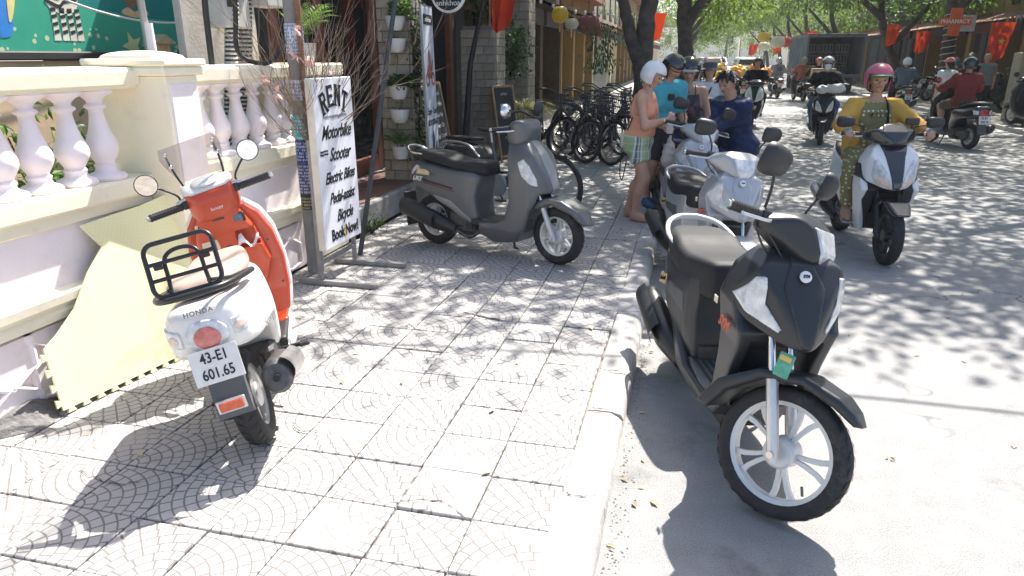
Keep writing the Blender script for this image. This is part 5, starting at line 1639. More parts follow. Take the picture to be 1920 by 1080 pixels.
        # hands
        for g in (1, -1):
            w = s.wri[g]; d = (s.wri[g] - s.elb[g]).normalized()
            c = curl if not isinstance(curl, dict) else curl[g]
            side = Vector((0, 0, 1)) - d * d.z
            if hx and g in hx: side = Vector(hx[g]) - d * Vector(hx[g]).dot(d)
            side = side.normalized() if side.length > 1e-4 else Vector((1, 0, 0))   # thumb side
            pal = d.cross(side) * g                                                   # palm normal (towards the curl)
            k_ = h / 1.7
            hand = [(w, w + d * .05 * k_ + side * .018 * k_, .019 * k_, .017 * k_), (w, w + d * .05 * k_ - side * .018 * k_, .018 * k_, .015 * k_)]
            if detail:
                for i, (o, l) in enumerate(((.027, .068), (.009, .076), (-.009, .071), (-.026, .055))):
                    p0 = w + d * .068 * k_ + side * o * k_
                    d1 = (d * math.cos(c) + pal * math.sin(c)).normalized(); d2 = (d * math.cos(2.1 * c) + pal * math.sin(2.1 * c)).normalized()
                    p1 = p0 + d1 * l * .5 * k_; p2 = p1 + d2 * l * .5 * k_
                    hand += [(p0 - d * .02 * k_, p0, .0095 * k_, .0092 * k_), (p0, p1, .0092 * k_, .0085 * k_), (p1, p2, .0085 * k_, .0072 * k_)]
                q0 = w + d * .018 * k_ + side * .02 * k_; q1 = q0 + (d * .7 + side * .75 + pal * .2).normalized() * .036 * k_; q2 = q1 + (d * .95 + side * .15 + pal * .5 * c).normalized() * .03 * k_
                hand += [(q0, q1, .0115 * k_, .0098 * k_), (q1, q2, .0098 * k_, .008 * k_)]
                addp(*field(hand, .0052, .006))
            else:
                hand += [(w + d * .05 * k_, w + d * .08 * k_ + pal * .03 * k_, .03 * k_, .02 * k_)]
                addp(*field(hand, res, .02))
        s.body = np_mesh('body', np.concatenate(vs), np.concatenate(qs), s.skin, s.t)
        s.hp_ = hp_; s.S_ = S_
        if detail:
            for g in (1, -1):
                MB().sphere((0, 0, 0), (.008 * S_, .0145 * S_, .0068 * S_), 10, 6, s.HM @ Matrix.Translation(Vector((.0775, g * .032, .006)) * S_)).build('eye', M_EYE, s.t, 60)
                MB().tube([hp_(.083, g * .012, .026), hp_(.084, g * .03, .031), hp_(.074, g * .05, .026)], [.004, .005, .003], 6).build('eyebrow', M_HAIR, s.t)
            MB().tube(spline([hp_(.080, .024, -.056), hp_(.088, .01, -.053), hp_(.089, 0, -.0545), hp_(.088, -.01, -.053), hp_(.080, -.024, -.056)], 4), .0055 * S_, 6, flat=1.3).build('mouth', M_LIP, s.t, 60)
    def wear(s, name, m, prims, infl=.012, k=.03, cuts=(), wr=.0022, res=None, seed=1, ws=20):
        v, q = field(prims, res or s.res, k, infl, cuts, wr, ws, seed)
        return np_mesh(name, v, q, m, s.t)
    def part(s, limb, t, keep_start=True):
        """Cut a limb's prims off at fraction t of the whole limb."""
        a = limb[0][0]; b = limb[-1][1]
        q = Vector(a).lerp(Vector(b), t); n = (Vector(b) - Vector(a)).normalized()
        return [(p[0], p[1], p[2], p[3], (tuple(q), tuple(n))) for p in limb]
    def top(s, name, m, sleeve=.5, long=0.0, hem=.0, infl=.014, neckcut=.0, wr=.0042, extra=(), seed=1, loose=1.0, cuts=()):
        """sleeve: share of the upper arm; long: share of the forearm; hem: metres below the hip centre."""
        pr = list(s.torso) + [(p[0], p[1], p[2], p[3]) for p in s.should]
        if hem > 0: pr += [(s.hip[g], s.hip[g] - s.U * hem, .06 * s.H * loose, .062 * s.H * loose) for g in (1, -1)]
        for g in (1, -1):
            pr += s.part(s.uarm[g], sleeve) if sleeve < 1 else s.uarm[g]
            if long: pr += s.part(s.farm[g], long) if long < 1 else s.farm[g]
        c = [(tuple(s.P - s.U * hem), tuple(-s.U)), (tuple(s.nb + s.U * (.040 + neckcut) * s.H / 1.7), tuple(s.U + s.F * .12))] + list(cuts)
        return s.wear(name, m, pr + list(extra), infl, .035, c, wr, seed=seed, ws=26)
    def tank(s, name, m, hem=.02, infl=.010, seed=1, low=.05, bare=0.0):
        """Sleeveless top with straps; bare leaves the midriff free (negative hem)."""
        pr = list(s.torso) + [(p[0].lerp(p[1], .35), p[1], p[2], p[3]) for p in s.should]
        c = [(tuple(s.P - s.U * hem), tuple(-s.U)), (tuple(s.nb + s.F * .07 - s.U * low), tuple(s.U + s.F * .9))]
        for g in (1, -1): c.append((tuple(s.sh[g] - s.L * g * .03), tuple(s.L * g + s.U * .15)))
        return s.wear(name, m, pr, infl, .03, c, .0035, seed=seed, ws=26)
    def legs(s, name, m, t=.6, shin=0.0, infl=.016, waist=.06, wr=.0042, seed=3, k=.02):
        pr = list(s.torso[:2]) + list(s.torso[-2:])
        for g in (1, -1):
            pr += s.part(s.thigh[g], t) if shin == 0 else s.thigh[g]
            if shin: pr += s.part(s.shin[g], shin) if shin < 1 else s.shin[g]
        return s.wear(name, m, pr, infl, k, [(tuple(s.P + s.U * waist), tuple(s.U))], wr, seed=seed)
    def shoes(s, m, name='shoe', infl=.010, sole=None):
        for g in (1, -1):
            z = min(p[1][2] - p[3] for p in s.foot[g])
            o = s.wear(name, m, s.foot[g], infl, .015, [((0, 0, s.ank[g].z + .02), (0, 0, 1))], 0, res=min(s.res, .01))
    def sandals(s, m):
        for g in (1, -1):
            a = s.ank[g]; d = Vector((1, g * .15, 0)).normalized(); w = Vector((-d.y, d.x, 0))
            zz = a.z - .062 * s.H
            pts = [a - d * .045 + w * .034, a + d * .06 + w * .036, a + d * .17 + w * .045, a + d * .21, a + d * .17 - w * .045, a + d * .06 - w * .036, a - d * .045 - w * .034, a - d * .06]
            sd = MB().prism(spline([(p.x, p.y) for p in pts], 3, True), zz, zz + .012).build('sandal', m, s.t)
            MB().tube(spline([tuple(a + d * .13 + w * .05 - Vector((0, 0, .055 * s.H))), tuple(a + d * .12 - Vector((0, 0, .028 * s.H))), tuple(a + d * .13 - w * .05 - Vector((0, 0, .055 * s.H)))], 4), .009, 6, flat=.5).build('sandal_strap', m, sd)
    def hair(s, m, length=0.0, tail=None, cap=.012, res=None, line=.045):
        S_, hp_ = s.S_, s.hp_
        pr = [(hp_(-.024, 0, .032), hp_(-.008, 0, .036), .092 * S_, .089 * S_), (hp_(-.03, 0, -.02), hp_(-.045, 0, -.05), .078 * S_, .06 * S_)]
        cuts = [(hp_(.045, 0, line), tuple(s.HM.to_3x3() @ Vector((.75, 0, -.66)))) ]
        if length: pr += [(hp_(-.05, g * .03, -.02), tuple(Vector(hp_(-.07, g * .035, -.05)) - Vector((0, 0, length))), .055 * S_, .04 * S_) for g in (1, -1)]
        if tail: pr += [(hp_(-.1, 0, .0), tuple(tail), .03, .018)]
        ho = s.wear('hair', m, pr, cap * .5, .03, cuts, .0012, res=res or (.0065 if s.detail else .014), ws=75)
        if s.detail and not getattr(s, 'covered', False):
            r = random.Random(int(s.H * 1000)); tb = MB(); R3 = s.HM.to_3x3()
            for q in range(420):
                d = rv(r)
                if d.x * .75 - d.z * .66 > .12 or d.z < -.55: continue
                p = Vector((-.018, 0, .034)) + Vector((d.x * .096, d.y * .094, d.z * .094)) * (1 + cap)
                fl_ = Vector((.45, d.y * .8, -.55 if d.z < .75 else .1)) + rv(r) * .35
                leaf(tb, hp_(*p), R3 @ fl_, R3 @ d, r.uniform(.045, .08), .02, .25)
            tb.build('hair_locks', m, ho)['kind'] = 'stuff'
        return ho
    def helmet(s, m, style='jet', visor=None, res=None, lining=True):
        s.covered = True
        S_, hp_ = s.S_, s.hp_
        rs = res or (.0075 if s.detail else .014)
        R3 = s.HM.to_3x3()
        c1, c2 = hp_(-.018, 0, .034), hp_(-.002, 0, .034)
        lo = np.array(s.hc) - .22; n = int(.44 / rs)
        ax = [lo[i] + rs * np.arange(n) for i in range(3)]
        P = [ax[0][:, None, None], ax[1][None, :, None], ax[2][None, None, :]]
        out = dseg(P, c1, c2, .126 * S_, .122 * S_)
        low = dseg(P, hp_(-.02, 0, -.02), hp_(-.01, 0, -.06), .118 * S_, .108 * S_)
        if style != 'half': out = smin(out, low, .03)
        inn = np.minimum(dseg(P, c1, c2, .105 * S_, .102 * S_), dseg(P, hp_(-.02, 0, -.02), hp_(-.01, 0, -.15), .10 * S_, .094 * S_))
        D = smax(out, -inn, .01)
        # local coordinates of the head
        q = [(P[0] - s.hc.x), (P[1] - s.hc.y), (P[2] - s.hc.z)]
        X = (q[0] * R3[0][0] + q[1] * R3[1][0] + q[2] * R3[2][0]) / S_
        Y = (q[0] * R3[0][1] + q[1] * R3[1][1] + q[2] * R3[2][1]) / S_
        Z = (q[0] * R3[0][2] + q[1] * R3[1][2] + q[2] * R3[2][2]) / S_
        if style == 'half': cut = np.maximum(.02 + .25 * np.abs(X) * (X > 0) - Z, -1.0); cut = (.005 + .30 * np.maximum(X, 0)) - Z
        else:
            cut = -.085 - Z + .15 * np.maximum(X, 0)
            face = np.maximum(np.maximum(.035 + .1 * np.abs(Z) - X, Z - .058), -1.0)      # face opening, in front and below the brow
            D = smax(D, -face, .012)
        D = smax(D, cut, .01)
        v, f = surface_nets(D, lo, rs)
        h = np_mesh('helmet', v, f, m, s.t)
        if style == 'jet' and lining:
            MB().tube(spline([hp_(.045, g * .098, .05) if False else hp_(x, y, z) for (x, y, z) in ((.048, .10, -.07), (.045, .105, .0), (.07, .085, .05), (.105, .03, .062), (.105, -.03, .062), (.07, -.085, .05), (.045, -.105, .0), (.048, -.10, -.07)) for g in (1,)], 4), .007, 6).build('edge_trim', M_BLKP, h, 60)
        for g in (1, -1):
            MB().tube([hp_(.0, g * .088, -.05), hp_(.03, g * .06, -.10), hp_(.045, 0, -.122)], .006, 5, flat=.5).build('chin_strap', M_BLKP, h)
        if visor:
            rows = []
            for i in range(4):
                r = .116 + .045 * i / 3
                rows.append([hp_(-.01 + r * math.cos(a), r * .95 * math.sin(a), .066 - .006 * i - .05 * (abs(a) / 1.1) ** 2 * .4) for a in [(-.78 + 1.56 * j / 12) for j in range(13)]])
            o = MB().strip(rows).build('visor', visor, h, 60)
            md = o.modifiers.new('thickness', 'SOLIDIFY'); md.thickness = .004
        return h

GEAR_BLK = mat('gloss_black_helmet', (.015, .016, .018), .14, coat=.7, var=.1, rvar=.03)
GEAR_WHT = mat('white_helmet', (.78, .78, .77), .28, coat=.5, var=.04, rvar=.04)
GEAR_PNK = mat('pink_helmet', (.50, .10, .16), .35, var=.12, vscale=9, coat=.3, dirt=((.6, .35, .35), 8, .62, .4))
GEAR_SLV = mat('silver_helmet', (.42, .44, .46), .25, metal=.3, coat=.4, var=.08)

def plaid(name):
    m, nt, b = node_mat(name)
    k = NB(nt)
    tc = k.n('ShaderNodeTexCoord').outputs['Object']
    sp = k.n('ShaderNodeSeparateXYZ'); nt.links.new(tc, sp.inputs[0])
    u = k.m('ADD', sp.outputs[0], k.m('MULTIPLY', sp.outputs[1], .8))
    f = k.m('FRACT', k.m('MULTIPLY', u, 5.2))
    nd = k.n('ShaderNodeValToRGB'); nd.color_ramp.interpolation = 'CONSTANT'
    cols = [(0, (.30, .48, .26)), (.26, (.70, .68, .58)), (.36, (.10, .17, .26)), (.5, (.62, .55, .38)), (.58, (.16, .26, .30)), (.68, (.68, .66, .56)), (.76, (.36, .50, .28)), (.93, (.58, .42, .30))]
    e = nd.color_ramp.elements
    e[0].position, e[0].color = 0, (*cols[0][1], 1); e[1].position, e[1].color = cols[1][0], (*cols[1][1], 1)
    for p, c in cols[2:]:
        q = e.new(p); q.color = (*c, 1)
    k.put(nd.inputs[0], f)
    fz = k.m('FRACT', k.m('MULTIPLY', sp.outputs[2], 14.0))
    c = k.mix(k.m('MULTIPLY', k.m('LESS_THAN', fz, .16), .35), nd.outputs[0], (.75, .74, .66))
    k.put(b.inputs['Base Color'], c); b.inputs['Roughness'].default_value = .85
    k.put(b.inputs['Normal'], k.bump(k.noise(tc, 40, 3), .3, .006))
    return m

def dotted(name, base, dot, scale=26, rad_=.30):
    m, nt, b = node_mat(name)
    k = NB(nt)
    tc = k.n('ShaderNodeTexCoord').outputs['Object']
    vo = k.n('ShaderNodeTexVoronoi'); vo.inputs['Scale'].default_value = scale; vo.inputs['Randomness'].default_value = .15
    nt.links.new(tc, vo.inputs['Vector'])
    c = k.mix(k.m('LESS_THAN', vo.outputs['Distance'], rad_), base, dot)
    k.put(b.inputs['Base Color'], c); b.inputs['Roughness'].default_value = .8
    k.put(b.inputs['Normal'], k.bump(k.noise(tc, 40, 3), .35, .008))
    return m
# ---------------------------------------------------------------- the people in the street
# woman in white helmet, peach top, checked shorts (on the pavement)
w = Person('woman in white helmet, peach sleeveless top and checked shorts standing barefoot on pavement', (-.47, 7.14, 0), rad(-12), 1.55, pitch=.12, hp=.40, hy=-.05, hrt=(.30, -.10, 1.03), hl=(.29, .06, 1.02), er=(-.5, -.6, -.8), el=(-.5, .6, -.8),
           fr=(.02, -.075, .085), fl=(-.10, .10, .085), skin=SKIN_FAIR, female=True, bulk=1.06, belly=.95, curl=.9)
w.helmet(GEAR_WHT, 'jet', lining=False)
w.hair(M_HAIRG, .06)
w.tank('tank_top', cloth('peach_cloth', (.74, .34, .21)), hem=.06, infl=.016, low=.035)
w.legs('shorts', plaid('checked_cotton'), .58, infl=.024, waist=.05)
w.sandals(mat('tan_rubber', (.4, .26, .18), .8))
b = MB().tube(spline([tuple(w.sh[-1] + Vector((0, .02, .02))), tuple(w.P + Vector((-.10, -.14, .02))), tuple(w.P + Vector((-.13, -.15, -.30))), tuple(w.P + Vector((-.10, -.15, -.38))), tuple(w.P + Vector((-.07, -.14, -.2)))], 8), .006, 6)
tag(b.build('hanging_strap', M_BLKP), 'black strap dangling behind the woman in peach', 'strap').matrix_world = w.t.matrix_basis
bt = thing('water_bottle', 'clear plastic water bottle held by the woman in peach', 'bottle', (-.17, 7.10, .88))
MB().lathe([(0, 0), (.032, .004), (.034, .02), (.034, .14), (.03, .17), (.013, .20), (.013, .22)], n=16).build('bottle_body', glassy('clear_plastic', (.75, .8, .82), .45), bt, 50)
MB().lathe([(.015, .215), (.015, .235), (0, .236)], n=12).build('cap', mat('blue_cap', (.06, .16, .4), .4), bt, 50)
v, q = field([((0, 0, 0), (0, 0, -.12), .05, .08), ((0, 0, .0), (0, 0, .1), .03, .012)], .011, .03, 0, wrinkle=.005, wscale=40)
bag = tag(np_mesh('plastic_bag', v, q, glassy('bag_plastic', (.55, .5, .46), .8, .4)), 'crumpled translucent plastic bag hanging from the hand of the woman in peach', 'bag')
bag.location = (-.16, 7.06, .76)

# man in turquoise t-shirt and black helmet
p = Person('man in turquoise t-shirt and glossy black helmet leaning over behind the woman in peach', (-.34, 7.95, 0), rad(-50), 1.64, pitch=.28, hp=.45, hy=.1, hrt=(.32, -.16, .90), hl=(.34, .12, .92), fr=(.05, -.11, .09), fl=(-.05, .10, .09), skin=SKIN_FAIR, bulk=1.05)
p.helmet(GEAR_BLK, 'jet', lining=False)
p.top('t_shirt', cloth('turquoise_cloth', (.08, .44, .52)), .85, hem=.06, infl=.022)
p.legs('shorts', cloth('dark_grey_cloth', (.05, .052, .055)), .9, infl=.028)
p.shoes(mat('blue_sneaker', (.05, .13, .24), .7, var=.3, vscale=30))
MB().tube(spline([p.hp_(.0, .085, .015), p.hp_(.085, .06, .012), p.hp_(.105, 0, .012), p.hp_(.085, -.06, .012), p.hp_(.0, -.085, .015)], 4), .004, 5).build('glasses', M_BLKP, p.t)
MB().box(tuple(p.nb + p.F * .13 - p.U * .10), (.05, .07, .07), .012).build('camera_pouch', M_BLKP, p.t)

# young woman in grey top with maroon cross-body bag
g = Person('young woman in black helmet, grey strap top and maroon cross-body bag', (-.02, 8.45, RZ), rad(-100), 1.68, pitch=.10, hp=.35, hy=.15, hrt=(.20, -.20, .93), hl=(.24, .16, .92), skin=SKIN_FAIR, female=True)
g.helmet(GEAR_BLK, 'jet', visor=GEAR_SLV, lining=False)
g.hair(M_HAIRB, .10)
g.tank('strap_top', cloth('charcoal_rib', (.085, .085, .09)), hem=-.08, infl=.008, low=.07)
g.legs('shorts', cloth('purple_cloth', (.07, .05, .16)), .62, infl=.028, waist=.045)
g.wear('waistband', cloth('grey_marl', (.30, .30, .31)), g.torso[:2], .02, .03, [(tuple(g.P + g.U * .075), tuple(g.U)), (tuple(g.P + g.U * .04), tuple(-g.U))])
bg = thing('crossbody_bag', 'maroon cross-body pouch worn across the chest of the young woman in grey', 'bag', (-.02, 8.45, RZ), (0, 0, rad(-100)))
c0 = g.P + g.U * .19 + g.F * .15 - g.L * .03
v, q = field([(tuple(c0 - g.L * .10 - g.U * .05), tuple(c0 + g.L * .09 + g.U * .05), .055, .06)], .010, .02, 0, wrinkle=.002, wscale=40)
np_mesh('pouch', v, q, cloth('maroon_nylon', (.13, .055, .08), .6), bg)
MB().tube([tuple(c0 - g.L * .09 - g.U * .03 + g.F * .055), tuple(c0 + g.L * .08 + g.U * .05 + g.F * .055)], .004, 5).build('zip', M_ALU, bg)
MB().tube(spline([tuple(c0 + g.L * .09 + g.U * .06), tuple(g.nb + g.L * .10 + g.F * .10 - g.U * .09), tuple(g.nb + g.L * .075 + g.U * .012), tuple(g.nb - g.F * .1 - g.U * .08), tuple(c0 - g.F * .27), tuple(c0 - g.L * .17 - g.F * .09 - g.U * .06), tuple(c0 - g.L * .12 - g.U * .06)], 6), .016, 6, flat=.35).build('strap', cloth('maroon_web', (.11, .05, .07)), bg)
MB().tube(spline([tuple(g.nb + g.L * .05), tuple(g.nb + g.F * .10 - g.U * .06 + g.L * .02), tuple(g.nb + g.F * .12 - g.U * .13), tuple(g.nb + g.F * .10 - g.U * .06 - g.L * .02), tuple(g.nb - g.L * .05)], 5), .003, 5).build('necklace', M_BLKP, g.t)
MB().box(tuple(g.nb + g.F * .13 - g.U * .15), (.02, .035, .05), .008).build('pendant', M_PLATEW, g.t)

# man in navy jacket bending over the silver scooter
n = Person('black-haired man in navy jacket and jeans bending over the silver scooters', (.44, 7.80, RZ), rad(-142), 1.66, pelvis=(-.12, 0, .80), pitch=.32, hp=.25, hy=.15, hrt=(.33, .05, .84), hl=(.35, -.08, .82), er=(-.2, 1, -.6), el=(-.3, -1, -.4), fr=(-.02, -.14, .09), fl=(-.16, .14, .09), skin=SKIN_MID, curl=.8)
n.hair(M_HAIR, cap=.034, line=.062)
n.top('jacket', cloth('navy_nylon', (.018, .032, .095), .55, .2), 1.0, .92, hem=.10, infl=.030, neckcut=-.012, wr=.006, loose=1.15)
n.legs('jeans', cloth('denim', (.06, .085, .14)), shin=1.0, infl=.02)
n.shoes(M_BLKP)
text_mesh('jacket_logo', 'A', .035, M_WHITEINK, n.t, frame_mat(tuple(n.nb - n.U * .14 + n.F * .15 + n.L * .085), tuple(-n.L), tuple(n.U)) @ Matrix.Translation((0, 0, .01)))

# woman riding the white and black scooter
SS = 1.04
r = Person('woman in pink helmet, mustard jacket and olive polka-dot suit riding towards the camera', (1.66, 6.98, RZ), rad(-84), 1.60, pelvis=(-.20, 0, .855), pitch=.06, hp=.06, hy=-.10, hl=(.235, .33, 1.085), hrt=(.235, -.33, 1.085), el=(-.6, .8, -.7), er=(-.6, -.8, -.7), fl=(.10, .19, .375), fr=(.10, -.20, .375), kl=(1, .35, .6), kr=(1, -.35, .6), skin=SKIN_TAN, female=True, bulk=1.12, belly=.95, curl=1.0, hx={1: (0, -1, 0), -1: (0, 1, 0)})
r.helmet(GEAR_PNK, 'jet', visor=mat('green_cap', (.02, .22, .13), .6))
r.hair(M_HAIR, .16)
olive = dotted('olive_polka', (.20, .185, .075), (.62, .60, .42))
r.top('blouse', olive, .35, hem=.07, infl=.009, neckcut=-.045, wr=.0015)
r.legs('trousers', olive, shin=.93, infl=.022)
MUST = cloth('mustard_cloth', (.56, .33, .07))
jk = []
for gsd in (1, -1):
    jk += r.uarm[gsd] + r.part(r.farm[gsd], .9)
    jk += [(tuple(r.sh[gsd] - r.L * gsd * .02), tuple(r.P + r.L * gsd * .125 + r.U * .02), .062, .075), (tuple(r.sh[gsd]), tuple(r.nb - r.F * .04), .05, .05), (tuple(r.sh[gsd] - r.F * .06 - r.U * .05), tuple(r.P - r.F * .07 + r.L * gsd * .08), .07, .08)]
r.wear('jacket', MUST, jk, .020, .03, [(tuple(r.nb + r.U * .015), tuple(r.U))], .005)
MB().tube(spline([tuple(r.nb + r.L * .075 + r.U * .02), tuple(r.nb + r.L * .085 + r.F * .125 - r.U * .08), tuple(r.P + r.L * .10 + r.F * .155 + r.U * .12)], 5), .02, 6, flat=.3).build('shoulder_strap', M_INK, r.t)
rf = random.Random(2)
ruf = MB()
for i in range(26):
    a = rf.uniform(-1, 1)
    cpt = r.nb - r.U * (.105 + .03 * abs(a)) + r.F * (.135 - .03 * abs(a)) + r.L * a * .085
    leaf(ruf, cpt, Vector(r.F) * .6 + rv(rf) * .6, rv(rf), .035, .03)
ruf.build('ruffle', olive, r.t)['kind'] = 'stuff'
r.sandals(mat('grey_sandal', (.3, .28, .26), .8))
for gsd in (1, -1): r.wear('glove', mat('lace_glove', (.35, .33, .32), .8, var=.4, vscale=90), [(r.wri[gsd] - (r.wri[gsd] - r.elb[gsd]) * .12, r.wri[gsd] + (r.wri[gsd] - r.elb[gsd]).normalized() * .05, .024, .024)], .006, .01, res=.008)
ph = thing('phone_holder', 'black phone clamp mounted on the left handlebar of the ridden white scooter', 'phone holder', (1.66, 6.98, RZ), (0, 0, rad(-84)))
MB().box((.24, .19, 1.17), (.03, .11, .06), .008).build('clamp', M_BLKP, ph)
MB().cyl((.25, .19, 1.06), (.245, .19, 1.15), .01, 8).build('post', M_BLKM, ph)
# ---------------------------------------------------------------- utility pole, twigs, rent sign
M_POLE = mat('pole_concrete', (.22, .22, .225), .85, var=.2, vscale=8, bump=.3, bscale=50)
M_WIRE = mat('black_wire', (.02, .02, .022), .6)
M_RUST = mat('rusty_conduit', (.30, .15, .075), .8, var=.3, vscale=20)
pl_ = thing('utility_pole', 'grey utility pole wrapped in blue lettered bands beside the cream wall', 'pole', (-2.75, 4.69, 0))
MB().tube([(0, 0, 0), (0, 0, 7)], [.062, .05], 14).build('shaft', M_POLE, pl_, 50)
cols = [((.05, .07, .20), .62, .86), ((.02, .05, .22), .86, 1.02), ((.05, .38, .46), 1.02, 1.20), ((.10, .16, .42), 1.30, 1.44), ((.16, .26, .52), 1.62, 1.82), ((.03, .035, .04), .50, .62)]
for i, (c, z0, z1) in enumerate(cols):
    w_ = MB().lathe([(.0605, z0), (.0645, z0 + .004), (.0645, z1 - .004), (.0605, z1)], n=18).build('printed_band', mat('band_%d' % i, c if i not in (3, 4) else (.62, .64, .68), .6, var=.2), pl_, 50)
    bb = MB()
    rr_ = random.Random(i)
    zz = z0 + .015
    while zz < z1 - .012:                     # rows of small printed characters round the pole
        for k_ in range(34):
            if rr_.random() < .22: continue
            a = k_ * 2 * PI / 34
            hgt = rr_.uniform(.010, .018)
            bb.box((0, 0, 0), (.0015, rr_.uniform(.004, .009), hgt), 0, Matrix.Translation((.0652 * math.cos(a), .0652 * math.sin(a), zz)) @ Matrix.Rotation(a, 4, 'Z'))
        zz += .024
    bb.build('printed_rows', mat('band_ink_%d' % i, c if i in (3, 4) else [(.5, .5, .55), (.45, .48, .6), (.5, .62, .65), 0, 0, (.42, .36, .2)][i], .6), w_)['kind'] = 'stuff'
b = MB()
pts = []
for i in range(160):
    z = .35 + i * .0105
    b.lathe([(.018, -.0045), (.0225, 0), (.018, .0045)], (.075 + .004 * math.sin(z * 3), -.045, z), 'z', 9)
b.build('ribbed_conduit', M_RUST, pl_, 60)
for q, (pp, r_) in enumerate((([(-.10, -.45, 2.5), (-.16, -.42, 1.9), (-.2, -.38, 1.62), (-.1, -.2, 1.56), (-.05, -.05, 1.7)], .016), ([(-.2, -.55, 2.6), (-.28, -.55, 2.0), (-.33, -.5, 1.5)], .02))):
    MB().tube(spline(pp, 8), r_, 7).build('cable', M_WIRE, pl_, 60)
eb = thing('meter_box', 'grey electricity meter box above the balustrade by the pole', 'meter box', (-3.22, 4.62, 1.79))
MB().box((0, 0, .16), (.18, .30, .32), .012).build('case', mat('grey_box', (.46, .45, .43), .6, var=.1, dirt=((.25, .23, .2), 5, .55, .6)), eb, 30)
MB().box((.093, -.06, .2), (.006, .12, .13), .003).build('window', mat('meter_glass', (.06, .06, .06), .15), eb)
MB().box((.02, 0, .335), (.24, .36, .02), .004).build('lid', mat('grey_lid', (.5, .49, .47), .6), eb)
e2 = thing('meter_box', 'smaller pale meter box beside the pole above the rolled mesh', 'meter box', (-3.15, 5.02, 1.95))
MB().box((0, 0, .14), (.16, .24, .28), .012).build('case', MATS['grey_box'], e2, 30)
MB().box((.083, 0, .17), (.006, .1, .1), .003).build('window', MATS['meter_glass'], e2)
def ribbed(p0, p1, r, n, label):
    t = thing('flexible_duct', label, 'duct', p0, group='flexible ducts')
    b = MB(); k = MB()
    d = Vector(p1) - Vector(p0)
    for i in range(n):
        q = d * (i / n)
        b.lathe([(r, -.008), (r * 1.12, 0), (r, .008)], q, 'z', 12)
    b.build('rings', mat('white_rings', (.5, .5, .5), .6), t)
    MB().tube([(0, 0, 0), tuple(d)], r * .99, 10).build('hose', M_BLKP, t, 60)
ribbed((-3.2, 4.42, .9), (-3.15, 4.62, 2.1), .045, 40, 'black and white ribbed duct left of the pole behind the balusters')
ribbed((-3.3, 4.75, .9), (-3.25, 4.9, 2.1), .06, 40, 'thicker ribbed duct right beside the pole below the small meter box')
back = thing('plaster_screen', 'grey plaster panel behind the meter boxes', 'screen wall', (-3.5, 4.9, 0))
MB().box((0, .0, 1.1), (.06, .9, 2.2), .01).build('panel_body', mat('grey_plaster', (.42, .40, .37), .9, bump=.3), back)

# bunch of bare twigs with pink ribbons, tied to the pole
tw = thing('twig_bunch', 'bunch of bare brown twigs tied to the pole with pink ribbons', 'twigs', (-2.64, 4.66, 1.02))
r = random.Random(21)
b = MB()
tips = []
def twig(p, d, L, rad_, depth):
    P = [p]
    q = Vector(p); dd = Vector(d).normalized()
    n = 5
    for i in range(n):
        dd = (dd + rv(r) * .10 + Vector((0, 0, .05))).normalized()
        q = q + dd * L / n
        P.append(q.copy())
        if depth > 0 and i >= 1 and r.random() < .75:
            twig(q.copy(), dd + rv(r) * .55 + Vector((0, 0, .15)), L * r.uniform(.35, .6), rad_ * .6, depth - 1)
    b.tube(P, [rad_ * (1 - .75 * i / n) for i in range(n + 1)], 4, caps=False)
    tips.append((P[-1] + P[-2]) / 2)
for i in range(42):
    a = r.uniform(0, 2 * PI)
    twig(Vector((0, 0, r.uniform(-.12, .06))), Vector((math.cos(a) * .45 + .1, math.sin(a) * (.45 if math.sin(a) > 0 else 1.0), r.uniform(.3, 1.2))), r.uniform(.5, .95), .0045, 2)
b.build('twigs', mat('twig_bark', (.24, .17, .12), .8, var=.3, vscale=30), tw, 60)
M_RIB = mat('pink_ribbon', (.80, .50, .46), .7)
for i in range(9):
    p = Vector((.05 + r.uniform(-.1, .1), r.uniform(-.75, .25), r.uniform(.35, .95)))
    rb = MB()
    for q in range(4):
        d = (rv(r) + Vector((.3, 0, -.2 * q))).normalized()
        leaf(rb, p, d, rv(r), r.uniform(.05, .09), .035, .25)
    rb.build('ribbon', M_RIB, tw)

# potted palm on the gate pillar
def frond(b, p, d, L, W, n=11, droop=.5):
    p = Vector(p); d = Vector(d).normalized()
    q = p.copy()
    for i in range(n):
        t = i / n
        d = (d + Vector((0, 0, -droop / n * (1 + t)))).normalized()
        q = q + d * L / n
        s = d.cross(Vector((0, 0, 1))); s = s.normalized() if s.length > .05 else Vector((0, 1, 0))
        for sg in (-1, 1):
            leaf(b, q, d * .7 + s * sg, Vector((0, 0, 1)), W * (1 - .6 * abs(t - .4)), W * .16, .1)
    return q
def palm(label, loc, pot_m, h, n, L, W, seed, pot=(.09, .14), m=None, group='potted plants'):
    r = random.Random(seed)
    t = thing('potted_plant', label, 'potted plant', loc, group=group)
    pr, ph_ = pot
    MB().lathe([(0, .0), (pr * .7, 0), (pr * .78, ph_ * .1), (pr, ph_ * .92), (pr * 1.06, ph_), (pr * .98, ph_), (pr * .94, ph_ * .85), (0, ph_ * .85)], n=20).build('pot', pot_m, t, 50)
    b = MB(); st = MB()
    for i in range(n):
        a = r.uniform(0, 2 * PI)
        d = Vector((math.cos(a) * r.uniform(.3, 1), math.sin(a) * r.uniform(.3, 1), 1.1))
        base = Vector((math.cos(a) * pr * .4, math.sin(a) * pr * .4, ph_ * .85))
        e = base + Vector((0, 0, h * r.uniform(.2, .7)))
        st.tube([tuple(base), tuple(e)], .004, 5)
        frond(b, e, d, L * r.uniform(.7, 1.1), W, droop=r.uniform(.6, 1.3))
    st.build('stems', M_LEAFD, t); b.build('fronds', m or M_FERN, t)
    return t
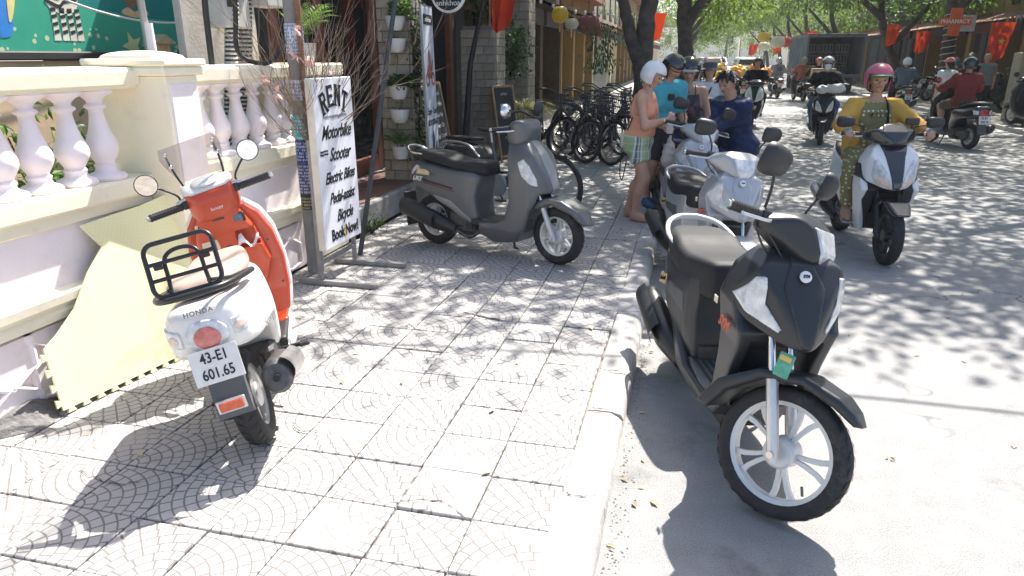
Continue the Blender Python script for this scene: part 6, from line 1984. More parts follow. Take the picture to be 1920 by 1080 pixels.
M_POTW = mat('white_pot', (.66, .65, .62), .4, var=.05, dirt=((.35, .32, .28), 6, .62, .5))
palm('small palm in a white pot on top of the cream gate pillar', (-2.98, 5.22, 1.55), M_POTW, .2, 12, .30, .11, 4, (.09, .15))

# RENT sign on a metal stand
sg_ = thing('rental_sign', 'tall white RENT motorbike and scooter sign on a metal stand', 'sign', (-2.5, 4.67, 0))
M_BOARD = mat('sign_white', (.82, .82, .86), .4, var=.03, vscale=3)
M_STEEL = mat('grey_steel', (.27, .27, .275), .55, metal=.4, var=.2, vscale=20, dirt=((.16, .12, .09), 10, .6, .5))
Bo = MB().box((0, 0, .86), (.055, .58, 1.20), .006).build('board', [M_BOARD], sg_, 30)
MB().box((-.0, -.2925, .86), (.05, .004, 1.19)).build('board_edge', mat('cream_edge', (.66, .62, .54), .6), Bo)
for y_ in (-.275, .275):
    MB().box((-.04, y_, .53), (.028, .028, 1.04)).build('leg', M_STEEL, sg_)
    MB().box((.09, y_ + (.0), .018), (.62, .035, .035), .003).build('foot', M_STEEL, sg_)
MB().box((-.04, 0, .16), (.026, .53, .026)).build('cross_bar', M_STEEL, sg_)
def on_board(y, z, rot=0.0): return frame_mat((.0285, y, z), (0, 1, 0), (0, 0, 1)) @ Matrix.Rotation(rot, 4, 'Z')
def slab(ch, y, z, rot, h, w):
    """Slab-serif capitals of the arched heading."""
    s_ = h * .19; th = .0012
    Mx = on_board(y, z, rot)
    b = MB()
    def bar(x0, y0, x1, y1): b.box(((x0 + x1) / 2, (y0 + y1) / 2, th), (abs(x1 - x0), abs(y1 - y0), .002), 0, Mx)
    def diag(xa, ya, xb, yb, t_): b.prism([(xa - t_, ya), (xa + t_, ya), (xb + t_, yb), (xb - t_, yb)], .0002, .0022, 'xy', Mx)
    W, Hh = w / 2, h / 2
    if ch == 'R':
        bar(-W, -Hh, -W + s_, Hh); bar(-W + s_, Hh - s_ * .8, W * .7, Hh); bar(W * .5, .02 * h, W, Hh - .12 * h); bar(-W + s_, -.02 * h, W * .6, .13 * h); diag(W * .8, -Hh, W * .1, 0, s_ * .5)
        bar(-W - .03 * h, -Hh, -W + s_ * 1.4, -Hh + .07 * h); bar(W * .5, -Hh, W * 1.15, -Hh + .07 * h)
    if ch == 'E':
        bar(-W, -Hh, -W + s_, Hh)
        for q in (-Hh, -s_ * .4, Hh - s_ * .8): bar(-W + s_, q, W * (.75 if abs(q) < .1 * h else 1), q + s_ * .8)
        bar(W - .06 * h, -Hh, W, -Hh + .27 * h); bar(W - .06 * h, Hh - .27 * h, W, Hh)
    if ch == 'N':
        bar(-W, -Hh, -W + s_ * .8, Hh); bar(W - s_ * .8, -Hh, W, Hh); diag(W - s_ * .4, -Hh, -W + s_ * .5, Hh, s_ * .5)
        bar(-W - .05 * h, -Hh, -W + s_ * 1.2, -Hh + .07 * h); bar(W - s_ * 1.2, Hh - .07 * h, W + .05 * h, Hh); bar(-W - .05 * h, Hh - .07 * h, -W + s_, Hh)
    if ch == 'T':
        bar(-s_ * .5, -Hh, s_ * .5, Hh); bar(-W, Hh - s_ * .8, W, Hh); bar(-W, Hh - .27 * h, -W + .07 * h, Hh); bar(W - .07 * h, Hh - .27 * h, W, Hh); bar(-s_, -Hh, s_, -Hh + .07 * h)
    b.build('heading_letter', M_INK, Bo)
for ch, y_, z_, ro in (('R', -.155, 1.29, .36), ('E', -.055, 1.335, .12), ('N', .055, 1.335, -.12), ('T', .155, 1.29, -.36)): slab(ch, y_, z_, ro, .15, .085)
for txt, y_, z_, sz in (('Motorbike', .0, 1.085, .135), ('Scooter', .03, .925, .13), ('Electric Bikes', .01, .765, .112), ('Pedal-assist', .015, .615, .112), ('Bicycle', .035, .475, .12)):
    text_mesh('lettering', txt, sz, M_INK, Bo, on_board(y_, z_, .0), shear=.5, bold=.0026, depth=.0012, sx=.80, spacing=.95)
text_mesh('lettering', 'Book', .115, M_INK, Bo, on_board(-.09, .345), bold=.004, depth=.0012, sx=.8)
text_mesh('lettering', 'Now!', .115, M_INK, Bo, on_board(.135, .345), bold=.004, depth=.0012, sx=.8)
MB().prism([(-.008, -.05), (.004, -.05), (.012, .01), (.002, .0), (.012, .045), (-.002, .05)], .0006, .002, 'xy', on_board(.02, .34)).build('yellow_mark', mat('yellow_ink', (.75, .5, .05), .5), Bo)
r = random.Random(3)
b = MB()
for i in range(24): b.box((-.17 + i * .0148, 0, 0), (.008, r.uniform(.012, .024), .0015), 0, on_board(0, 1.195) @ Matrix.Translation((0, 0, .0008)))
b.box((.0, .0, 0), (.15, .004, .0015), 0, on_board(.02, 1.192) @ Matrix.Rotation(.12, 4, 'Z') @ Matrix.Translation((0, 0, .0018)))
b.build('rubbed_phone_number', mat('faded_ink', (.28, .28, .30), .6), Bo)['kind'] = 'stuff'
text_mesh('small_print', 'Luggage Storage\nBaggage Storage', .022, M_INK, Bo, on_board(-.20, .955), bold=.0004, depth=.001, sx=.8)

# ---------------------------------------------------------------- the dark shop with raised floor
M_WOODR = mat('red_wood', (.15, .05, .03), .5, var=.3, vscale=8, bump=.2, bscale=40)
M_WOODT = mat('tan_wood', (.30, .19, .10), .6, var=.3, vscale=10, bump=.2, bscale=40)
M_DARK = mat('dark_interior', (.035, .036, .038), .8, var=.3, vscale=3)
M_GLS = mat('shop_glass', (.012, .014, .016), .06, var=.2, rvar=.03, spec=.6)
stp = thing('shop_step', 'raised concrete shop step with red tiled floor beyond the rent sign', 'step', (-3.9, 7.5, 0))
MB().box((.02, 0, .125), (1.9, 3.7, .25), .015).build('step_body', mat('old_concrete', (.30, .29, .275), .9, var=.25, vscale=4, bump=.5, bscale=30, dirt=((.1, .1, .09), 3, .5, .7)), stp, 30)
for i in range(9):
    for j in range(2):
        MB().box((.45 + j * .31, -1.65 + i * .40, .254), (.30, .39, .012), .002).build('floor_tile', mat('red_floor_tile', (.20, .105, .08), .5, var=.2), stp)
shop = thing('corner_shop', 'dark glass-fronted shop with red wooden frames behind the rent sign', 'shop', (-3.75, 7.4, .25))
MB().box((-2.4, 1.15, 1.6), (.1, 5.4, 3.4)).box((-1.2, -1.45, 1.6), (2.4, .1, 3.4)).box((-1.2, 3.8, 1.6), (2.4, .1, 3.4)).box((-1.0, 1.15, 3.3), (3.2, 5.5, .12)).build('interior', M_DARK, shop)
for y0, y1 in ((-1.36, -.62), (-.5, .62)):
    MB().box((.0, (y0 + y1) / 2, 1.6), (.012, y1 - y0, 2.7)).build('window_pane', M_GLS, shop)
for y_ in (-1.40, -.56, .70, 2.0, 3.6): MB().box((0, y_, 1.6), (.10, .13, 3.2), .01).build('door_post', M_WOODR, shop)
MB().box((0, -.35, .10), (.09, 2.1, .2), .008).build('bottom_rail', M_WOODR, shop)
MB().box((0, .9, 3.05), (.12, 5.6, .2), .008).build('lintel', M_WOODR, shop)
r = random.Random(8)
for i in range(5):
    MB().box((-.35, -1.2, .4 + i * .45), (.25, 1.0, .03)).build('shelf', M_DARK, shop)
for i in range(3):
    MB().box((-.02, .98 + i * .33, 1.15), (.05, .30, 2.3), .01).build('door_leaf', mat('dark_wood', (.055, .03, .02), .55, var=.3, vscale=9), shop)
pb = MB()
po = thing('photo_poster', 'pale price poster with rows of dark pictures hanging in the shop doorway', 'poster', (-3.35, 8.75, 1.35))
MB().box((0, 0, .35), (.01, .5, .95)).build('sheet', mat('poster_grey', (.14, .145, .15), .6), po)
for i in range(3):
    for j in range(5): MB().box((.008, -.15 + i * .15, -.0 + j * .175), (.004, .10, .10)).build('picture', mat('poster_dark', (.03, .032, .035), .5), po)

def block_pillar(label, x0, x1, y0, y1, z0, z1, bh=.115, bw=.17, seed=1, m=None):
    """Pillar faced with small rough stone blocks, each a piece of its own."""
    r = random.Random(seed)
    t = thing('stone_pillar', label, 'pillar', ((x0 + x1) / 2, (y0 + y1) / 2, z0))
    cx, cy = (x0 + x1) / 2, (y0 + y1) / 2
    MB().box((0, 0, (z1 - z0) / 2), (x1 - x0 - .05, y1 - y0 - .05, z1 - z0)).build('core', mat('grey_mortar', (.20, .185, .165), .95, bump=.3), t)
    mats = [mat('sand_stone_%d' % i, c, .85, var=.18, vscale=9, bump=.6, bscale=40) for i, c in enumerate(((.36, .31, .24), (.30, .265, .21), (.40, .36, .29), (.33, .30, .25)))]
    cache = {}
    rows = int(round((z1 - z0) / bh))
    for j in range(rows):
        z = bh * (j + .5)
        for face, ln in (('-y', x1 - x0), ('+x', y1 - y0)):
            s_ = 0.0
            first = True
            while s_ < ln - .01:
                w_ = min(ln - s_, round(r.choice((.12, .16, .2)) * bw / .17 * (.5 if (first and j % 2) else 1), 3))
                if ln - s_ - w_ < .05: w_ = round(ln - s_, 3)
                first = False
                d_ = r.choice((.035, .042, .05))
                k_ = (round(w_, 2), d_, r.randrange(4), face)
                if k_ not in cache:
                    size = (w_ - .006, d_, bh - .006) if face == '-y' else (d_, w_ - .006, bh - .006)
                    o = MB().box((0, 0, 0), size, .006).build('stone_block', mats[k_[2]], t, 30)
                    cache[k_] = o.data
                else:
                    o = bpy.data.objects.new('stone_block', cache[k_]); COL.objects.link(o); o.parent = t
                if face == '-y': o.location = (x0 - cx + s_ + w_ / 2, y0 - cy, z)
                else: o.location = (x1 - cx, y0 - cy + s_ + w_ / 2, z)
                s_ += w_
    return t
block_pillar('stone block pillar carrying white hanging pots beside the dark shop', -3.34, -2.98, 7.42, 7.78, .25, 3.0, seed=1)
block_pillar('free-standing low stone block pillar in front of the shop doorway', -3.62, -3.05, 11.2, 11.75, 0, 2.06, .125, .2, seed=2)
block_pillar('tall sandy stone block pillar behind the leafy bush', -3.60, -3.05, 13.5, 14.1, 0, 3.3, .15, .24, seed=3)
# hanging pots on the pillar
for i, (z_, kind) in enumerate(((1.86, 0), (1.64, 1), (1.16, 2), (.91, 3), (.52, 4))):
    lab = ['topmost white hanging pot on the stone pillar with leafy greens', 'second white pot from the top with dark soil on the stone pillar', 'third hanging pot down half hidden by a big split leaf', 'fourth white pot down with a few succulent stalks', 'lowest hanging pot on the stone pillar with a spreading fern'][i]
    if kind == 4:
        palm(lab, (-3.08, 7.27, z_), M_POTW, .05, 16, .30, .10, 40, (.095, .14), M_FERN)
        continue
    t = thing('potted_plant', lab, 'potted plant', (-3.07, 7.27, z_), group='potted plants')
    MB().lathe([(0, 0), (.06, 0), (.085, .03), (.105, .10), (.11, .14), (.10, .14), (.095, .12), (0, .12)], n=20).build('pot', M_POTW, t, 50)
    r = random.Random(60 + i); b = MB()
    nn = (230, 60, 170, 30)[kind]
    for q in range(nn):
        a = r.uniform(0, 6.3); rr_ = r.random() * .10
        p0 = Vector((math.cos(a) * rr_ + (.06 if kind != 1 else 0), math.sin(a) * rr_, .12 + r.random() * (.16, .03, .10, .10)[kind]))
        leaf(b, p0, Vector((math.cos(a), math.sin(a), r.uniform(-.3, 1))), rv(r) + Vector((0, 0, 1)), r.uniform(.03, .09) * (1, .4, 1.6, .8)[kind], r.uniform(.02, .045) * (1, .4, 1.7, .3)[kind])
    b.build('leaves', M_LEAF if kind in (0, 3) else M_LEAFD, t)
vine = thing('climbing_vine', 'dark green vine climbing the right side of the stone pillar with pots', 'vine', (-2.97, 7.45, .3))
r = random.Random(5); b = MB(); st = MB()
P = spline([(0, .05, .3), (.03, .1, .8), (.02, .0, 1.3), (.04, .1, 1.9)], 8); st.tube(P, .006, 5)
for q in range(420):
    p0 = Vector(r.choice(P)) + Vector((r.uniform(-.02, .08), r.gauss(0, .10), r.gauss(0, .08)))
    leaf(b, p0, Vector((.4, r.uniform(-1, 1), -.5)), Vector((1, 0, .5)), r.uniform(.04, .10), r.uniform(.03, .06))
st.build('stem', M_WOODD, vine); b.build('leaves', M_LEAFD, vine)
# black propping pole
tag(MB().tube([(-2.62, 5.20, .0), (-2.60, 6.2, 2.1), (-2.6, 6.9, 3.5)], .022, 8).build('leaning_pole', mat('chipped_black_pole', (.05, .055, .06), .6, var=.2, vscale=30, dirt=((.4, .4, .4), 25, .62, .6))), 'black paint-spattered pole leaning diagonally in front of the dark shop', 'pole')
# tall narrow banner and chalkboards
bn = thing('tall_banner', 'tall narrow white printed board leaning by the pillar with the pots', 'banner', (-2.74, 7.42, .25), (0, -.02, .1))
Bb = MB().box((0, .0, .92), (.02, .42, 1.84), .003).build('board', mat('banner_white', (.50, .53, .60), .5), bn)
MB().box((.002, .0, .92), (.022, .45, 1.88)).build('frame', mat('banner_frame', (.25, .25, .25), .5), bn).location = (-.006, 0, 0)
def onb(y, z, ro=0): return frame_mat((.0115, y, z), (0, 1, 0), (0, 0, 1)) @ Matrix.Rotation(ro, 4, 'Z')
MB().box((.0115, 0, 1.72), (.002, .36, .10)).build('dark_header', M_INK, Bb)
text_mesh('lettering', 'anhkhoa', .07, M_WHITEINK, Bb, onb(0, 1.72) @ Matrix.Translation((0, 0, .002)))
text_mesh('lettering', 'Easy Tour', .10, M_INK, Bb, onb(0, .78), shear=.3, bold=.001)
text_mesh('lettering', 'BOOKING', .085, M_INK, Bb, onb(0, .66), shear=.2, bold=.002)
def moto_print(y, z, s_, m, nm):
    b = MB()
    Mx = onb(y, z)
    for x in (-.09, .09): b.lathe([(.035 * s_, 0), (.06 * s_, 0), (.06 * s_, .001), (.035 * s_, .001)], (x * s_, -.05 * s_, .001), 'z', 14, Mx)
    b.prism([(-.12 * s_, .0), (-.05 * s_, .07 * s_), (.03 * s_, .05 * s_), (.08 * s_, .12 * s_), (.1 * s_, .1 * s_), (.06 * s_, -.04 * s_), (-.06 * s_, -.05 * s_)], .001, .002, 'xy', Mx)
    b.prism([(-.03 * s_, .05 * s_), (-.04 * s_, .16 * s_), (.0, .2 * s_), (.03 * s_, .14 * s_), (.02 * s_, .05 * s_)], .001, .0025, 'xy', Mx)
    b.build(nm, m, Bb)
moto_print(0, 1.18, 1.25, mat('print_red', (.28, .06, .06), .5), 'motorbike_picture')
moto_print(0, .28, 1.5, mat('print_blue', (.05, .08, .13), .5), 'motorbike_picture')
M_CHALK = mat('chalkboard', (.028, .03, .032), .7, var=.3, vscale=6)
M_CHK = mat('chalk', (.55, .54, .50), .9)
def chalkboard(label, loc, rot, w, h, lines, tilt=.18):
    t = thing('chalkboard', label, 'chalkboard', loc, (0, -tilt, rot))
    bd = MB().box((0, 0, h / 2 + .06), (.014, w - .05, h - .05)).build('slate', M_CHALK, t)
    for y_ in (-w / 2, w / 2): MB().box((0, y_, h / 2 + .03), (.03, .04, h + .06), .004).build('frame_post', M_WOODT, t)
    for z_ in (.08, h + .05): MB().box((0.001, 0, z_), (.028, w - .04, .04), .004).build('frame_rail', M_WOODT, t)
    for i, l in enumerate(lines):
        text_mesh('chalk_lettering', l, .062 * w / .5, M_CHK, bd, frame_mat((.008, 0, h - .07 - i * (h - .1) / len(lines)), (0, 1, 0), (0, 0, 1)), shear=.2)
    lb = MB()
    for y_ in (-w / 2, w / 2): lb.tube([(-.02, y_, h), (-.30, y_, .0)], .012, 6)
    lb.build('rear_legs', M_WOODT, t)
chalkboard('wood-framed chalkboard with handwritten list leaning behind the grey scooter', (-2.9, 8.35, .25), .05, .62, 1.0, ['Mobile Rental', 'Transport Rent', 'Express Bus', 'Private Car', 'Bus Tickets', 'My Son Tour', 'Laundry'])
chalkboard('narrow wood-framed chalkboard standing by the low stone pillar', (-2.72, 10.95, 0), -.5, .46, 1.12, ['OPEN', 'BICYCLE', 'E-BIKE', 'RENT', 'TOURS', '24/7'])
rs = thing('round_sign', 'round black hanging shop sign with white rim reading anhkhoa', 'sign', (-2.72, 8.0, 2.27))
MB().lathe([(0, .02), (.19, .02), (.2, .01), (.2, -.01), (.19, -.02), (0, -.02)], (0, 0, 0), 'y', 36).build('disc', M_INK, rs, 40)
MB().lathe([(.178, -.0215), (.195, -.0215), (.2, -.012), (.205, -.012), (.205, .012), (.178, .012)], (0, 0, 0), 'y', 36).build('rim', M_WHITEINK, rs, 40)
text_mesh('lettering', 'anhkhoa', .085, M_WHITEINK, rs, frame_mat((0, -.022, -.10), (1, 0, 0), (0, 0, 1)))
MB().cyl((0, 0, .2), (0, 0, .9), .01, 8).build('hanger', M_BLKM, rs)
dp = tag(MB().tube([(-3.15, 9.75, 0), (-3.02, 9.75, 1.5), (-2.75, 9.75, 2.6)], [.06, .04, .025], 8).build('dark_drape_pole', M_INK), 'dark furled awning pole beside the low stone pillar', 'pole')
def flag(name, label, p0, w, h, m, seed=1, star=False, rot=0.0, group=None, cat='flag'):
    r = random.Random(seed)
    t = thing(name, label, cat, p0, (0, 0, rot), group)
    rows = []
    ph0 = r.uniform(0, 6)
    for i in range(11):
        v_ = i / 10
        rows.append([(x * w * (1 - .25 * v_), .05 * math.sin(x * 9 + v_ * 2 + ph0) * (.4 + v_), -h * v_ * (1 - .25 * abs(x - .3))) for x in [j / 8 for j in range(9)]])
    o = MB().strip(rows).build('cloth', m, t, 60)
    if star:
        pts = [(.5 * w + (.17 * w if q % 2 == 0 else .07 * w) * math.cos(PI / 2 + q * PI / 5), -.45 * h + (.17 * w if q % 2 == 0 else .07 * w) * math.sin(PI / 2 + q * PI / 5)) for q in range(10)]
        MB().prism(pts, -.075, -.07, 'xz').build('star', mat('yellow_star', (.8, .55, .06), .7), t)
    MB().cyl((-.02, 0, -h * .9), (-.02, 0, .35), .012, 6).build('staff', M_WOODT, t)
    return t
M_FLAG = leaf_mat('red_flag_cloth', (.46, .03, .014), (.60, .055, .02), .25, .8)
flag('flag', 'orange-red cloth flag hanging above the low stone pillar', (-2.78, 10.0, 2.75), .40, .85, M_FLAG, 2)
shrub('leafy_bush', 'dark leafy bush with pale blossoms between the two stone pillars', (-3.15, 12.6, 1.2), .95, .6, 620, .11, .05, M_LEAFD, 31, 'bush', flowers=.03)
shrub('leafy_bush', 'sunlit bush and branches above the low stone pillar', (-3.55, 12.5, 2.1), .9, .6, 420, .10, .04, M_LEAF, 33, 'bush')
MB_ = MB(); r = random.Random(12)
gt = thing('grass_plant', 'pale yellow ornamental grass clump by the low stone pillar', 'plant', (-2.82, 12.2, .55))
for q in range(420):
    a = r.uniform(0, 6.3); l = r.uniform(.35, .75)
    d = Vector((math.cos(a), math.sin(a), r.uniform(.6, 1.6))).normalized()
    P = []
    p0 = Vector((r.gauss(0, .04), r.gauss(0, .04), .15)); 
    for k_ in range(5):
        P.append(p0.copy()); d = (d + Vector((0, 0, -.35))).normalized(); p0 = p0 + d * l / 4
    s_ = d.cross(Vector((0, 0, 1))).normalized() * .006
    MB_.strip([[tuple(p - s_ * (1 - i / 5)), tuple(p + s_ * (1 - i / 5))] for i, p in enumerate(P)])
MB_.build('blades', M_GRASS, gt)
MB().lathe([(0, -.55), (.14, -.55), (.2, .12), (.21, .16), (.19, .16), (0, .13)], n=18).build('pot', mat('clay_pot', (.28, .2, .15), .85), gt, 50)
wd = shrub('weeds', 'low green weeds growing along the foot of the shop step', (-2.86, 5.95, 0), .14, .22, 260, .05, .014, M_LEAF, 51, 'weeds', stems=9)

# things in the shade before the left shops
pd_ = thing('print_display', 'tall pale rack of dark framed prints before the dark boarded house', 'print rack', (-3.95, 15.6, 0))
MB().box((0, 0, 1.25), (.06, .95, 2.4), .01).build('panel', mat('rack_grey', (.22, .21, .19), .8, var=.2), pd_)
for i in range(5): MB().box((.035, 0, .35 + i * .46), (.02, .78, .38), .005).build('framed_print', mat('print_dark_%d' % (i % 2), [(.05, .05, .05), (.10, .09, .07)][i % 2], .6, var=.6, vscale=9), pd_)
ig = thing('iron_gate', 'rusty iron bar gate beside the tall sandy stone pillar', 'gate', (-4.05, 14.4, 0))
for i in range(9): MB().cyl((0, -.5 + i * .125, 0), (0, -.5 + i * .125, 2.3), .014, 6).build('bar', M_RUST, ig)
for z_ in (.2, 1.2, 2.2): MB().box((0, 0, z_), (.03, 1.06, .04)).build('rail', M_RUST, ig)
dr = thing('shop_door', 'grey-blue glazed shop door left of the print rack', 'door', (-4.1, 15.0, 0))
MB().box((0, 0, 1.05), (.05, .55, 2.1), .008).build('leaf', mat('blue_grey_door', (.10, .13, .16), .5, var=.2), dr); MB().box((.03, 0, 1.3), (.01, .38, 1.2)).build('pane', M_GLS, dr)
# ---------------------------------------------------------------- street trees
M_BARK = mat('street_tree_bark', (.075, .062, .052), .92, var=.45, vscale=7, bump=1.0, bscale=18, dirt=((.22, .2, .17), 4, .58, .5))
M_LIME = mat('whitewashed_bark', (.46, .45, .42), .9, var=.2, vscale=7, bump=.8, bscale=18, dirt=((.15, .13, .11), 5, .5, .7))
M_TREE = leaf_mat('tree_leaf', (.022, .060, .016), (.085, .17, .035), .40)
M_TREE2 = leaf_mat('tree_leaf_light', (.05, .11, .02), (.16, .25, .05), .45)
def tree(label, loc, limbs, crown, n_clump, per, L, seed, trunk_r=.17, lime=0.0, m=None, group='street trees', flat=.6, twist=None):
    """limbs: list of point lists (first = trunk); crown: list of (centre, radii) volumes filled with leaf clumps."""
    r = random.Random(seed)
    t = thing('street_tree', label, 'tree', loc, group=group)
    for i, P in enumerate(limbs):
        Q = spline(P, 7)
        Q = [Vector(q) + Vector((r.gauss(0, .012), r.gauss(0, .012), 0)) for q in Q]
        r0 = trunk_r if i == 0 else trunk_r * (.62 if i < 3 else .38)
        rs = [r0 * (1.25 if (k_ == 0 and i == 0) else 1) * (1 - .55 * k_ / (len(Q) - 1)) * r.uniform(.94, 1.06) for k_ in range(len(Q))]
        MB().tube(Q, rs, 14).build('trunk' if i == 0 else 'limb', M_BARK, t, 60)
        if i == 0 and lime:
            zz = [q for q in Q if q.z <= lime]
            MB().tube(zz, [x * 1.02 for x in rs[:len(zz)]], 14, caps=False).build('whitewash', M_LIME, t, 60)
    b = MB()
    tot = sum(c[1][0] * c[1][1] for c in crown)
    for (c, R) in crown:
        k_ = int(n_clump * R[0] * R[1] / tot)
        for q in range(k_):
            d = rv(r) * (r.random() ** .45)
            p = Vector((c[0] + d.x * R[0], c[1] + d.y * R[1], c[2] + d.z * R[2]))
            out = Vector((d.x, d.y, d.z * .5 + .1))
            cs = r.uniform(.20, .40)
            for j in range(per):
                o = Vector((r.gauss(0, cs), r.gauss(0, cs), r.gauss(0, cs * flat * .6)))
                leaf(b, p + o, o * 2 + out + rv(r) * .5 + Vector((0, 0, -.25)), Vector((0, 0, 1)) + rv(r) * .6, L * r.uniform(.7, 1.25), L * r.uniform(.34, .5))
    b.build('crown', m or M_TREE, t)
    return t
# left: forked tree behind the group of people, another further on
tree('forked street tree with dark bark behind the people on the pavement', (-.80, 12.3, 0), [[(0, 0, 0), (.03, 0, .8), (.0, 0, 1.5), (.03, .1, 2.6), (.2, .3, 4.2), (.3, .5, 5.6)], [(-.02, 0, 1.35), (-.22, -.05, 1.9), (-.42, -.1, 2.6), (-.9, -.4, 4.2), (-1.5, -1.0, 5.4)], [(.1, .2, 3.4), (.8, -.6, 4.6), (1.4, -1.6, 5.6)], [(-.5, -.2, 3.0), (-1.4, .6, 4.4)], [(.2, .1, 4.0), (.4, -1.6, 5.4), (.6, -3.6, 6.3)]],
     [((-.2, -.6, 5.6), (2.9, 2.9, 1.2)), ((.9, -1.6, 6.1), (2.2, 2.0, .9)), ((-1.6, .6, 5.2), (1.8, 1.9, .9)), ((.3, -3.6, 6.2), (2.2, 1.3, .6))], 430, 36, .15, 1, .20)
tree('dark-trunked street tree further along the left kerb', (-.22, 17.2, 0), [[(0, 0, 0), (.05, 0, 1.5), (-.05, 0, 2.8), (.1, .2, 5), (.2, .3, 6.5)], [(.0, 0, 2.2), (.5, -.3, 3.1), (1.3, -.6, 4.3)], [(-.02, 0, 2.6), (-.7, .1, 4.0), (-1.5, 0, 5.2)]],
     [((.2, 0, 6.1), (3.0, 3.0, 1.3)), ((1.5, -.6, 4.6), (1.5, 1.6, .8)), ((1.6, 2.2, 3.75), (.9, 1.3, .8)), ((-2.4, -.8, 4.5), (1.5, 2.6, .7)), ((-2.6, 4.0, 4.4), (1.6, 3.2, .8))], 640, 22, .16, 2, .20)
for i, y_ in enumerate((26, 36, 47, 60, 76)):
    tree(['leafy tree on the left kerb beyond the two dark trunks', 'third leafy tree down the left kerb', 'fourth leafy tree down the left kerb', 'fifth leafy tree down the left kerb', 'last pale leafy tree far down the left kerb'][i], (-.5, y_, 0), [[(0, 0, 0), (.1, 0, 2), (.2, 0, 4.5), (.3, 0, 6)], [(.1, 0, 2.4), (1.2, -.2, 3.8), (2.0, 0, 4.6)]],
         [((.8, 0, 5.2), (2.9, 3.6, 1.9)), ((1.6, .5, 3.6), (1.5, 2.0, .9))], 260, 16, .22, 10 + i, .17, m=M_TREE2 if i % 2 == 0 else M_TREE)
# right: leaning trees on the far pavement
tree('leaning street tree with whitewashed foot near the parked motorbikes on the right', (8.35, 32.5, 0), [[(0, 0, 0), (-.25, 0, 1.0), (-.9, 0, 2.4), (-1.2, .1, 3.6), (-1.0, .2, 5.5)], [(-.7, 0, 2.0), (.1, -.2, 3.0), (1.0, -.4, 4.4)], [(-1.1, 0, 3.0), (-2.6, -.5, 4.2), (-3.6, -.8, 4.6)]],
     [((-1.2, 0, 5.2), (3.4, 3.2, 1.5)), ((-2.8, -.5, 4.3), (2.0, 2.2, .9)), ((.8, 0, 3.9), (1.6, 3.4, .9))], 560, 18, .20, 31, .22, lime=.75)
tree('upright street tree wound with rope lights beside the pharmacy sign', (8.15, 26.5, 0), [[(0, 0, 0), (-.12, 0, 1.2), (-.2, 0, 2.6), (-.35, 0, 4.0), (-.3, .1, 6)], [(-.2, 0, 2.9), (.8, -.3, 4.2)], [(-.3, 0, 3.4), (-1.8, -.4, 4.8), (-3.2, -1, 5.6)]],
     [((-1.0, -.5, 5.9), (3.2, 3.0, 1.2)), ((-3.2, -1.2, 5.8), (2.2, 2.2, .8)), ((-2.3, .8, 4.35), (1.6, 1.4, .55)), ((.8, .6, 4.0), (1.5, 3.0, .8))], 560, 18, .19, 32, .24, lime=.8)
tree('large street tree whose crown shades the near road from the right', (8.3, 14.2, 0), [[(0, 0, 0), (-.1, 0, 2), (-.3, -.2, 4.2), (-.6, -.3, 6.0)], [(-.3, -.2, 4.0), (-2.2, -1.2, 5.4), (-4.4, -2.6, 6.2)], [(-.3, 0, 4.2), (-1.8, 1.8, 5.8), (-3.5, 3.0, 6.4)]],
     [((-1.0, -.6, 6.4), (3.4, 3.4, 1.2)), ((-4.6, -2.6, 6.4), (2.7, 2.2, .7)), ((-3.8, 2.6, 6.6), (3.2, 2.8, .9)), ((-6.0, .6, 6.7), (2.4, 2.6, .7)), ((-4.4, -4.6, 6.5), (3.0, 1.3, .6)), ((-1.6, -4.2, 6.2), (2.2, 1.4, .6))], 700, 36, .16, 33, .26, m=M_TREE)
tree('street tree on the right kerb between the shaded road and the wrapped trunk', (8.3, 20.5, 0), [[(0, 0, 0), (.05, 0, 2), (-.1, .2, 4.4), (-.3, .3, 6.2)], [(-.1, .2, 4.0), (-2.4, .2, 5.6), (-4.2, .4, 6.4)]],
     [((-1.2, 0, 6.6), (3.6, 3.2, 1.2)), ((-4.4, .2, 6.6), (3.0, 2.8, .8)), ((1.0, 0, 4.0), (1.4, 3.2, .7))], 560, 20, .17, 34, .22)
for i, y_ in enumerate((42, 51, 60, 70, 82)):
    tree(['leafy tree arching over the truck on the right kerb', 'second leafy tree beyond the truck on the right', 'third leafy tree beyond the truck on the right', 'fourth leafy tree beyond the truck on the right', 'farthest leafy tree on the right kerb'][i], (7.9, y_, 0), [[(0, 0, 0), (-.4, 0, 2), (-1.0, 0, 3.6), (-1.2, 0, 5.5)], [(-.6, 0, 2.4), (-2.4, -.2, 4.2)]],
         [((-2.0, 0, 5.6), (3.6, 4.2, 1.9)), ((-3.6, -.4, 4.6), (2.0, 2.6, 1.1)), ((1.2, 0, 4.2), (1.6, 4.2, 1.2))], 360, 16, .24, 41 + i, .18, m=M_TREE if i % 2 == 0 else M_TREE2)
# rope lights wound round the upright trunk
rope = []
for i in range(200):
    z = .95 + i * .0105; a = i * .33
    x = -.12 + -.05 * (z - 1.2)
    rope.append((8.15 + x + .205 * math.cos(a), 26.5 + .205 * math.sin(a), z))
tag(MB().tube(rope, .012, 5).build('rope_light', mat('rope_white', (.6, .6, .6), .4)), 'white rope light spiralling round the upright tree trunk on the right', 'rope light')
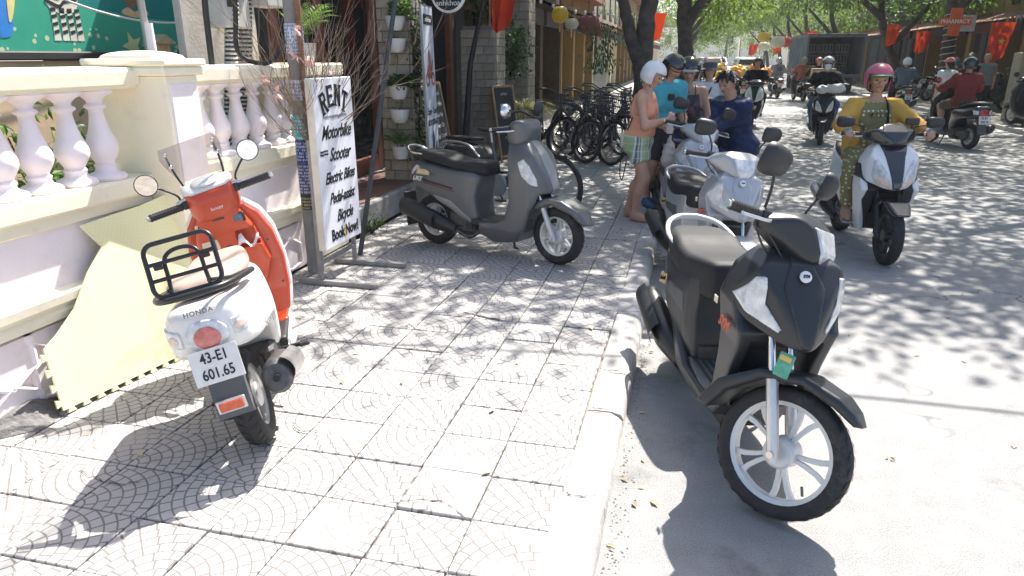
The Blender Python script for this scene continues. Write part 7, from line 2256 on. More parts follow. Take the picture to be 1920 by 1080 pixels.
# trees and roofs closing the end of the street
for i in range(9):
    r = random.Random(70 + i)
    x = -16 + i * 5.2
    tree('hazy tree number group closing the far end of the street' if False else ['pale', 'tall', 'broad', 'dense', 'low', 'round', 'thin', 'dark', 'wide'][i] + ' hazy tree closing the far end of the street', (x, 112 + r.uniform(-8, 12), 0), [[(0, 0, 0), (.2, 0, 3), (.1, 0, 7)]], [((0, 0, 4.6), (3.4, 3, 3.4)), ((1, 0, 8), (3.0, 2.4, 2.6))], 280, 12, .42, 80 + i, .25, m=M_TREE2)

# ---------------------------------------------------------------- shop houses
M_YEL = mat('yellow_limewash', (.30, .20, .075), .9, var=.15, vscale=1.5, bump=.2, bscale=20, dirt=((.2, .15, .08), 1.2, .55, .6))
M_ROOF = mat('roof_tile', (.22, .11, .07), .9, var=.3, vscale=3, bump=.4, bscale=10)
M_AWN = mat('faded_awning', (.30, .16, .09), .8, var=.2)
M_SHUT = mat('grey_shutter', (.085, .09, .095), .7, var=.2)
M_TEAK = mat('dark_teak', (.026, .018, .013), .7, var=.35, vscale=5)
def house(label, side, y0, y1, h, wall_m, seed, x=None):
    r = random.Random(seed)
    sx = -1 if side == 'L' else 1
    X = x if x is not None else (-4.3 if side == 'L' else 10.6)
    t = thing('shop_house', label, 'building', (X, (y0 + y1) / 2, 0), group='shop houses')
    w = y1 - y0
    def B(n, m, x0, x1, ya, yb, za, zb, ch=.0): MB().box((sx * (x0 + x1) / 2, (ya + yb) / 2, (za + zb) / 2), (abs(x1 - x0), yb - ya, zb - za), ch).build(n, m, t)
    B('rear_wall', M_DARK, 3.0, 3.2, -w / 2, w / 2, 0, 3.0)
    B('upper_wall', wall_m, 0, 3.2, -w / 2, w / 2, 2.85, h)
    n = max(2, int(w / 2.2))
    for i in range(n + 1):
        y = -w / 2 + w * i / n
        B('wall_pier', wall_m, -.02, .35 if 0 < i < n else 3.0, max(-w / 2 + .003, y - .2), min(w / 2 - .003, y + .2), 0, 2.848)
    for i in range(n):
        ya, yb = -w / 2 + w * i / n + .22, -w / 2 + w * (i + 1) / n - .22
        k_ = r.randrange(3)
        if k_ == 0:
            for j in range(4): B('shutter_leaf', M_SHUT if r.random() < .5 else M_TEAK, .12, .17, ya + (yb - ya) * j / 4 + .01, ya + (yb - ya) * (j + 1) / 4 - .01, 0, 2.6)
        else:
            B('shop_counter', M_TEAK, .5, .9, ya + .1, yb - .2, 0, .9)
            for j in range(4): B('goods_rack', mat('goods_%d' % (r.randrange(6)), r.choice([(.3, .1, .06), (.12, .16, .2), (.35, .3, .2), (.06, .12, .08), (.4, .22, .05), (.2, .2, .22)]), .7, var=.6, vscale=9), 1.6, 1.8, ya + (yb - ya) * j / 4 + .03, ya + (yb - ya) * (j + 1) / 4 - .03, .3 + .2 * (j % 2), 2.2)
        B('fascia', r.choice([M_TEAK, mat('sign_green', (.04, .12, .09), .6), mat('sign_maroon', (.16, .04, .04), .6), M_SHUT]), -.12, .02, ya, yb, 2.45, 2.84)
    # sloping tiled eave
    MB().strip([[(sx * -1.15, -w / 2, 2.72), (sx * -1.15, w / 2, 2.72)], [(sx * .1, -w / 2, 3.15), (sx * .1, w / 2, 3.15)]]).strip([[(sx * .1, -w / 2, 3.09), (sx * .1, w / 2, 3.09)], [(sx * -1.15, -w / 2, 2.66), (sx * -1.15, w / 2, 2.66)]]).build('eave', M_ROOF if r.random() < .6 else M_AWN, t)
    for i in range(n):
        y = -w / 2 + w * (i + .5) / n
        if h > 4.4:
            o = MB().box((sx * -.015, y, 3.9), (.05, .95, 1.2)).build('window', M_TEAK, t)
            MB().box((sx * -.03, y, 3.9), (.04, .8, 1.05)).build('pane', M_GLS, o)
    MB().prism([(sx * -.5, h - .15), (sx * -.5, h), (sx * 1.6, h + 1.2), (sx * 3.6, h), (sx * 3.6, h - .15)], -w / 2, w / 2, 'xz').build('roof', M_ROOF, t)
    return t
YS = [(12.0, 17.5), (17.6, 24), (24.1, 32), (32.1, 42), (42.1, 55), (55.1, 72), (72.1, 96)]
for i, (a, c) in enumerate(YS):
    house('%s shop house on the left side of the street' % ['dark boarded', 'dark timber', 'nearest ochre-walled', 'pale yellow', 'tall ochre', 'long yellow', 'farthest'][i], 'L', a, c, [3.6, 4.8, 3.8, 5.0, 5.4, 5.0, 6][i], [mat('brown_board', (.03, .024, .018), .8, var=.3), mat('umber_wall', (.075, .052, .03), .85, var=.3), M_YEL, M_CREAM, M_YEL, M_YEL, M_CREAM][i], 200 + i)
YR = [(9, 17), (17.1, 23), (23.1, 30), (30.1, 38), (38.1, 48), (48.1, 62), (62.1, 90)]
for i, (a, c) in enumerate(YR):
    house('%s shop house on the right side of the street' % ['nearest shaded', 'grey-shuttered', 'pharmacy', 'yellow-walled', 'old timber', 'long ochre', 'farthest'][i], 'R', a, c, [4.6, 3.9, 5.0, 4.4, 5, 5.4, 6][i], [M_YEL, mat('grey_wall', (.2, .2, .2), .9), M_YEL, M_YEL, MATS['brown_board'], M_YEL, M_CREAM][i], 300 + i)

# things hung and stood along the left shops
def lantern(label, loc, m, w=.16, h=.30):
    t = thing('hanging_lantern', label, 'lantern', loc, group='hanging lanterns')
    MB().lathe([(w * .35, h / 2), (w * .8, h * .38), (w, h * .1), (w, -h * .15), (w * .75, -h * .4), (w * .35, -h / 2)], n=14).build('shade', m, t, 60)
    MB().cyl((0, 0, h / 2), (0, 0, h / 2 + .8), .006, 6).build('cord', M_BLKP, t)
    MB().lathe([(w * .37, h / 2 - .01), (w * .37, h / 2 + .03), (0, h / 2 + .03)], n=12).build('cap', M_BLKP, t)
    MB().cyl((0, 0, -h / 2 - .16), (0, 0, -h / 2), .012, 6).build('tassel', m, t)
M_LYEL = leaf_mat('yellow_silk', (.55, .36, .04), (.7, .5, .08), .3); M_LRED = leaf_mat('red_silk', (.4, .04, .03), (.55, .09, .06), .3); M_LWHT = leaf_mat('white_silk', (.55, .53, .48), (.7, .68, .62), .3)
lantern('yellow silk lantern hanging before the ochre shop', (-2.53, 14, 2.36), M_LYEL)
lantern('dusty red lantern hanging right of the yellow one', (-2.12, 15, 2.22), mat('dusty_red', (.22, .07, .07), .8), .24, .36)
lantern('small grey-white lantern between the yellow and the red ones', (-2.40, 14.6, 2.22), M_LWHT, .14, .2)
fest = thing('string_lights', 'string of small white bulbs strung before the left shops', 'string lights', (-2.5, 13, 2.6))
wire = spline([(-.3, -.6, .0), (.3, .8, -.16), (.75, 2.2, -.12), (1.0, 3.4, -.3), (1.3, 4.6, -.35)], 8)
MB().tube(wire, .004, 4).build('wire', M_BLKP, fest)
for i, p in enumerate(wire[::2]): MB().sphere((p[0], p[1], p[2] - .05), (.028, .028, .038), 10, 7).build('bulb', mat('frosted_bulb', (.8, .8, .78), .3), fest, 60)
hb = thing('hanging_plant', 'trailing green plant in a hanging basket before the left shops', 'plant', (-1.72, 14, 1.95))
b = MB(); r = random.Random(17)
for q in range(520):
    p = Vector((r.gauss(0, .15), r.gauss(0, .15), r.uniform(-.62, .25))); leaf(b, p, Vector((p.x, p.y, -.6)), rv(r) + Vector((0, 0, .6)), r.uniform(.05, .11), .03)
b.build('leaves', M_LEAFD, hb)
MB().lathe([(0, .0), (.1, .02), (.15, .14), (.16, .16)], n=12).build('basket', M_WOODT, hb); MB().cyl((0, 0, .16), (0, 0, 1.2), .006, 5).build('cord', M_BLKP, hb)
ez = thing('easel', 'white folding easel sign standing behind the row of bicycles', 'easel', (-2.15, 17.6, 0))
for x_, yb in ((-.28, 0), (.28, 0)): MB().tube([(x_, yb, 0), (x_ * .25, .05, 1.75)], .025, 6).build('leg', M_LWHT, ez)
MB().box((0, -.04, .95), (.30, .03, 1.2), .01).build('board', mat('easel_white', (.6, .57, .52), .7, var=.2), ez); MB().box((0, .02, 1.75), (.14, .05, .36), .02).build('finial', M_LWHT, ez)
flag('flag', 'small red banner hanging beside the left tree trunk', (-1.2, 18.4, 2.6), .5, .7, M_FLAG, 5)

# right side: pharmacy sign, flags, cabinet
ps = thing('pharmacy_sign', 'orange cross shop sign with a PHARMACY band by the rope-lit tree', 'sign', (7.85, 25.8, 2.62), scale=.78)
M_OR = mat('sign_orange', (.72, .13, .03), .45)
MB().box((0, 0, 0), (.42, .10, 1.05), .01).build('cross_upright', M_OR, ps); MB().box((0, -.005, .02), (1.15, .12, .30), .01).build('cross_band', M_OR, ps)
MB().box((.42, .0, -.05), (.62, .06, .62), .01).build('backing_panel', mat('sign_pale', (.45, .46, .5), .5), ps)
text_mesh('lettering', 'PHARMACY', .215, M_WHITEINK, ps, frame_mat((-.02, -.068, .02), (1, 0, 0), (0, 0, 1)), bold=.005, sx=.92)
flag('flag', 'red flag with a yellow star hanging by the pharmacy', (8.45, 24.5, 2.55), .6, 1.15, M_FLAG, 7, True)
flag('flag', 'red flag hanging near the yellow wall left of the rope-lit tree', (7.15, 31.0, 2.75), .45, .8, M_FLAG, 8)
flag('flag', 'second red flag hanging under the eave near the yellow wall', (9.0, 34, 2.6), .6, .9, M_FLAG, 9)
for i, (x_, y_, z_, w_) in enumerate(((5.6, 45, 2.6, 1.0), (6.6, 48, 3.0, .9), (7.0, 52, 3.2, 1.0), (5.6, 56, 2.7, .8), (4.6, 66, 2.6, 1.0))):
    flag('flag', ['bright red flag beyond the truck', 'small red flag above the riders', 'red flag high beside the truck roof', 'red flag far down the right kerb', 'farthest red flag over the road', 'orange-red flag under the right trees', 'pale red flag between the far trees'][i], (x_, y_, z_), w_ * .75, .95, M_FLAG, 20 + i, group='red flags')
for i, (x_, y_, z_, m_) in enumerate(((5.2, 50, 2.5, M_LWHT), (5.0, 58, 3.0, M_LYEL), (6.2, 55, 2.6, M_LRED), (5.6, 64, 2.4, M_LWHT))): lantern(['white lantern below the red flag beyond the truck', 'yellow lantern high on the right beyond the truck', 'red lantern on the right beyond the truck', 'farthest white lantern on the right'][i], (x_, y_, z_), m_, .45, .7)
cb = thing('street_cabinet', 'beige utility cabinet standing on the right pavement', 'cabinet', (8.55, 21.6, 0))
MB().box((0, 0, .85), (.75, .5, 1.7), .02).build('case', mat('beige_cabinet', (.42, .38, .29), .7, var=.12, dirt=((.2, .18, .14), 4, .55, .5)), cb, 30); MB().box((0, -.26, 1.4), (.36, .02, .1), .004).build('vent', M_SHUT, cb); MB().box((0, -.256, .75), (.62, .01, .95), .003).build('door', MATS['beige_cabinet'], cb)
for i, y_ in enumerate((13.5, 18.5, 23.5)):
    r = random.Random(90 + i)
    bt_ = thing('bunting', ['near', 'middle', 'far'][i] + ' string of small coloured pennants under the right eaves', 'bunting', (9.2, y_, 2.75))
    MB().tube([(0, -2.2, .1), (0, 0, -.1), (0, 2.2, .1)], .005, 4).build('cord', M_BLKP, bt_)
    for j in range(14):
        yy = -2.1 + j * .32
        MB().prism([(yy - .1, .0), (yy + .1, .0), (yy, -.24)], -.003, .003, 'yz').build('pennant', mat('pennant_%d' % (j % 4), [(.4, .06, .05), (.45, .36, .1), (.1, .16, .3), (.4, .4, .38)][j % 4], .8), bt_)
# overhead cables: one crosses the road above the near scooter
for i, (P, lab) in enumerate((([(-3.2, 5.95, 4.4), (2, 6.35, 4.15), (8.5, 6.1, 4.5)], 'thin overhead cable crossing the road near the black scooter'), ([(-.8, 3, 6.4), (-.9, 20, 6.0), (-.8, 45, 6.4)], 'overhead cable running along the left kerb'), ([(-2, 34, 4.6), (3, 35, 4.2), (8, 34, 4.6)], 'overhead cable crossing the street in the distance'), ([(-2, 50, 4.8), (3, 52, 4.3), (8, 50, 4.9)], 'second distant cable crossing the street'))):
    tag(MB().tube(spline(P, 12), .014 if i == 0 else .02, 6).build('overhead_cable', M_WIRE), lab, 'cable', 'overhead cables')

# cream houses across the end of the street and the air between
for i in range(4):
    x_ = -14 + i * 9
    eh = thing('end_house', ['left', 'second', 'third', 'right'][i] + ' pale house closing the far end of the street', 'building', (x_, 150, 0))
    MB().box((0, 0, 3.5), (8.6, 6, 7)).build('wall', M_CREAM, eh)
    MB().prism([(-4.6, 7), (0, 9), (4.6, 7)], -3.2, 3.2, 'xz').build('roof', M_ROOF, eh)
    for k_ in range(3): MB().box((-2.6 + k_ * 2.6, -3.02, 4.6), (1.2, .1, 1.6)).build('window', M_GLS, eh)
# ---------------------------------------------------------------- bicycles
M_BIKE = mat('graphite_frame', (.10, .105, .115), .35, metal=.4, var=.08); M_BIKES = mat('silver_frame', (.34, .35, .37), .35, metal=.4, var=.08)
M_SPK = mat('spoke_steel', (.45, .45, .45), .35, metal=.8)
def bicycle(label, loc, head, lean=-6, steer=12, fr=None, basket=True, group='parked bicycles', extra=None, brand=False, R=.345):
    t = thing('bicycle', label, 'bicycle', loc, (rad(lean), 0, rad(head)), group)
    S = steer_matrix(rad(steer), (.36, 0, .95), (-.32, 0, .95))
    fr = fr or M_BIKE
    for cx, Mx in ((.56, S), (-.52, None)):
        c = (cx, 0, R)
        ty = MB().lathe([(R + .0 + .028 * math.cos(a) - .028, .026 * math.sin(a)) for a in [q * PI / 4 for q in range(9)]], c, 'y', 34, Mx).build('tyre', M_TYRE, t, 60)
        MB().lathe([(R - .062, -.012), (R - .048, -.014), (R - .048, .014), (R - .062, .012), (R - .062, -.012)], c, 'y', 34, Mx).lathe([(0, -.04), (.03, -.04), (.035, 0), (.03, .04), (0, .04)], c, 'y', 12, Mx).build('rim', M_SPK, ty, 40)
        sp = MB()
        for i in range(18):
            a = 2 * PI * i / 18
            a2 = a + (.35 if i % 2 else -.35)
            sp.tube([(c[0] + .03 * math.sin(a2), .03 * (1 if i % 2 else -1), c[2] + .03 * math.cos(a2)), (c[0] + (R - .06) * math.sin(a), 0, c[2] + (R - .06) * math.cos(a))], .0018, 3, M=Mx, caps=False)
        sp.build('spokes', M_SPK, ty)
        MB().lathe([(R + .02, -.028), (R + .034, 0), (R + .02, .028)], c, 'y', 16, Mx, rad(-150) if cx > 0 else rad(-130), rad(30) if cx > 0 else rad(60)).build('mudguard', M_BLKP, t, 60)
    bb = (-.08, 0, .30); hd0 = (.40, 0, .72); hd1 = (.345, 0, .90); st = (-.23, 0, .74)
    f = MB().tube([bb, hd0], .042, 12, flat=.8).tube([hd0, hd1], .024, 10).build('down_tube', M_BIKES if brand else fr, t, 60)
    if brand: text_mesh('frame_lettering', 'hoianit', .075, M_WHITEINK, f, frame_mat((.17, -.036, .515), (.48, 0, .42), (-.42, 0, .48)), bold=.002)
    m = MB().tube([bb, st], .019, 10).tube([(-.19, 0, .60), (-.52, .06, R)], .010, 8).tube([(-.19, 0, .60), (-.52, -.06, R)], .010, 8).tube([bb, (-.52, .06, R)], .012, 8).tube([bb, (-.52, -.06, R)], .012, 8)
    m.build('frame', fr, t, 60)
    fk = MB()
    for sg in (-1, 1): fk.tube(spline([(.42, sg * .05, .66), (.50, sg * .052, .5), (.56, sg * .05, R)], 4), .014, 8, M=S)
    fk.tube([(.425, 0, .65), (.31, 0, 1.02)], .014, 8, M=S).tube([(.42, -.055, .66), (.42, .055, .66)], .018, 8, M=S)
    fk.build('fork', M_BLKM, t, 60)
    MB().tube(spline([(.20, .30, 1.05), (.27, .22, 1.07), (.32, .08, 1.03), (.32, -.08, 1.03), (.27, -.22, 1.07), (.20, -.30, 1.05)], 4), .012, 8, M=S).build('handlebar', M_BLKM, t, 60)
    for sg in (-1, 1): MB().tube([(.22, sg * .27, 1.06), (.14, sg * .33, 1.045)], .017, 8, M=S).build('grip', M_BLKP, t, 60)
    panel('saddle', M_SEATK, t, k=.02, res=.014, side=[(-.38, .86), (-.38, .895), (-.28, .885), (-.10, .88), (-.10, .865), (-.28, .845)], top=[(-.10, .02), (-.2, .035), (-.3, .085), (-.38, .08)])
    MB().cyl((-.225, 0, .72), (-.25, 0, .86), .014, 8).build('seat_post', M_ALU, t, 60)
    cr = MB().lathe([(.03, -.004), (.095, -.004), (.095, .004), (.03, .004)], (bb[0], -.06, bb[2]), 'y', 20).cyl((bb[0], -.09, bb[2]), (bb[0], .09, bb[2]), .02, 10)
    cr.tube([(bb[0], -.085, bb[2]), (bb[0] + .10, -.085, bb[2] - .13)], .010, 6).tube([(bb[0], .085, bb[2]), (bb[0] - .10, .085, bb[2] + .13)], .010, 6)
    cr.box((bb[0] + .10, -.13, bb[2] - .13), (.09, .08, .02), .004).box((bb[0] - .10, .13, bb[2] + .13), (.09, .08, .02), .004)
    cr.build('crankset', M_BLKM, t, 50)
    if basket:
        b = MB()
        for z, wx, wy in ((.78, .11, .15), (.88, .125, .17), (.99, .14, .185)):
            b.tube([(.52 + sx * wx, sy * wy, z) for sx, sy in ((-1, -1), (1, -1), (1, 1), (-1, 1))], .006, 5, closed=True, M=S)
        for i in range(9):
            yy = -.16 + i * .04
            for sx in (-1, 1): b.tube([(.52 + sx * .11, yy * .85, .78), (.52 + sx * .14, yy, .99)], .0045, 4, M=S)
        for i in range(6):
            xx = -.11 + i * .044
            for sy in (-1, 1): b.tube([(.52 + xx * .8, sy * .15, .78), (.52 + xx, sy * .185, .99)], .0045, 4, M=S)
        b.box((.52, 0, .775), (.2, .28, .006), 0, S)
        b.build('basket', M_BLKM, t)
    return t
pos = [(-1.42, 11.28, -58, True), (-1.86, 11.4, -55, True), (-1.40, 12.4, -52, False), (-1.95, 12.3, -52, False), (-1.45, 13.3, -50, False), (-1.85, 13.0, -56, False), (-1.5, 14.3, -52, False), (-2.35, 11.7, -48, False), (-2.0, 14.0, -50, False)]
words = ['frontmost electric bicycle with a thick silver down tube nearest the woman in peach', 'second electric bicycle with a lettered silver down tube', 'dark bicycle close behind the frontmost electric one', 'dark bicycle behind the second electric one', 'dark bicycle in the middle of the parked row', 'basketed bicycle jammed mid-row against its neighbours', 'rearmost dark bicycle at the far end of the row', 'leftmost bicycle of the parked row by the chalkboard', 'rear dark bicycle on the shop side of the row']
protos = {}
for i, (x_, y_, h_, br) in enumerate(pos):
    if br not in protos:
        o = bicycle(words[i], (x_, y_, 0), h_, -7, 14, brand=br); protos[br] = o
    else:
        o = copy_tree(protos[br]); o.location = (x_, y_, 0); o.rotation_euler = (rad(-5 - i % 3 * 2), 0, rad(h_)); o['label'] = words[i]
# the bicycle behind the grey scooter with its rounded cargo tub
cbk = bicycle('dark cargo bicycle with large grey chain disc standing behind the grey scooter', (-1.80, 7.0, 0), -24, -4, 10, basket=False, group=None)
MB().lathe([(0, -.02), (.115, -.02), (.12, -.01), (.12, .01), (.115, .02), (0, .02)], (-.08, -.075, .32), 'y', 28).build('chain_disc', mat('grey_disc', (.22, .24, .26), .5), cbk, 40)
panel('rear_tub', M_BLKP, cbk, k=.06, res=.014, side=[(-.20, .40), (-.22, .60), (-.40, .70), (-.72, .70), (-.86, .58), (-.86, .40), (-.7, .36), (-.3, .36)], top=[(-.18, .14), (-.4, .2), (-.75, .2), (-.88, .1)])
panel('tub_pad', M_SEATK, cbk, k=.03, res=.014, side=[(-.42, .745), (-.42, .785), (-.80, .785), (-.80, .745)], top=[(-.4, .12), (-.82, .12)])
MB().tube(spline([(-.22, -.21, .60), (-.40, -.21, .72), (-.72, -.21, .72), (-.87, -.16, .60)], 5), .012, 8).build('tub_rail', M_ALU, cbk, 60)

# ---------------------------------------------------------------- riders further off
def seated(label, loc, head, helmet_m, style, top_m, leg_m, skin=None, hair=None, lean=.05, H=1.66, scale=1.0, res=.018, sleeve=1.0, shorts=False, shoe=None, hz=1.05, visor=None, group='riders', mask=None, bulk=1.05, hands=(.2, .30)):
    p = Person(label, loc, rad(head), H, pelvis=(-.22, 0, .86), pitch=lean, hl=(hands[0], hands[1], hz + .03), hrt=(hands[0], -hands[1], hz + .03), el=(-.6, .8, -.7), er=(-.6, -.8, -.7), fl=(.10, .17, .36), fr=(.10, -.17, .36), kl=(1, .4, .6), kr=(1, -.4, .6), skin=skin or SKIN_MID, res=res, detail=False, group=group, bulk=bulk)
    if helmet_m: p.helmet(helmet_m, style, visor=visor, lining=False)
    if hair: p.hair(hair, .08)
    p.top('jacket' if sleeve >= 1 else 'shirt', top_m, sleeve, .9 if sleeve >= 1 else 0, hem=.08, infl=.026, wr=.004)
    p.legs('shorts' if shorts else 'trousers', leg_m, .9 if shorts else 1, 0 if shorts else .95, infl=.024)
    p.shoes(shoe or M_BLKP)
    if mask: p.wear('face_mask', mask, [(p.hp_(.05, 0, -.03), p.hp_(.055, 0, -.07), .055, .045)], .012, .01, [(p.hp_(.02, 0, 0), tuple(-p.hf))], 0, res=.012)
    return p
BLKC = cloth('black_cloth', (.014, .014, .016)); DEN = cloth('blue_denim', (.07, .12, .22)); GRYC = cloth('mid_grey_cloth', (.2, .21, .23)); REDC = cloth('dark_red_cloth', (.20, .035, .035)); WHTC = cloth('white_cloth', (.68, .68, .67)); BRNC = cloth('rust_cloth', (.30, .11, .07)); OLV = cloth('olive_shorts', (.12, .11, .08))
MASKW = mat('white_mask', (.75, .77, .78), .8)
# rider in black with white mask, behind the woman in pink helmet
blade_scooter('dark scooter ridden by the masked rider in black', (2.68, 15.9, RZ), -97, 0, 0, M_GBLK, M_BLKP, 1.02, .016)
m_ = seated('rider in black jacket, jeans, silver helmet and white face mask', (2.68, 15.9, RZ), -97, GEAR_SLV, 'jet', BLKC, DEN, mask=MASKW, H=1.72)
MB().box(m_.hp_(.09, 0, .012), (.02, .12, .035), .008, None).build('dark_glasses', M_INK, m_.t)
sk = thing('wrapped_parcel', 'pale wrapped parcel on the handlebar of the masked rider', 'parcel', (2.66, 15.3, .98))
v, q = field([((-.18, 0, 0), (.2, 0, .03), .07, .09)], .02, .02, 0, wrinkle=.012, wscale=22); np_mesh('wrapper', v, q, mat('pale_wrap', (.55, .54, .52), .6), sk)
# rider in black on a white scooter
blade_scooter('white scooter of the black-clad rider in the middle of the road', (1.58, 19.2, RZ), -95, 0, 0, M_WHT, M_GBLK, 1.04, .018)
seated('rider all in black with dark hat on a white scooter mid-road', (1.58, 19.2, RZ), -95, GEAR_BLK, 'jet', BLKC, BLKC, visor=GEAR_BLK)
# red-shirted rider seen from behind on the right
city_scooter('black scooter ridden by the person in the dark red shirt', (5.15, 15.95, RZ), 103, 0, 0, M_GBLK, M_BLKP, M_SEATK, scale=1.08, res=.016, group='ridden scooters', simple=True, pl=('92-B1', '838.74'))
seated('rider in dark red long-sleeved shirt and dark helmet seen from behind', (5.15, 15.95, RZ), 103, mat('teal_black_helmet', (.02, .03, .035), .2, coat=.6), 'jet', REDC, OLV, H=1.7, shorts=True, shoe=GRYC, hz=1.08)
# two riders side by side seen from behind, and others down the road
far_r = [((3.55, 33.2), 96, GEAR_SLV, GRYC, DEN, 'rider in grey shirt with number ten seen from behind'), ((4.25, 31.0), 99, mat('khaki_helmet', (.25, .22, .16), .5), BRNC, BLKC, 'rider in rust-coloured shirt seen from behind'), ((3.1, 37.5), 93, GEAR_BLK, BLKC, BLKC, 'rider in black ahead of the grey-shirted one'), ((6.3, 24.5), 90, GEAR_WHT, mat('steel_blue_cloth', (.12, .16, .2), .85), BLKC, 'rider in white helmet stopped by the truck'), ((7.0, 22.6), 92, mat('teal_helmet', (.03, .12, .12), .3), BLKC, BLKC, 'rider in teal helmet behind the woman in pink helmet')]
proto = None
for i, ((x_, y_), h_, hm, tm, lm, lab) in enumerate(far_r):
    if proto is None:
        proto = city_scooter('dark scooter of the ' + lab[:32].strip(), (x_, y_, RZ), h_, 0, 0, M_GBLK, M_BLKP, M_SEATK, scale=1.06, res=.02, group='ridden scooters', simple=True, pl=('92-K1', '204.18')); o = proto
    else:
        o = copy_tree(proto); o.location = (x_, y_, RZ); o.rotation_euler = (0, 0, rad(h_))
    o['label'] = 'dark scooter under the ' + lab
    pp = seated(lab, (x_, y_, RZ), h_, hm, 'jet', tm, lm, res=.024)
    if i == 0: text_mesh('back_number', '10', .22, M_INK, pp.t, frame_mat(tuple(pp.nb - pp.U * .16 - pp.F * .155), tuple(-pp.L), tuple(pp.U)), bold=.004)
# far oncoming scooters near the end of the road
for i, (x_, y_) in enumerate(((.9, 58), (2.9, 78), (.4, 47), (6.0, 47))):
    o = copy_tree(proto); o.location = (x_, y_, RZ); o.rotation_euler = (0, 0, rad(-92)); o['label'] = ['far scooter left of the bronze car', 'farthest scooter near the end of the road', 'far scooter by the left kerb', 'scooter parked beyond the truck'][i]
    seated(['far rider in grey left of the bronze car', 'farthest rider in black', 'far rider in white by the left kerb', 'rider in rust beyond the truck'][i], (x_, y_, RZ), -92, GEAR_BLK if i % 2 else GEAR_WHT, 'jet', [GRYC, BLKC, WHTC, BRNC][i], BLKC, res=.03)
# delivery rider with a wooden crate
o = copy_tree(proto); o.location = (4.35, 27.8, RZ); o.rotation_euler = (0, 0, rad(84)); o['label'] = 'scooter of the rider carrying a big carton'
seated('rider with red-banded helmet and a carton beside the truck', (4.35, 27.8, RZ), 84, mat('red_white_helmet', (.4, .12, .1), .4, var=.5, vscale=12), 'half', BLKC, DEN, res=.024)
ct = thing('carton', 'brown carton strapped behind the rider beside the truck', 'carton', (4.42, 27.1, .80))
MB().box((0, 0, .2), (.75, .5, .42), .01).build('box_body', mat('cardboard', (.34, .25, .17), .85, var=.15), ct); MB().box((0, -.253, .2), (.08, .005, .41)).build('tape', mat('tape', (.45, .36, .24), .4), ct)
# man with wide hat seated on a scooter behind the group, cloth bundle vendor, parked motorbikes
o = copy_tree(proto); o.location = (.26, 10.9, RZ); o.rotation_euler = (0, 0, rad(-88)); o['label'] = 'scooter of the man in a wide-brimmed hat'
h_ = seated('man in white shirt and wide-brimmed grey hat with a dark shoulder strap', (.26, 10.9, RZ), -88, None, '', WHTC, BLKC, hair=M_HAIR, H=1.55, sleeve=.9, res=.016)
hm = h_.HM @ Matrix.Translation((-.01, 0, .055))
MB().lathe([(.20, -.02), (.16, .0), (.105, .008), (.10, .06), (.085, .085), (0, .09)], n=20, M=hm).lathe([(.20, -.021), (.09, -.004)], n=20, M=hm).build('hat', cloth('grey_hat', (.10, .10, .105)), h_.t, 50)
MB().tube(spline([tuple(h_.nb + h_.L * .08 + h_.U * .02), tuple(h_.nb + h_.F * .15 - h_.U * .12), tuple(h_.P - h_.L * .14 + h_.F * .12 + h_.U * .08)], 6), .022, 6, flat=.3).build('shoulder_strap', BLKC, h_.t)
bundle = thing('flower_load', 'orange and yellow wrapped load on a bike behind the rider in black', 'load', (1.75, 27, .85))
r = random.Random(44)
for i in range(14):
    v, q = field([((0, 0, 0), (r.uniform(-.12, .12), 0, .2), .12, .17)], .03, .02, 0, wrinkle=.03, wscale=14, seed=i)
    o = np_mesh('wrapped_bunch', v, q, mat('wrap_%d' % (i % 3), [(.72, .25, .04), (.75, .48, .08), (.78, .60, .22)][i % 3], .7, var=.2), bundle); o.location = (r.uniform(-.8, .8), r.uniform(-.3, .3), r.uniform(-.1, .2))
o = copy_tree(proto); o.location = (1.75, 27.2, RZ); o.rotation_euler = (0, 0, rad(92)); o['label'] = 'dark scooter carrying the orange and yellow load'
for i, (x_, y_, a_) in enumerate(((8.0, 19.6, 105), (9.3, 30.5, 20), (9.2, 31.6, 15), (9.3, 29.4, 25), (8.9, 17.9, 60), (9.1, 36.5, 20), (9.0, 25.0, 40))):
    o = copy_tree(proto); o.location = (x_, y_, 0); o.rotation_euler = (rad(-6), 0, rad(a_)); o['group'] = 'motorbikes parked on the right'
    o['label'] = ['dark scooter parked at the right edge of the picture', 'parked scooter in deep shade left of the rope-lit tree', 'second parked scooter in deep shade behind its twin', 'parked scooter nearest the rope-lit tree in shade', 'parked scooter by the cabinet at the right edge', 'parked scooter in front of the yellow wall', 'parked scooter beside the pharmacy'][i]
# people standing on the right
def stander(label, loc, rot, top_m, leg_m, hair=M_HAIR, H=1.68, shorts=False, cap=None, arms=None, sleeve=.8):
    kw = dict(hl=(.22, .05, 1.12), hrt=(.22, -.05, 1.10)) if arms else {}
    p = Person(label, loc, rad(rot), H, res=.02, detail=False, skin=SKIN_MID, group='people by the right shops', **kw)
    p.hair(hair, .05)
    p.top('shirt', top_m, sleeve, hem=.08, infl=.024); p.legs('shorts' if shorts else 'trousers', leg_m, .9 if shorts else 1, 0 if shorts else .95, infl=.024); p.shoes(M_BLKP)
    if cap:
        p.wear('cap', cap, [(p.hp_(-.02, 0, .05), p.hp_(-.005, 0, .05), .09, .088), (p.hp_(.06, 0, .055), p.hp_(.13, 0, .045), .03, .03)], .012, .02, [(p.hp_(0, 0, .035), tuple(-p.hd))], 0, res=.014)
    return p
stander('man in black shirt and green cap with arms folded by the tree', (7.4, 22.5, 0), -120, BLKC, OLV, cap=mat('green_drab_cap', (.06, .09, .06), .8), arms=True, shorts=True)
stander('woman with light brown hair behind the man in green cap', (8.2, 23.6, 0), -100, GRYC, BLKC, hair=mat('sandy_hair', (.34, .24, .15), .6, var=.3, vscale=40))
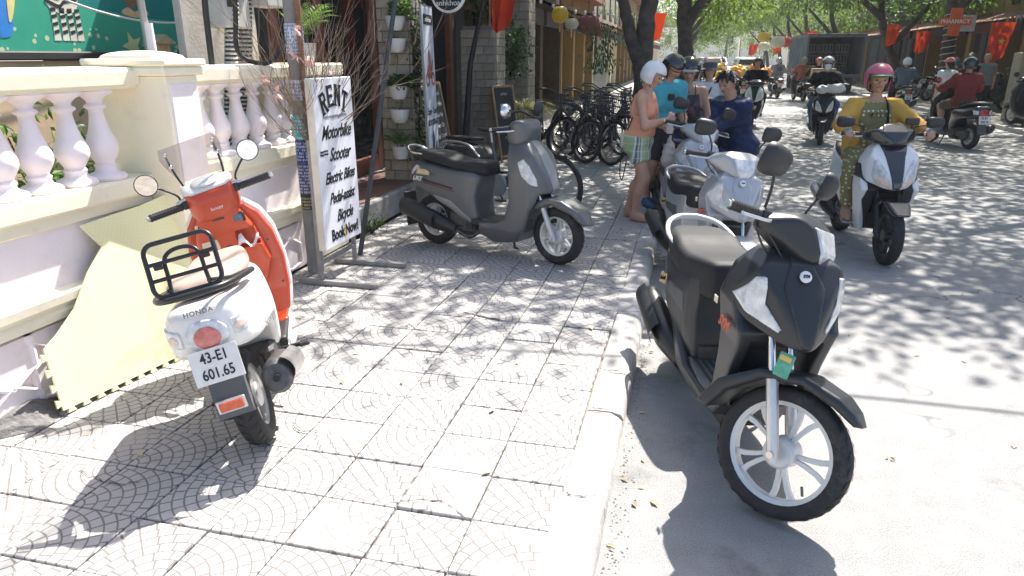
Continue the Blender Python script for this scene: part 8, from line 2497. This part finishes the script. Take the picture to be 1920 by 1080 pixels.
stander('person in white shirt and pink cap standing left of the red-shirted rider', (5.95, 19.4, RZ), 120, WHTC, DEN, cap=mat('pink_cap', (.6, .2, .17), .8), H=1.66)
stander('far pedestrian in dark vest walking under the left trees', (.0, 29, 0), -90, BLKC, OLV, hair=M_HAIRB, shorts=True, sleeve=.1)
for i in range(6):
    r = random.Random(120 + i)
    stander(['pedestrian in pale shirt beyond the truck', 'pedestrian in rust shirt beyond the truck', 'far pedestrian in grey on the right kerb', 'far pedestrian in white on the right kerb', 'distant walker in black on the left', 'distant walker in white on the left'][i], (7.3 + (i % 3) * .5 if i < 4 else -.9, [46, 49, 54, 60, 40, 52][i], 0), r.uniform(0, 360), [WHTC, BRNC, GRYC, WHTC, BLKC, WHTC][i], BLKC)

# ---------------------------------------------------------------- truck and cars
tk = thing('box_truck', 'dark box truck with open rear doors parked on the right of the road', 'truck', (6.45, 37, RZ))
M_TRK = mat('truck_grey', (.10, .11, .115), .6, var=.2, vscale=3); M_TRKS = mat('truck_side', (.20, .23, .26), .6, var=.25, vscale=1.2)
MB().box((0, 3, 1.75), (.06, 6, 2.0)).build('rear_void', M_DARK, tk).location = (0, 3, 0)
for nm, c, d, m in (('floor', (0, 3, .78), (2.5, 6, .12), M_TRK), ('roof', (0, 3, 2.68), (2.56, 6, .08), M_TRK), ('side_wall', (-1.25, 3, 1.73), (.06, 6, 1.82), M_TRKS), ('side_wall', (1.25, 3, 1.73), (.06, 6, 1.82), M_TRKS), ('front_wall', (0, 5.95, 1.73), (2.44, .06, 1.82), M_DARK), ('chassis', (0, 3.5, .55), (.9, 7.5, .25), M_BLKM), ('bumper', (0, .05, .5), (2.2, .1, .16), M_TRK)):
    MB().box(c, d, .01).build(nm, m, tk)
for i in range(11): MB().box((-1.30, .3 + i * .55, 1.73), (.05, .07, 1.75)).build('side_rib', M_TRKS, tk)
for z_ in (.86, 2.6): MB().box((0, -.03, z_), (2.56, .06, .1)).build('frame_rail', M_TRK, tk)
for x_ in (-1.25, 1.25): MB().box((x_, -.035, 1.73), (.1, .05, 1.65)).build('frame_post', M_TRK, tk)
d = MB().box((0, 0, 0), (1.25, .05, 1.8), .01).build('rear_door', M_TRK, tk); d.location = (1.95, -.25, 1.73); d.rotation_euler = (0, 0, .25)
for i in range(3): MB().box((-.38 + i * .38, -.03, 0), (.26, .02, 1.45), .005).build('door_panel', mat('door_grey', (.16, .18, .19), .5), d)
for sx in (-1, 1):
    for y_ in (1.4, 6.9):
        MB().lathe([(.25, -.13), (.42, -.13), (.46, -.08), (.46, .08), (.42, .13), (.25, .13), (.22, 0)], (sx * 1.0, y_, .46), 'x', 22).build('wheel', M_TYRE, tk, 50)
panel('cab', mat('cab_white', (.6, .6, .6), .4), tk, Matrix.Translation((0, 7.0, 0)) @ Matrix.Rotation(PI / 2, 4, 'Z'), k=.08, res=.05, side=[(-.8, .5), (-.8, 2.2), (.5, 2.25), (.85, 1.4), (.9, .5)], top=[(-.9, 1.05), (.9, 1.05)])
r = random.Random(66)
for i in range(9):
    g_ = thing('crate', ['lowest left', 'upper left', 'lowest middle', 'upper middle', 'lowest right', 'upper right', 'topmost left', 'topmost middle', 'topmost right'][i] + ' grey crate stacked inside the truck', 'crate', (6.45 - .75 + (i % 6 // 2 if i < 6 else i - 6) * .72, 39.6, RZ + .84 + ((i % 2) * .5 if i < 6 else 1.0)), group='crates in the truck')
    MB().box((0, 0, .23), (.62, .6, .44), .01).build('crate_body', mat('crate_grey', (.16, .18, .2), .7, var=.3), g_)
    for k_ in range(4): MB().box((-.22 + k_ * .146, -.305, .25), (.06, .01, .3)).build('slot', M_DARK, g_)

def car(label, loc, head, body, cat='car'):
    t = thing('car', label, cat, loc, (0, 0, rad(head)), 'cars in the road')
    panel('body', body, t, k=.12, res=.04, side=[(-2.15, .45), (-2.2, .75), (-2.1, 1.0), (-1.9, 1.05), (.95, 1.05), (1.9, .90), (2.15, .75), (2.2, .5), (2.1, .3), (-2.0, .3)], top=[(-2.2, .78), (-1.8, .9), (1.6, .9), (2.2, .70)],
          sub=[('cyl', 1.35, .33, .38, -1.2, -.66), ('cyl', 1.35, .33, .38, .66, 1.2), ('cyl', -1.35, .33, .38, -1.2, -.66), ('cyl', -1.35, .33, .38, .66, 1.2)])
    gh = dict(side=[(-2.05, 1.0), (-1.85, 1.55), (-1.5, 1.66), (-.1, 1.66), (.3, 1.58), (1.05, 1.0)], front=[(1.0, .86), (1.3, .80), (1.6, .66), (1.67, .5), (1.68, 0)])
    panel('roof', body, t, k=.08, res=.04, **gh)
    panel('windscreen', M_GLS, t, k=.08, res=.03, off=.012, keep=[('yz', [(-.64, 1.55), (.64, 1.55), (.74, 1.08), (-.74, 1.08)], .3, 1.2)], **gh)
    panel('rear_window', M_GLS, t, k=.08, res=.03, off=.012, keep=[('yz', [(-.60, 1.52), (.60, 1.52), (.70, 1.12), (-.70, 1.12)], -2.3, -1.7)], **gh)
    for sg in (-1, 1):
        panel('side_window', M_GLS, t, k=.08, res=.03, off=.012, keep=[('xz', [(-1.7, 1.12), (-1.55, 1.5), (.2, 1.5), (.75, 1.12)], .3 if sg > 0 else -1.2, 1.2 if sg > 0 else -.3)], **gh)
        MB().sphere((2.06, sg * .62, .72), (.14, .2, .1), 12, 8).build('headlight', M_LENS, t, 60)
        MB().box((-2.13, sg * .68, .85), (.1, .22, .22), .03).build('tail_light', M_RED, t, 40)
        MB().box((.75, sg * .98, 1.08), (.12, .2, .13), .04).build('wing_mirror', body, t, 40)
        for x_ in (-1.35, 1.35):
            w_ = MB().lathe([(.2, -.1), (.31, -.1), (.34, -.06), (.34, .06), (.31, .1), (.2, .1), (.2, -.1)], (x_, sg * .78, .34), 'y', 20).build('tyre', M_TYRE, t, 50)
            MB().lathe([(0, sg * .07), (.2, sg * .085), (.205, 0)], (x_, sg * .78, .34), 'y', 16).build('rim', M_ALU, w_, 50)
    MB().box((2.18, 0, .66), (.04, .9, .16), .01).build('grille', M_BLKP, t); MB().box((2.2, 0, .42), (.02, .5, .12)).build('licence_plate', M_PLATEW, t); MB().box((-2.2, 0, .7), (.02, .5, .14)).build('licence_plate', M_PLATEW, t)
    return t
car('white sport utility car driving away on the right', (3.75, 56, RZ), 92, M_WHT)
car('bronze car coming towards the camera far down the road', (1.75, 68, RZ), -91, mat('bronze_paint', (.33, .17, .10), .3, metal=.4, coat=.5, var=.05))
car('distant pale van at the far end of the road', (5.6, 92, RZ), 90, M_WHT)
for i, (x_, y_) in enumerate(((3.4, 98), (.8, 104))): car(['farthest grey car in the haze', 'small silver car at the vanishing point'][i], (x_, y_, RZ), -90, M_SILVER)

# ---------------------------------------------------------------- sunlit dusty air
hz = MB().box((5, 150, 12), (260, 330, 27)).build('haze', None)
hz.data.materials.clear()
hm_ = bpy.data.materials.new('dusty_air'); hm_.use_nodes = True
_n = hm_.node_tree; _n.nodes.clear()
_o = _n.nodes.new('ShaderNodeOutputMaterial'); _v = _n.nodes.new('ShaderNodeVolumePrincipled')
_v.inputs['Color'].default_value = (.93, .96, .98, 1); _v.inputs['Density'].default_value = .0009; _v.inputs['Anisotropy'].default_value = .25
_n.links.new(_v.outputs[0], _o.inputs['Volume'])
hz.data.materials.append(hm_)
hz['kind'] = 'stuff'; hz['label'] = 'pale sunlit dusty air along the street'; hz['category'] = 'haze'
